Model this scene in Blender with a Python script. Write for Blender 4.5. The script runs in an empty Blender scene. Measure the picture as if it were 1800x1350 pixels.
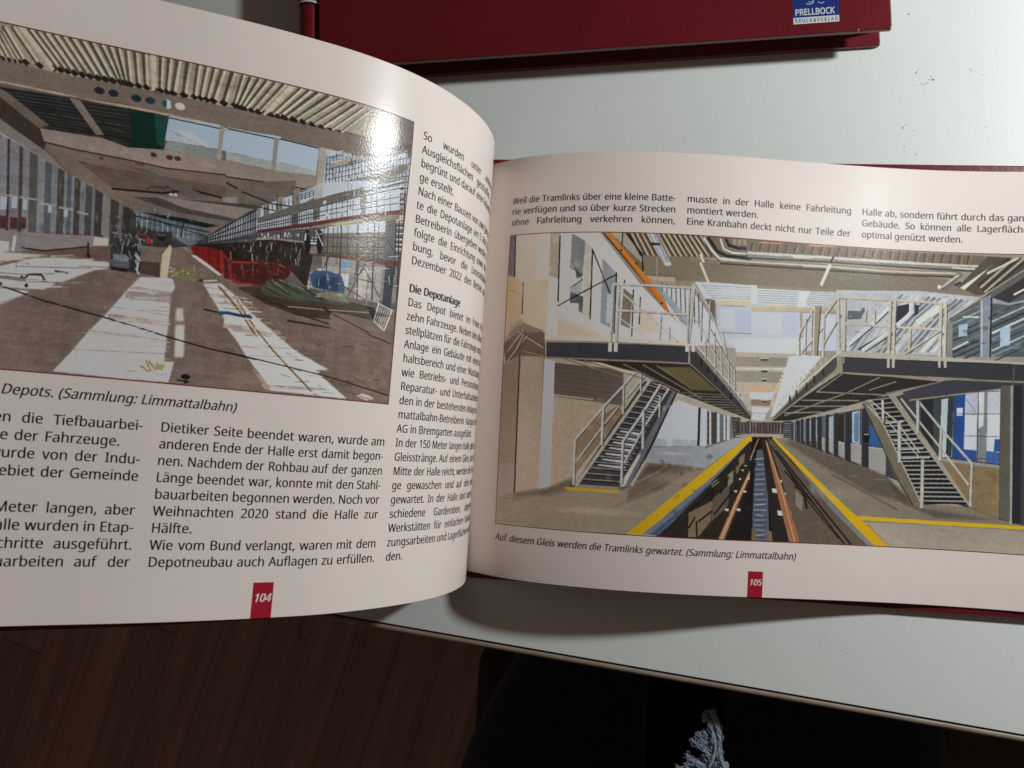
import bpy, bmesh, math, random
import numpy as np
from mathutils import Vector, Matrix, Euler
random.seed(7); rng = np.random.default_rng(7)
sc = bpy.context.scene
C = sc.collection
R = math.radians
# ------------------------------------------------------------------ units: everything below is laid out in millimetres
TZ = 757.0                                            # height of the book gutter over the floor (mm)
TABLE = -7.0                                          # table surface in book coordinates
def V(x, y, z): return (x/1000.0, y/1000.0, (z+TZ)/1000.0)
# ------------------------------------------------------------------ camera
cd = bpy.data.cameras.new('camera'); cam = bpy.data.objects.new('camera', cd); C.objects.link(cam)
cam.location = V(52.904, 58.813, 320.028); cam.rotation_euler = (0.06374, 0.11332, 0.05252)
cd.sensor_width = 36.0; cd.lens = 1381.17/1800*36; cd.clip_start = 0.005; cd.clip_end = 60
cd.dof.use_dof = True; cd.dof.focus_distance = 0.262; cd.dof.aperture_fstop = 23
sc.camera = cam
# ------------------------------------------------------------------ room light and the one lamp
w = bpy.data.worlds.new('World'); sc.world = w; w.use_nodes = True
bg = w.node_tree.nodes['Background']; bg.inputs[0].default_value = (1.0, 0.70, 0.52, 1); bg.inputs[1].default_value = 0.062
ld = bpy.data.lights.new('desk_lamp_light', 'POINT'); ld.energy = 9.7; ld.shadow_soft_size = 0.020; ld.color = (0.97, 0.985, 0.975)
lo = bpy.data.objects.new('desk_lamp_light', ld); C.objects.link(lo); lo.location = V(484, 308, 272)
sc.view_settings.view_transform = 'Standard'; sc.view_settings.look = 'None'; sc.view_settings.exposure = 0.0; sc.view_settings.gamma = 1.0
# ------------------------------------------------------------------ materials
def mat(name, col, rough=0.5, spec=0.5, noise=None, bump=None, coat=0.0, coat_rough=0.1, sheen=0.0):
    m = bpy.data.materials.new(name); m.use_nodes = True; nt = m.node_tree; p = nt.nodes['Principled BSDF']
    p.inputs['Base Color'].default_value = (*col, 1); p.inputs['Roughness'].default_value = rough
    p.inputs['Specular IOR Level'].default_value = spec; p.inputs['Coat Weight'].default_value = coat
    p.inputs['Coat Roughness'].default_value = coat_rough; p.inputs['Sheen Weight'].default_value = sheen
    tc = nt.nodes.new('ShaderNodeTexCoord')
    if noise:                                         # (scale, other colour, contrast lo, hi, detail)
        n = nt.nodes.new('ShaderNodeTexNoise'); n.inputs['Scale'].default_value = noise[0]; n.inputs['Detail'].default_value = noise[4] if len(noise) > 4 else 4
        r = nt.nodes.new('ShaderNodeValToRGB'); r.color_ramp.elements[0].position = noise[2]; r.color_ramp.elements[1].position = noise[3]
        r.color_ramp.elements[0].color = (*col, 1); r.color_ramp.elements[1].color = (*noise[1], 1)
        nt.links.new(tc.outputs['Object'], n.inputs['Vector']); nt.links.new(n.outputs['Fac'], r.inputs['Fac']); nt.links.new(r.outputs['Color'], p.inputs['Base Color'])
    if bump:                                          # (scale, strength, distance in m)
        n = nt.nodes.new('ShaderNodeTexNoise'); n.inputs['Scale'].default_value = bump[0]; n.inputs['Detail'].default_value = 3
        b = nt.nodes.new('ShaderNodeBump'); b.inputs['Strength'].default_value = bump[1]; b.inputs['Distance'].default_value = bump[2]
        nt.links.new(tc.outputs['Object'], n.inputs['Vector']); nt.links.new(n.outputs['Fac'], b.inputs['Height']); nt.links.new(b.outputs['Normal'], p.inputs['Normal'])
        if coat: nt.links.new(b.outputs['Normal'], p.inputs['Coat Normal'])
    return m
PAPER = mat('glossy_paper', (0.85, 0.762, 0.712), 0.27, 0.36, noise=(60, (0.83, 0.747, 0.697), .3, .7), bump=(1500, .10, .0001))
BLOCK = mat('page_edges', (0.34, 0.27, 0.22), 0.7, 0.3, bump=(900, .5, .0003))  # paper edges toned dark brown, shade between the boards put into the colour
INK = mat('black_ink', (0.012, 0.012, 0.014), 0.33, 0.4)
WHITE_INK = mat('white_ink', (0.78, 0.74, 0.70), 0.3, 0.4)
RED_INK = mat('red_ink', (0.40, 0.012, 0.032), 0.28, 0.4)
RULE_INK = mat('dark_red_rule', (0.17, 0.012, 0.02), 0.3, 0.4)
COVER = mat('red_cover', (0.145, 0.009, 0.016), 0.30, 0.5, noise=(25, (0.12, 0.0072, 0.013), .35, .7), bump=(420, .35, .0003))
SPINE_M = mat('red_spine', (0.14, 0.008, 0.014), 0.26, 0.5, noise=(25, (0.12, 0.007, 0.012), .35, .7), bump=(400, .15, .0002))
BLUE = mat('blue_print', (0.012, 0.035, 0.20), 0.3, 0.4)
LABEL_WHITE = mat('white_print', (0.62, 0.66, 0.68), 0.3, 0.4)
GREEN = mat('green_print', (0.05, 0.075, 0.035), 0.3, 0.4, noise=(150, (0.12, 0.13, 0.09), .4, .6))
NAVY = mat('navy_print', (0.015, 0.03, 0.06), 0.3, 0.4)
TABLE_M = mat('grey_laminate', (0.74, 0.785, 0.77), 0.42, 0.30, noise=(6, (0.715, 0.765, 0.75), .35, .65), bump=(1000, .18, .0003))
_nt = TABLE_M.node_tree; _p = _nt.nodes['Principled BSDF']; _n = _nt.nodes.new('ShaderNodeTexNoise'); _n.inputs['Scale'].default_value = 22; _n.inputs['Detail'].default_value = 6; _n.inputs['Roughness'].default_value = .65
_r = _nt.nodes.new('ShaderNodeMapRange'); _r.inputs['From Min'].default_value = .3; _r.inputs['From Max'].default_value = .7; _r.inputs['To Min'].default_value = .34; _r.inputs['To Max'].default_value = .50    # wiped and smeared patches
_t = _nt.nodes.new('ShaderNodeTexCoord'); _nt.links.new(_t.outputs['Object'], _n.inputs['Vector']); _nt.links.new(_n.outputs['Fac'], _r.inputs['Value']); _nt.links.new(_r.outputs['Result'], _p.inputs['Roughness'])
EDGE = mat('beige_edging', (0.33, 0.27, 0.21), 0.42, 0.4, noise=(120, (0.27, 0.215, 0.165), .35, .65))
DARK = mat('dark_groove', (0.02, 0.017, 0.015), 0.8)
SCUFF = mat('dark_scuff', (0.12, 0.11, 0.12), 0.7)
CRUMB = mat('pale_crumb', (0.8, 0.8, 0.76), 0.6)
WOODLEG = mat('grey_metal', (0.25, 0.25, 0.25), 0.4)
# ------------------------------------------------------------------ mesh helpers
def obj(name, verts, faces, m, parent=None, smooth=False, uvs=None):
    me = bpy.data.meshes.new(name); me.from_pydata([tuple(v) for v in verts], [], [tuple(f) for f in faces]); me.validate(); me.update()
    if m: me.materials.append(m)
    if smooth: me.polygons.foreach_set('use_smooth', [True]*len(me.polygons))
    if uvs is not None:
        l = me.uv_layers.new(name='UVMap'); idx = np.empty(len(me.loops), int); me.loops.foreach_get('vertex_index', idx)
        l.data.foreach_set('uv', np.asarray(uvs)[idx].ravel())
    o = bpy.data.objects.new(name, me); C.objects.link(o)
    if parent is not None: o.parent = parent; o.matrix_parent_inverse = parent.matrix_world.inverted()
    return o
def tag(o, label=None, cat=None, group=None, kind=None):
    for k, v in (('label', label), ('category', cat), ('group', group), ('kind', kind)):
        if v: o[k] = v
    return o
def thing(name, loc, label, cat, group=None):
    o = bpy.data.objects.new(name, None); C.objects.link(o); o.location = loc; o.empty_display_size = .02
    bpy.context.view_layer.update()
    return tag(o, label, cat, group)
def box(x0, x1, y0, y1, z0, z1, xf=lambda x, y, z: V(x, y, z), bev=0.0):
    bm = bmesh.new(); bmesh.ops.create_cube(bm, size=1)
    for v in bm.verts: v.co = Vector(((x0+x1)/2+v.co.x*(x1-x0), (y0+y1)/2+v.co.y*(y1-y0), (z0+z1)/2+v.co.z*(z1-z0)))
    if bev: bmesh.ops.bevel(bm, geom=bm.edges[:], offset=bev, segments=3, profile=.5, affect='EDGES')
    vs = [xf(*v.co) for v in bm.verts]; bm.verts.index_update(); fs = [[v.index for v in f.verts] for f in bm.faces]; bm.free(); return vs, fs
def join(*parts):
    vs, fs = [], []
    for v, f in parts:
        n = len(vs); vs += list(v); fs += [[i+n for i in a] for a in f]
    return vs, fs
def ribbon(pts, t, y0, y1, xf=lambda x, y, z: V(x, y, z)):
    """extrude a thick polyline in the xz plane along y (closed solid)"""
    pts = np.array(pts, float); d = np.gradient(pts, axis=0); n = np.stack([-d[:, 1], d[:, 0]], 1); n /= np.linalg.norm(n, axis=1)[:, None]
    a = pts; b = pts-n*t; ring = np.vstack([a, b[::-1]]); k = len(ring)
    vs = [xf(x, y0, z) for x, z in ring]+[xf(x, y1, z) for x, z in ring]
    fs = [[i, (i+1) % k, k+(i+1) % k, k+i] for i in range(k)]
    m = len(pts)
    for o_ in (0, k):
        for i in range(m-1): fs.append([o_+i, o_+i+1, o_+k-2-i, o_+k-1-i])
    return vs, fs
def quadsheet(nu, nv, off=0):
    return [[off+i*nv+j, off+(i+1)*nv+j, off+(i+1)*nv+j+1, off+i*nv+j+1] for i in range(nu-1) for j in range(nv-1)]
# ------------------------------------------------------------------ the two curved page surfaces (developed coordinates u from the gutter, v from the foot)
H = 170.0; W = 235.85
MARG, COL, GAP = 14.8918, 66.1289, 4.35469; MARGL = MARG-1.63476
ROW1, PITCH = 150.30523, 4.52455
KN = [0, 8, 18, 32, 50, 75, 110, 160, 250]
THR = [0.42885, 0.65153, 0.43903, 0.21552, 0.08388, -0.07578, -0.23385, -0.18096, 0.164]
THL = [1.90833, 1.83325, 1.71897, 1.50473, 1.26604, 0.98456, 0.61565, 0.46556, 0.60307]
TK = [0, 40, 80, 120, 160, 200, 260]
TW = np.array([[0.37421, 1.88522, 2.61184, 1.45769, -1.25192, -2.5854, -3.46927], [0.07019, 0.56811, 0.84027, -0.06516, -1.72838, -2.25333, -2.45953],
      [-0.13856, -0.27657, 0.03402, 0.97414, 2.04341, 2.74021, 3.24981], [-0.16838, -0.1767, 0.71889, 1.59887, 2.79083, 3.68638, 4.05624],
      [-4.692, -4.30635, -3.50399, -2.1783, -1.02499, -0.18394, 0.66155]])
SS = np.arange(0, 251, 1.0)
def profile(th):
    t = np.convolve(np.pad(np.interp(SS, KN, th), 4, mode='edge'), np.ones(9)/9, 'valid')
    return np.concatenate([[0], np.cumsum(np.cos(t[:-1]))]), np.concatenate([[0], np.cumsum(np.sin(t[:-1]))])
PR, PL = profile(THR), profile(THL)
def sm(x, xp, fp):                                     # smooth interpolation of a dense table
    h = .8; return (np.interp(x-h, xp, fp)+2*np.interp(x, xp, fp)+np.interp(x+h, xp, fp))/4
def surf(side, u, v):
    u = np.asarray(u, float); v = np.asarray(v, float); w_ = 2*v/H-1
    T = [np.interp(SS, TK, t) for t in TW]; T = [np.convolve(np.pad(t, 12, mode='edge'), np.ones(25)/25, 'valid') for t in T]
    T = [np.interp(u, SS, t) for t in T]
    if side == 'R': return np.stack([sm(u, SS, PR[0]), v+0*u, sm(u, SS, PR[1])+(w_*w_-.33)*T[4]], -1)
    bulge = .95*np.exp(-((v-147)/17)**2-((u-93)/38)**2)    # slight buckle added near the upper inner part to shorten the glare
    return np.stack([-sm(u, SS, PL[0])+w_*T[0]+bulge*.7, v+T[3], sm(u, SS, PL[1])+w_*T[1]+(w_*w_-.33)*T[2]+bulge*.7], -1)
def normal(side, u, v):
    e = 1.0; a = surf(side, u+e, v)-surf(side, u-e, v); b = surf(side, u, v+e)-surf(side, u, v-e)
    n = np.cross(a, b) if side == 'R' else np.cross(b, a)
    return n/np.linalg.norm(n, axis=-1, keepdims=True)
def lift(side, u, v, d):
    u = np.asarray(u, float); v = np.asarray(v, float)
    P = surf(side, u, v)+normal(side, np.clip(u, 1.0, 248), v)*d
    P[..., 2] += TZ; return P/1000.0
def sheet(side, u0, u1, v0, v1, d, du=1.0, dv=5.0):
    nu = max(2, int(abs(u1-u0)/du)+1); nv = max(2, int((v1-v0)/dv)+1)
    U, Vv = np.meshgrid(np.linspace(u0, u1, nu), np.linspace(v0, v1, nv), indexing='ij')
    P = lift(side, U.ravel(), Vv.ravel(), d)
    a = (U.ravel()-u0)/(u1-u0); b = (Vv.ravel()-v0)/(v1-v0)
    fs = quadsheet(nu, nv)
    if side == 'L': fs = [f[::-1] for f in fs]
    return P, fs, np.stack([a, b], 1), nu, nv
def slab(side, u0, u1, v0, v1, d0, d1, du=2.0, dv=10.0):
    """a closed curved slab between two offsets of the page surface"""
    P, f, uv, nu, nv = sheet(side, u0, u1, v0, v1, d0, du, dv); Q = sheet(side, u0, u1, v0, v1, d1, du, dv)[0]; n = len(P)
    vs = np.vstack([P, Q]); fs = list(f)+[[i+n for i in a[::-1]] for a in f]
    rim = [(i*nv, (i+1)*nv) for i in range(nu-1)]+[((nu-1)*nv+j, (nu-1)*nv+j+1) for j in range(nv-1)]+[((i+1)*nv+nv-1, i*nv+nv-1) for i in range(nu-1)]+[(j+1, j) for j in range(nv-1)]
    vs = list(vs)
    for a, b in rim:
        k = len(vs); vs += [vs[a], vs[a+n], vs[b+n], vs[b]]; fs.append([k, k+1, k+2, k+3] if side == 'R' else [k, k+3, k+2, k+1])
    return vs, fs
# ------------------------------------------------------------------ lettering
_cache = {}
FONT = None
try:                                                   # a plain humanist sans that ships with Blender; its built-in font otherwise
    import os
    FONT = bpy.data.fonts.load(os.path.join(bpy.utils.system_resource('DATAFILES'), 'fonts', 'NotoSansHebrew-Regular.woff2'))
except Exception: FONT = None
def word_mesh(wd, bold=0.0, res=2):
    k = (wd, bold)
    if k in _cache: return _cache[k]
    cu = bpy.data.curves.new('t', 'FONT'); cu.body = wd; cu.size = 1.0; cu.offset = bold; cu.resolution_u = res; cu.fill_mode = 'FRONT'
    if FONT: cu.font = FONT
    o = bpy.data.objects.new('t', cu); C.objects.link(o)
    dg = bpy.context.evaluated_depsgraph_get(); dg.update(); me = o.evaluated_get(dg).to_mesh()
    co = np.empty(len(me.vertices)*3); me.vertices.foreach_get('co', co); co = co.reshape(-1, 3)[:, :2].copy()
    fs = [list(p.vertices) for p in me.polygons]
    o.evaluated_get(dg).to_mesh_clear(); bpy.data.objects.remove(o); bpy.data.curves.remove(cu)
    _cache[k] = (co, fs, co[:, 0].max()+.03); return _cache[k]
CAP = 1.0
CAP = word_mesh('H')[0][:, 1].max()                  # cap height of one em: sizes below are cap heights
def set_line(text, x0, x1, y, size, just=True, italic=False, bold=-.004, kx=.90, space=.25, center=False, gap=None):
    """words of one printed line as flat 2D outlines; returns list of (points, faces)"""
    size = size/CAP; ws = [word_mesh(t, bold*CAP/.7) for t in text.split()]; L = x1-x0; n = len(ws); tot = sum(a[2] for a in ws)*size
    k = kx; sp = space*size*k
    need = tot*k+(n-1)*sp
    if need > L or (not just and False): k *= L/need; sp *= L/need
    if just and n > 1: sp = (L-tot*k)/(n-1)
    elif just: k = L/tot
    if center: x0 = (x0+x1)/2-(tot*k+(n-1)*sp)/2
    if gap is not None: k = kx; sp = gap; x0 = x1-tot*k-(n-1)*sp    # set flush right with a fixed word gap
    out = []; x = x0
    for co, fs, wd in ws:
        X = co[:, 0]*size*k; Y = co[:, 1]*size
        if italic: X = X+Y*.21
        out.append((np.stack([x+X, y+Y], 1), fs)); x += wd*size*k+sp
    return out
def print_block(name, side, lines, m, parent, d=.055, z=None):
    """wrap 2D outlines (x from the gutter-side origin) on the page"""
    vs, fs, n = [], [], 0
    dd = []
    for sh, dz in ((0, 0), (.085, .004)) if m is INK else ((0, 0),):    # ink spread: a second, slightly shifted impression
        for grp in lines:
            for p, f in grp:
                vs.append(p+[sh-.04, 0]); fs += [[i+n for i in a] for a in f]; n += len(p); dd += [d+dz]*len(p)
    P2 = np.vstack(vs)
    P = lift(side, P2[:, 0] if side == 'R' else -P2[:, 0], P2[:, 1], np.array(dd)[:, None])
    return obj(name, P, fs, m, parent)
def row(k): return ROW1-(k-1)*PITCH
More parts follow.
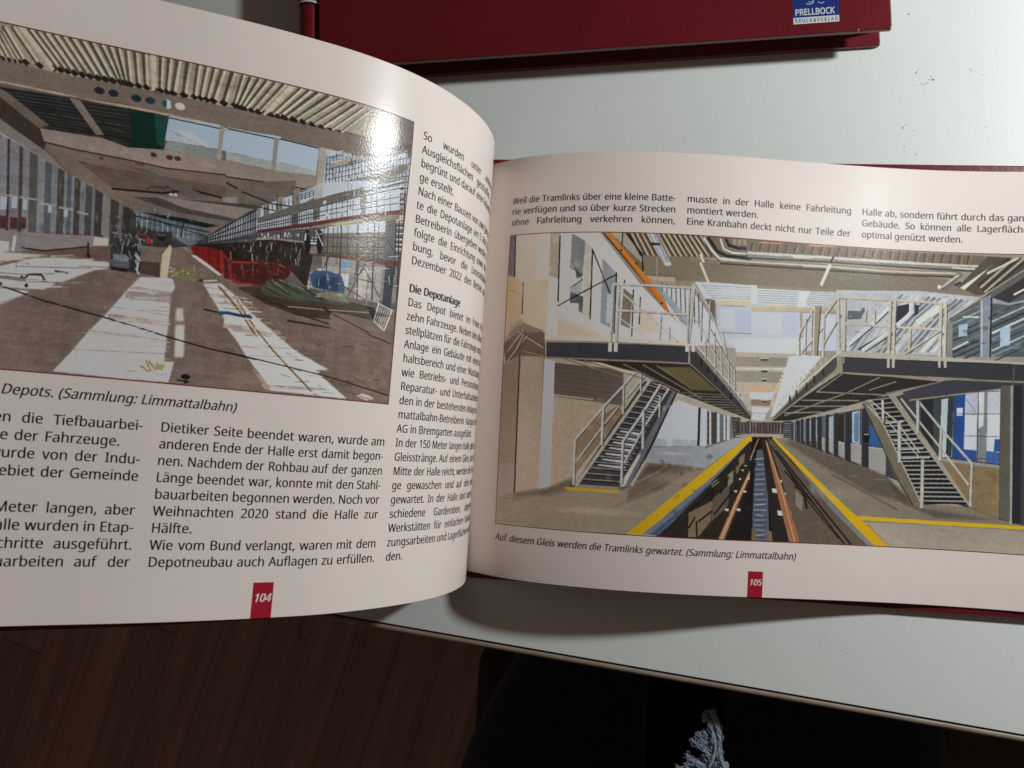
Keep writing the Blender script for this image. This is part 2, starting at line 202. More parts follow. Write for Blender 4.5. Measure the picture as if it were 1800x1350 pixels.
ART4 = """P 98,90,86 0.12 237,-20,2029,-61,1981,2045,319,2046
P 142,134,122 0.1 241,-20,381,-1,625,0,885,6,1290,-3,1688,-2,1920,-17,1934,207,1653,214,1300,229,892,221,562,227,387,214,247,216
L 77,67,55 22.3 309,0,350,209
L 174,168,154 16.4 320,-1,358,206
L 40,34,30 33.5 347,197,359,209
L 79,69,57 22.3 330,41,373,210
L 175,169,155 16.4 341,41,380,207
L 40,34,30 33.5 369,198,382,210
L 84,74,62 10.9 351,82,396,212
L 167,161,147 8 356,82,400,210
L 40,34,30 16.3 394,199,400,213
L 74,64,52 10.9 367,79,415,213
L 179,173,159 8 372,79,419,211
L 40,34,30 16.3 413,200,420,214
L 78,68,56 9.5 383,76,435,214
L 169,163,149 7 388,76,438,212
L 40,34,30 14.2 433,201,438,215
L 89,79,67 9.5 387,49,451,211
L 173,167,153 7 392,49,455,209
L 40,34,30 14.2 450,198,455,213
L 87,77,65 18.6 391,22,468,208
L 173,167,153 13.6 400,22,474,205
L 40,34,30 27.9 465,195,475,208
L 84,74,62 18.6 419,12,514,209
L 168,162,148 13.6 429,12,521,207
L 40,34,30 27.9 511,197,522,210
L 84,74,62 17.3 448,2,561,211
L 179,173,159 12.7 456,2,567,208
L 40,34,30 25.9 558,198,568,211
L 82,72,60 17.3 474,3,585,211
L 177,171,157 12.7 483,3,591,209
L 40,34,30 25.9 581,198,592,212
L 84,74,62 17.3 500,4,608,212
L 167,161,147 12.7 509,4,615,209
L 40,34,30 25.9 605,199,615,212
L 86,76,64 18.7 526,5,632,212
L 175,169,155 13.7 536,5,639,210
L 40,34,30 28.1 629,199,640,213
L 78,68,56 18.7 556,4,659,213
L 166,160,146 13.7 565,3,666,210
L 40,34,30 28.1 656,200,667,214
L 87,77,65 18.7 585,2,686,214
L 173,167,153 13.7 595,2,693,211
L 40,34,30 28.1 683,201,694,214
L 85,75,63 21.3 615,1,713,215
L 180,174,160 15.6 626,1,721,212
L 40,34,30 31.9 709,202,722,215
L 85,75,63 21.3 648,1,739,214
L 180,174,160 15.6 660,1,747,211
L 40,34,30 31.9 735,201,748,214
L 80,70,58 21.3 682,1,765,213
L 178,172,158 15.6 694,1,773,210
L 40,34,30 31.9 761,200,774,213
L 81,71,59 18.1 717,1,791,212
L 180,174,160 13.3 726,1,798,210
L 40,34,30 27.2 788,199,799,213
L 88,78,66 18.1 746,2,803,213
L 167,161,147 13.3 756,2,810,210
L 40,34,30 27.2 800,200,811,213
L 76,66,54 18.1 775,4,816,213
L 169,163,149 13.3 785,4,822,211
L 40,34,30 27.2 812,200,823,214
L 89,79,67 19.1 805,6,828,214
L 172,166,152 14 816,6,835,211
L 40,34,30 28.7 824,201,836,214
L 84,74,62 19.1 837,5,857,213
L 170,164,150 14 848,6,864,211
L 40,34,30 28.7 853,200,865,214
L 82,72,60 19.1 869,5,885,213
L 172,166,152 14 880,5,892,211
L 40,34,30 28.7 882,200,894,214
L 79,69,57 17.9 901,4,914,213
L 175,169,155 13.1 911,4,921,211
L 40,34,30 26.8 911,200,922,214
L 83,73,61 17.9 931,2,937,215
L 180,174,160 13.1 941,3,943,212
L 40,34,30 26.8 933,202,944,216
L 84,74,62 17.9 961,1,960,217
L 180,174,160 13.1 971,1,966,214
L 40,34,30 26.8 956,203,967,217
L 87,77,65 22.3 991,0,982,218
L 181,175,161 16.3 1004,0,991,215
L 40,34,30 33.4 978,205,992,219
L 84,74,62 22.3 1029,2,1021,216
L 168,162,148 16.3 1042,2,1030,213
L 40,34,30 33.4 1017,203,1031,216
L 87,77,65 17.2 1067,4,1060,213
L 181,175,161 12.6 1077,4,1067,211
L 40,34,30 25.8 1056,200,1068,214
L 88,78,66 17.2 1097,4,1083,213
L 175,169,155 12.6 1107,4,1090,211
L 40,34,30 25.8 1080,200,1091,214
L 85,75,63 17.2 1126,4,1107,214
L 169,163,149 12.6 1137,4,1113,211
L 40,34,30 25.8 1103,200,1114,215
L 87,77,65 22.3 1157,3,1130,214
L 175,169,155 16.3 1170,3,1139,211
L 40,34,30 33.4 1126,201,1140,214
L 78,68,56 22.3 1196,5,1170,214
L 167,161,147 16.3 1209,5,1179,211
L 40,34,30 33.4 1166,201,1180,214
L 87,77,65 17.3 1235,7,1211,214
L 181,175,161 12.7 1245,6,1217,212
L 40,34,30 25.9 1207,201,1219,215
L 75,65,53 17.3 1266,7,1224,218
L 178,172,158 12.7 1276,7,1231,216
L 40,34,30 25.9 1220,205,1232,219
L 80,70,58 17.3 1297,7,1237,222
L 168,162,148 12.7 1307,7,1244,219
L 40,34,30 25.9 1234,209,1245,223
L 78,68,56 18 1328,7,1251,226
L 178,172,158 13.2 1339,7,1258,223
L 40,34,30 27.1 1247,212,1259,226
L 87,77,65 18 1361,7,1277,226
L 166,160,146 13.2 1373,6,1285,223
L 40,34,30 27.1 1273,212,1286,227
L 83,73,61 18 1395,6,1304,226
L 166,160,146 13.2 1406,6,1311,223
L 40,34,30 27.1 1300,213,1313,227
L 85,75,63 18.5 1428,5,1331,226
L 171,165,151 13.6 1440,5,1339,223
L 40,34,30 27.8 1327,213,1340,227
L 88,78,66 18.5 1463,5,1356,227
L 181,175,161 13.6 1475,4,1364,224
L 40,34,30 27.8 1352,213,1365,227
L 82,72,60 18.5 1499,5,1381,227
L 181,175,161 13.6 1511,4,1389,225
L 40,34,30 27.8 1377,214,1390,228
L 78,68,56 23.9 1535,4,1407,228
L 167,161,147 17.5 1551,3,1417,224
L 40,34,30 35.9 1401,215,1418,228
L 83,73,61 23.9 1582,8,1445,227
L 166,160,146 17.5 1599,7,1455,223
L 40,34,30 35.9 1439,214,1456,227
L 77,67,55 17.7 1630,11,1484,226
L 172,166,152 13 1642,10,1491,223
L 40,34,30 26.6 1479,212,1493,226
L 83,73,61 17.7 1666,15,1523,229
L 168,162,148 13 1678,13,1530,226
L 40,34,30 26.6 1518,215,1532,230
L 74,64,52 17.7 1702,17,1562,232
L 179,173,159 13 1715,16,1570,229
L 40,34,30 26.6 1558,219,1571,233
L 79,69,57 12.9 1740,19,1602,235
L 181,175,161 9.4 1749,18,1608,233
L 40,34,30 19.3 1598,221,1609,236
L 88,78,66 12.9 1766,27,1643,237
L 172,166,152 9.4 1776,26,1649,234
L 40,34,30 19.3 1640,222,1650,238
L 178,168,150 20 448,2,561,211
L 178,168,150 20 901,4,914,213
L 178,168,150 20 1428,5,1331,226
P 112,101,94 0.06 247,208,387,227,562,227,892,223,1300,230,1305,342,1159,354,897,348,616,351,391,347,251,352
P 113,102,95 0.06 1177,233,1587,234,1700,227,1790,223,2005,205,2011,282,1752,359,1567,364,1195,359
L 160,143,125 12 297,344,391,345,616,349,897,348,1159,356
L 150,140,130 10 1195,359,1381,358,1567,364,1752,359
P 36,37,38 0.15 252,402,392,377,626,361,924,358,972,361,964,572,842,604,741,570,529,575,466,464,249,267
L 70,70,68 3.6 420,376,833,332
L 76,76,74 3.6 421,396,839,353
L 73,73,71 3.6 429,414,841,374
L 84,84,82 3.6 438,432,835,399
L 70,70,68 3.6 448,450,849,417
L 64,64,62 3.6 457,468,824,447
L 85,85,83 3.6 466,485,838,465
L 73,73,71 3.6 475,503,807,497
L 69,69,67 3.6 485,521,844,508
L 58,58,56 3.6 494,539,847,530
L 75,75,73 3.6 504,557,812,562
L 75,75,73 3.6 513,575,839,577
L 77,77,75 3.6 522,593,832,601
L 77,77,75 3.6 532,611,858,616
L 58,58,56 3.6 542,629,816,650
L 76,76,74 3.6 551,648,874,656
L 65,65,63 3.6 561,666,842,687
P 62,52,46 0.12 251,352,392,386,421,410,562,547,548,701,397,558,254,470
P 104,94,86 0.08 250,335,392,386,416,399,558,548,526,574,394,438,252,385
P 120,110,103 0.05 621,361,659,363,748,546,720,554
P 15,42,36 0.1 834,378,972,361,964,572,855,591
P 26,66,60 0.08 921,363,972,361,962,558,937,538
E 38,40,52 0 723,282,20,24
E 36,42,52 0 772,282,19,24
E 22,48,48 0 854,287,20,23
E 34,56,64 0 904,284,20,24
E 30,80,76 0 964,285,19,25
P 175,178,178 0 963,254,978,266,981,307,965,317
E 180,180,178 0 1013,284,20,25
P 110,98,90 0.08 546,649,647,662,979,683,1319,644,1330,871,2267,824,1214,1327,792,936,643,824
P 134,123,117 0.06 529,575,741,566,836,596,964,572,1315,569,1319,649,979,687,647,662,546,649
L 52,40,34 8 546,651,647,664,855,673,979,684,1319,646
E 72,48,38 0 987,614,14,16
E 72,48,38 0 1017,612,14,16
E 72,48,38 0 928,615,13,16
E 92,62,52 0 872,686,9,11
E 92,62,52 0 890,688,9,10
E 92,62,52 0 745,691,9,10
P 60,50,44 0.1 660,730,805,742,913,784,903,815,755,801
P 96,83,75 0.1 670,736,911,739,1323,729,1325,777,970,851,799,870
L 30,28,28 12 789,864,969,842,1077,793,1190,807
E 50,30,26 0 915,829,5,6
E 50,30,26 0 926,815,5,6
E 50,30,26 0 938,814,5,6
E 50,30,26 0 949,809,6,6
E 50,30,26 0 961,807,5,6
E 50,30,26 0 973,812,6,6
E 50,30,26 0 985,798,5,6
E 50,30,26 0 997,798,5,6
E 50,30,26 0 1009,809,5,6
E 215,220,225 0 1002,841,8,8
E 215,220,225 0 1019,839,7,9
P 92,86,84 0.08 846,712,910,712,1134,814,1079,844
P 180,198,216 0.05 977,359,1165,354,1164,506,966,511
P 120,126,124 0.06 975,513,1065,512,1164,509,1167,574,965,569
P 205,212,218 0.03 1007,433,1062,434,1132,505,1037,498
P 185,202,222 0.05 1182,364,1402,346,1410,518,1180,508
L 22,42,60 8 978,368,1163,374
L 22,42,60 8 1185,379,1343,367
L 110,110,112 4 980,441,1025,474
L 110,110,112 4 1008,451,1059,491
L 110,110,112 4 1042,478,1121,509
P 140,134,130 0.05 1164,353,1183,356,1179,570,1160,571
P 186,203,222 0.04 1189,366,1375,366,1373,509,1195,511
P 186,204,224 0.04 1397,361,1563,367,1561,519,1394,509
P 150,155,154 0.05 1195,514,1373,511,1561,519,1563,551,1379,580,1198,564
L 28,42,58 8 1195,367,1375,366
L 28,42,58 8 1397,361,1563,367
P 135,130,128 0.04 1376,360,1396,361,1393,572,1375,576
P 134,123,117 0.05 1197,562,1392,572,1563,547,1561,646,1396,652,1202,667
P 110,98,90 0.08 1202,672,1568,644,1571,702,1476,699,1489,821,1213,901
L 45,36,32 8 1202,670,1396,654,1561,650
L 25,24,24 9.6 1204,707,1274,746,1371,794,1474,784
L 25,24,24 8 1209,821,1404,825
P 150,160,170 0.12 1594,359,1767,353,2017,245,1997,15,2027,-12,2001,662,1470,837,1486,769,1591,685
P 195,202,208 0.1 1616,517,1754,391,1979,217,1986,316,1594,620
L 46,48,54 4.4 1600,409,1610,795
L 46,48,54 4.4 1613,401,1626,791
L 38,40,46 4.4 1627,396,1640,786
L 56,58,64 4.4 1640,365,1656,781
L 35,37,43 4.4 1656,405,1667,778
L 34,36,42 4.4 1671,411,1680,774
L 52,54,60 4.4 1683,382,1700,768
L 33,35,41 4.4 1697,371,1715,763
L 38,40,46 4.4 1711,347,1729,758
L 46,48,54 4.4 1726,355,1738,755
L 48,50,56 4.4 1741,362,1755,750
L 52,54,60 4.4 1755,344,1772,744
L 62,64,70 4.4 1772,373,1782,740
L 54,56,62 4.4 1784,323,1802,734
L 41,43,49 4.4 1798,301,1813,730
L 45,47,53 4.4 1816,345,1832,724
L 61,63,69 4.4 1832,339,1850,717
L 39,41,47 4.4 1848,336,1862,713
L 62,64,70 4.4 1861,296,1882,706
L 51,53,59 4.4 1879,314,1896,701
L 35,37,43 4.4 1893,278,1907,697
L 55,57,63 4.4 1908,257,1929,689
L 36,38,44 4.4 1924,246,1941,684
L 38,40,46 4.4 1943,271,1961,677
L 38,40,46 4.4 1961,275,1981,669
L 52,54,60 4.4 1975,227,1996,664
L 41,41,46 4.4 1599,464,1994,170
L 43,43,48 4.4 1601,497,1997,212
L 64,64,69 4.4 1603,531,2000,254
L 59,59,64 4.4 1605,564,2003,296
L 44,44,49 4.4 1607,598,2006,338
L 61,61,66 4.4 1609,631,2008,380
L 41,41,46 4.4 1610,665,2011,422
L 46,46,51 4.4 1612,698,2014,464
L 60,60,65 4.4 1614,732,2017,506
L 54,54,59 4.4 1616,765,2020,549
L 38,38,43 4.4 1618,799,2023,591
L 64,64,69 4.4 1620,832,2026,633
L 54,56,60 4 1612,433,1655,589
L 65,67,71 4 1645,424,1689,577
L 55,57,61 4 1678,401,1724,565
L 51,53,57 4 1713,410,1759,553
L 54,56,60 4 1748,398,1795,539
L 57,59,63 4 1783,377,1831,526
L 69,71,75 4 1820,364,1869,511
L 61,63,67 4 1858,365,1908,496
L 53,55,59 4 1895,318,1948,480
L 68,70,74 4 1936,330,1989,463
P 150,138,122 0.05 1606,456,1758,340,1767,358,1641,460
P 112,104,96 0.06 1589,648,1775,492,1985,305,1989,360,1777,535,1598,688
P 128,122,118 0.06 1467,786,1598,688,1778,546,1991,394,1994,427,1781,594,1535,802,1469,827
P 148,142,138 0.06 1566,362,1595,360,1593,679,1565,698
P 120,112,106 0.05 1473,674,1495,675,1496,766,1475,783
P 128,124,122 0.14 1196,805,1988,542,1991,1296,1705,1324,1589,1287,1474,1168,1212,1144
P 62,56,54 0.2 1205,994,1484,854,1514,1159,1357,1157,1212,1144
L 213,218,223 9.3 1211,988,1976,427
L 223,228,233 9.2 1211,994,1978,466
L 195,200,205 7.6 1211,1000,1981,504
L 214,219,224 10.2 1211,1006,1983,530
L 209,214,219 6.3 1212,1012,1986,573
L 212,217,222 4.9 1212,1018,1988,606
L 203,208,213 10.3 1212,1024,1991,651
L 199,204,209 9.6 1213,1030,1993,680
L 213,218,223 5.6 1213,1036,1996,716
L 221,226,231 6.1 1213,1042,1998,756
L 224,229,234 10 1213,1048,2001,795
L 223,228,233 8 1214,1054,2004,837
L 201,206,211 10.4 1214,1060,2007,875
L 223,228,233 10.2 1214,1065,2009,908
L 48,42,42 7.2 1211,995,1977,441
L 43,37,37 7.2 1211,1001,1979,477
L 47,41,41 7.2 1212,1007,1982,521
L 40,34,34 7.2 1212,1013,1985,560
L 48,42,42 7.2 1212,1019,1987,592
L 59,53,53 7.2 1212,1025,1990,632
L 47,41,41 7.2 1213,1031,1992,669
L 56,50,50 7.2 1213,1037,1995,701
L 63,57,57 7.2 1213,1043,1997,738
L 57,51,51 7.2 1214,1049,2001,787
L 40,34,34 7.2 1214,1055,2003,823
L 48,42,42 7.2 1214,1060,2006,858
L 40,34,34 7.2 1214,1066,2008,889
L 44,38,38 7.2 1215,1072,2011,938
P 205,212,220 0.15 1495,809,1561,768,1564,820,1498,860
P 205,212,220 0.15 1594,747,1683,698,1685,740,1596,789
P 205,212,220 0.15 1711,678,1837,612,1839,655,1713,720
P 205,212,220 0.15 1439,867,1470,837,1472,868,1440,898
P 205,212,220 0.15 1370,908,1407,876,1408,907,1371,938
L 39,39,45 4 1240,957,1244,1044
L 65,65,71 4.1 1246,953,1250,1044
L 44,44,50 4.2 1253,941,1258,1044
L 50,50,56 4.3 1262,938,1267,1042
L 35,35,41 4.4 1272,931,1276,1041
L 60,60,66 4.5 1282,925,1287,1040
L 33,33,39 4.6 1293,918,1298,1038
L 35,35,41 4.7 1304,905,1309,1036
L 53,53,59 4.9 1316,903,1321,1035
L 44,44,50 5 1328,895,1334,1033
L 51,51,57 5.1 1341,881,1347,1030
L 43,43,49 5.2 1354,872,1360,1028
L 34,34,40 5.3 1367,863,1373,1026
L 56,56,62 5.4 1381,863,1387,1023
L 37,37,43 5.5 1394,845,1401,1021
L 67,67,73 5.6 1409,841,1416,1018
L 46,46,52 5.7 1423,830,1431,1016
L 53,53,59 5.8 1439,827,1446,1013
L 48,48,54 5.9 1454,814,1461,1010
L 34,34,40 6 1469,810,1477,1007
L 33,33,39 6.1 1485,796,1493,1004
L 62,62,68 6.2 1501,784,1509,1001
L 58,58,64 6.3 1518,783,1526,998
L 54,54,60 6.5 1534,772,1543,995
L 35,35,41 6.6 1551,758,1560,992
L 37,37,43 6.7 1569,753,1578,988
L 42,42,48 6.8 1586,739,1595,985
L 67,67,73 6.9 1604,733,1614,981
L 67,67,73 7 1622,719,1632,978
L 49,49,55 7.1 1641,711,1651,974
L 49,49,55 7.2 1659,696,1670,970
L 46,46,52 7.3 1678,684,1689,966
L 45,45,51 7.4 1698,682,1709,961
L 66,66,72 7.5 1717,667,1729,957
L 49,49,55 7.6 1737,652,1749,952
L 35,35,41 7.7 1758,640,1770,947
L 60,60,66 7.8 1779,634,1792,942
L 45,45,51 7.9 1801,621,1813,937
L 59,59,65 8.1 1822,608,1836,932
L 55,55,61 8.2 1845,595,1858,926
L 45,45,51 8.3 1868,582,1882,920
L 42,42,48 8.4 1891,566,1906,914
L 59,59,65 8.5 1915,554,1930,907
L 42,42,48 8.6 1939,542,1955,900
L 55,55,61 8.7 1964,524,1981,893
L 32,32,38 8.8 1990,508,2008,886
P 118,98,90 0.1 1212,1018,1579,847,1990,632,1992,665,1580,878,1213,1038
L 130,50,44 8 1213,1035,1580,876,1992,663
P 190,186,172 0.08 1580,876,1992,665,1995,704,1636,883
P 205,214,222 0.06 1636,883,1749,822,1898,745,1902,815,1752,872,1638,904
P 120,112,98 0.1 1638,906,1903,818,1907,1019,1632,1055
L 66,60,54 4 1638,920,1899,827
L 66,60,54 4 1639,938,1900,849
L 66,60,54 4 1640,956,1902,871
L 66,60,54 4 1641,973,1903,893
L 66,60,54 4 1642,991,1905,914
L 66,60,54 4 1643,1009,1906,936
L 66,60,54 4 1644,1027,1908,958
L 66,60,54 4 1645,1045,1909,980
L 66,60,54 4 1646,1062,1910,1001
P 128,125,122 0.1 1901,721,1958,689,1956,1037,1907,1019
P 150,148,145 0.12 1842,1082,1906,1058,1906,1318,1841,1312
P 190,192,196 0.1 1705,1088,1749,1076,1744,1250,1703,1239
P 176,168,160 0.12 1789,1108,1835,1095,1833,1325,1779,1327
P 120,82,62 0.1 1537,1075,1688,1039,1981,1019,1982,1041,1690,1066,1537,1092
P 92,66,50 0.08 1526,999,1546,1004,1507,1160,1489,1186
L 44,44,50 9.6 1620,846,1641,1360
L 44,44,50 9.6 1687,826,1708,1344
L 44,44,50 9.6 1770,799,1793,1324
L 44,44,50 9.6 1843,775,1867,1306
L 44,44,50 9.6 1974,728,2001,1271
L 50,50,54 6.4 1636,883,1761,1019
L 50,50,54 6.4 1817,1057,1748,1313
L 50,50,54 6.4 1857,935,1818,1078
L 50,50,54 6.4 1770,1178,1873,1183
L 50,50,54 6.4 1690,1071,1795,1085
L 50,50,54 6.4 1714,1236,1858,1330
L 50,50,54 6.4 1811,1091,1903,1274
P 62,66,74 0.12 1921,1037,1972,1044,1968,1346,1921,1347
P 102,94,86 0.1 1248,696,1478,607,1487,780,1381,856,1259,934
P 176,186,198 0.14 1354,812,1472,705,1593,586,1844,479,1848,537,1638,665,1477,783,1288,949,1260,957
P 126,121,117 0.05 1408,739,1435,729,1437,817,1412,831
P 118,113,110 0.05 1358,803,1380,790,1381,869,1361,878
P 110,106,104 0.05 1325,844,1341,834,1343,903,1327,910
P 124,118,114 0.05 1470,673,1499,648,1505,775,1476,796
P 156,152,148 0.05 1561,612,1594,593,1597,702,1566,722
L 58,58,62 4.4 1313,864,1315,902
L 58,58,62 4.4 1329,850,1331,888
L 58,58,62 4.4 1344,835,1346,874
L 58,58,62 4.4 1360,821,1362,860
L 58,58,62 4.4 1376,807,1378,846
L 58,58,62 4.4 1392,793,1394,832
L 58,58,62 4.4 1408,778,1410,818
L 58,58,62 4.4 1424,764,1426,803
L 58,58,62 4.4 1441,750,1443,789
L 58,58,62 4.4 1457,735,1459,774
L 58,58,62 4.4 1473,720,1475,760
L 58,58,62 4.4 1490,706,1492,745
L 58,58,62 4.4 1507,691,1509,730
L 58,58,62 4.4 1523,676,1525,716
L 58,58,62 4.4 1540,661,1542,701
L 58,58,62 4.4 1557,646,1559,686
L 62,58,56 4.4 1501,664,1558,621
L 62,58,56 4.4 1502,678,1559,636
L 62,58,56 4.4 1502,692,1560,650
L 62,58,56 4.4 1503,706,1561,664
L 62,58,56 4.4 1504,720,1561,679
P 112,98,80 0.15 1504,767,1562,691,1565,715,1505,781
P 104,98,80 0.15 1598,681,1776,543,1777,561,1600,701
L 206,206,200 4.8 1598,667,1679,618,1788,542
L 22,22,24 8 1269,747,1323,765,1387,788,1476,782
L 22,22,24 6.4 1273,825,1340,826,1410,829
L 60,56,54 4.8 1408,725,1414,834
L 60,58,56 4.8 1469,642,1476,799
P 98,94,90 0.08 1260,957,1381,859,1476,775,1637,653,1778,564,1791,600,1640,707,1479,824,1383,898,1261,983
L 62,60,58 5.6 1261,981,1479,826,1640,709,1792,603
P 190,199,210 0.12 1261,980,1431,865,1599,746,1769,620,1960,492,1970,639,1563,858,1263,1014
P 106,104,104 0.06 1471,821,1501,800,1505,891,1476,906
P 104,102,102 0.06 1561,766,1591,746,1593,831,1565,847
P 120,116,112 0.08 1769,613,1797,594,1799,727,1771,742
L 60,58,60 4.8 1270,967,1272,1007
L 44,44,48 4.8 1279,964,1281,1003
L 60,58,60 4.8 1288,957,1290,999
L 78,74,72 4.8 1296,949,1299,994
L 60,58,60 4.8 1305,944,1308,990
L 78,74,72 4.8 1314,941,1316,986
L 44,44,48 4.8 1323,935,1325,981
L 78,74,72 4.8 1332,931,1334,977
L 44,44,48 4.8 1341,922,1343,973
L 44,44,48 4.8 1350,919,1353,968
L 78,74,72 4.8 1359,910,1362,964
L 60,58,60 4.8 1368,906,1371,959
L 78,74,72 4.8 1377,900,1380,955
L 44,44,48 4.8 1386,895,1389,951
L 44,44,48 4.8 1395,887,1398,946
L 60,58,60 4.8 1404,884,1407,942
L 44,44,48 4.8 1413,873,1416,937
L 60,58,60 4.8 1422,871,1426,933
L 44,44,48 4.8 1432,864,1435,928
L 44,44,48 4.8 1441,856,1444,923
L 44,44,48 4.8 1450,853,1453,919
L 44,44,48 4.8 1459,843,1463,914
L 60,58,60 4.8 1468,838,1472,910
L 44,44,48 4.8 1478,835,1482,905
L 44,44,48 4.8 1487,828,1491,901
L 44,44,48 4.8 1496,821,1500,896
L 44,44,48 4.8 1506,814,1510,891
L 44,44,48 4.8 1515,809,1520,887
L 78,74,72 4.8 1525,805,1529,882
L 60,58,60 4.8 1534,796,1539,877
L 44,44,48 4.8 1544,789,1548,873
L 60,58,60 4.8 1554,788,1558,868
L 60,58,60 4.8 1563,779,1568,863
L 78,74,72 4.8 1573,772,1577,859
L 52,50,54 5.2 1266,988,1432,890,1601,775,1772,668,1958,552
L 52,50,54 5.2 1267,998,1433,906,1602,802,1774,702,1960,595
L 66,66,70 6 1620,725,1625,817
L 66,66,70 4 1640,712,1646,807
L 66,66,70 4 1661,699,1667,796
L 66,66,70 6 1685,684,1691,784
L 66,66,70 4 1709,668,1715,771
L 66,66,70 4 1734,652,1740,758
L 66,66,70 4 1818,597,1825,713
L 66,66,70 6 1844,580,1852,699
L 66,66,70 4 1880,556,1888,679
L 66,66,70 4 1911,536,1919,662
P 222,228,234 0.02 1602,706,1615,697,1615,718,1603,727
P 222,228,234 0.02 1672,698,1686,689,1686,710,1673,719
P 222,228,234 0.02 1731,728,1745,718,1745,740,1732,749
P 222,228,234 0.02 1716,730,1730,720,1730,741,1717,751
P 222,228,234 0.02 1739,736,1753,727,1753,748,1740,757
P 222,228,234 0.02 1761,717,1776,707,1776,728,1762,738
P 222,228,234 0.02 1744,696,1758,686,1758,708,1745,717
P 222,228,234 0.02 1711,677,1726,667,1726,689,1713,698
P 222,228,234 0.02 1684,733,1698,723,1698,745,1686,754
P 222,228,234 0.02 1617,785,1631,776,1631,797,1619,805
P 88,52,48 0.12 1263,1012,1434,925,1563,857,1688,787,1970,637,1972,667,1690,810,1565,884,1435,948,1263,1026
L 140,70,62 4.8 1563,861,1688,790,1970,640
L 52,34,34 6 1263,1023,1564,880
P 126,122,104 0.1 1565,884,1690,810,1972,667,1975,704,1803,788,1607,882,1565,897
P 170,166,150 0.08 1637,849,1778,773,1802,772,1670,852
P 86,82,84 0.16 1263,1026,1435,948,1565,894,1607,886,1540,1013,1265,1072
P 188,196,206 0.05 1326,1004,1332,1001,1334,1015,1327,1018
P 188,196,206 0.05 1467,956,1475,952,1474,967,1467,970
P 188,196,206 0.05 1503,952,1509,948,1512,962,1504,966
P 188,196,206 0.05 1472,972,1482,968,1478,983,1473,986
P 188,196,206 0.05 1380,981,1387,977,1385,992,1380,995
P 188,196,206 0.05 1327,1007,1332,1004,1337,1017,1328,1021
P 188,196,206 0.05 1407,990,1414,987,1411,1002,1408,1004
P 188,196,206 0.05 1367,1004,1376,1000,1373,1015,1367,1018
P 188,196,206 0.05 1454,963,1463,959,1461,974,1455,977
P 188,196,206 0.05 1359,992,1365,989,1364,1004,1360,1006
P 188,196,206 0.05 1446,964,1451,961,1454,975,1447,978
P 188,196,206 0.05 1501,957,1512,953,1511,967,1502,971
P 188,196,206 0.05 1283,1025,1291,1022,1288,1037,1284,1039
P 188,196,206 0.05 1371,1010,1381,1005,1376,1021,1371,1024
P 188,196,206 0.05 1335,1002,1340,999,1340,1014,1336,1016
P 188,196,206 0.05 1447,979,1453,976,1453,990,1447,993
P 188,196,206 0.05 1393,1001,1397,999,1400,1012,1394,1015
P 188,196,206 0.05 1380,993,1390,989,1386,1004,1381,1007
P 188,196,206 0.05 1332,1006,1340,1002,1338,1017,1333,1020
P 188,196,206 0.05 1423,997,1432,993,1430,1008,1424,1012
P 188,196,206 0.05 1459,976,1466,972,1467,986,1460,990
P 188,196,206 0.05 1501,963,1507,959,1505,974,1501,977
P 188,196,206 0.05 1313,1016,1319,1013,1317,1027,1314,1030
P 188,196,206 0.05 1417,979,1422,977,1427,989,1418,993
P 188,196,206 0.05 1425,983,1432,979,1431,994,1426,997
P 188,196,206 0.05 1451,960,1456,956,1458,970,1451,974
L 52,50,54 5.2 1272,1009,1273,1062
L 52,50,54 5.2 1285,1006,1286,1058
L 52,50,54 5.2 1298,1002,1299,1055
L 52,50,54 5.2 1312,998,1312,1051
L 52,50,54 5.2 1325,995,1326,1048
L 52,50,54 5.2 1339,991,1339,1044
L 52,50,54 5.2 1352,987,1353,1040
L 52,50,54 5.2 1366,984,1366,1037
L 52,50,54 5.2 1379,980,1380,1033
L 52,50,54 5.2 1393,976,1393,1029
L 52,50,54 5.2 1406,972,1407,1026
L 52,50,54 5.2 1420,968,1421,1022
L 52,50,54 5.2 1434,964,1435,1018
L 52,50,54 5.2 1448,961,1448,1014
L 52,50,54 5.2 1461,957,1462,1010
L 52,50,54 5.2 1475,953,1476,1007
L 52,50,54 5.2 1489,949,1490,1003
L 52,50,54 5.2 1504,945,1504,999
L 52,50,54 5.2 1518,941,1519,995
L 52,50,54 5.2 1532,937,1533,991
P 130,126,124 0.08 1265,1056,1403,999,1409,1025,1266,1073
P 38,36,40 0.12 1266,1073,1408,1003,1530,999,1532,1040,1411,1061,1267,1110
L 112,108,110 4 1408,1005,1529,1000
P 188,198,210 0.05 1605,891,1904,752,1909,822,1613,919
P 116,110,98 0.12 1613,919,1908,820,1914,986,1648,1045,1615,1034
E 120,104,98 0.45 1665,917,23,6
E 120,104,98 0.45 1667,967,25,19
E 96,92,80 0.45 1734,975,15,21
E 134,128,116 0.45 1762,988,24,17
E 96,92,80 0.45 1717,989,10,14
E 134,128,116 0.45 1662,965,11,7
E 134,128,116 0.45 1838,895,16,3
E 120,104,98 0.45 1635,968,10,6
E 120,104,98 0.45 1661,996,25,18
E 134,128,116 0.45 1706,918,25,17
E 120,104,98 0.45 1724,971,23,13
E 96,92,80 0.45 1691,984,24,2
L 56,56,58 5.2 1610,946,1752,908,1911,858
L 56,56,58 5.2 1614,1007,1755,970,1915,922
L 56,56,58 5.2 1616,1050,1758,1014,1918,967
P 98,98,102 0.08 1902,741,1951,713,1966,1015,1909,1007
P 150,144,140 0.14 1617,1070,1778,1054,1778,1154,1623,1177
P 104,96,92 0.14 1529,1089,1617,1070,1623,1177,1519,1195
P 96,64,52 0.12 1528,1073,1616,1054,1776,1028,1995,999,1997,1031,1778,1058,1649,1067,1529,1087
L 50,50,54 6.4 1633,872,1643,1189
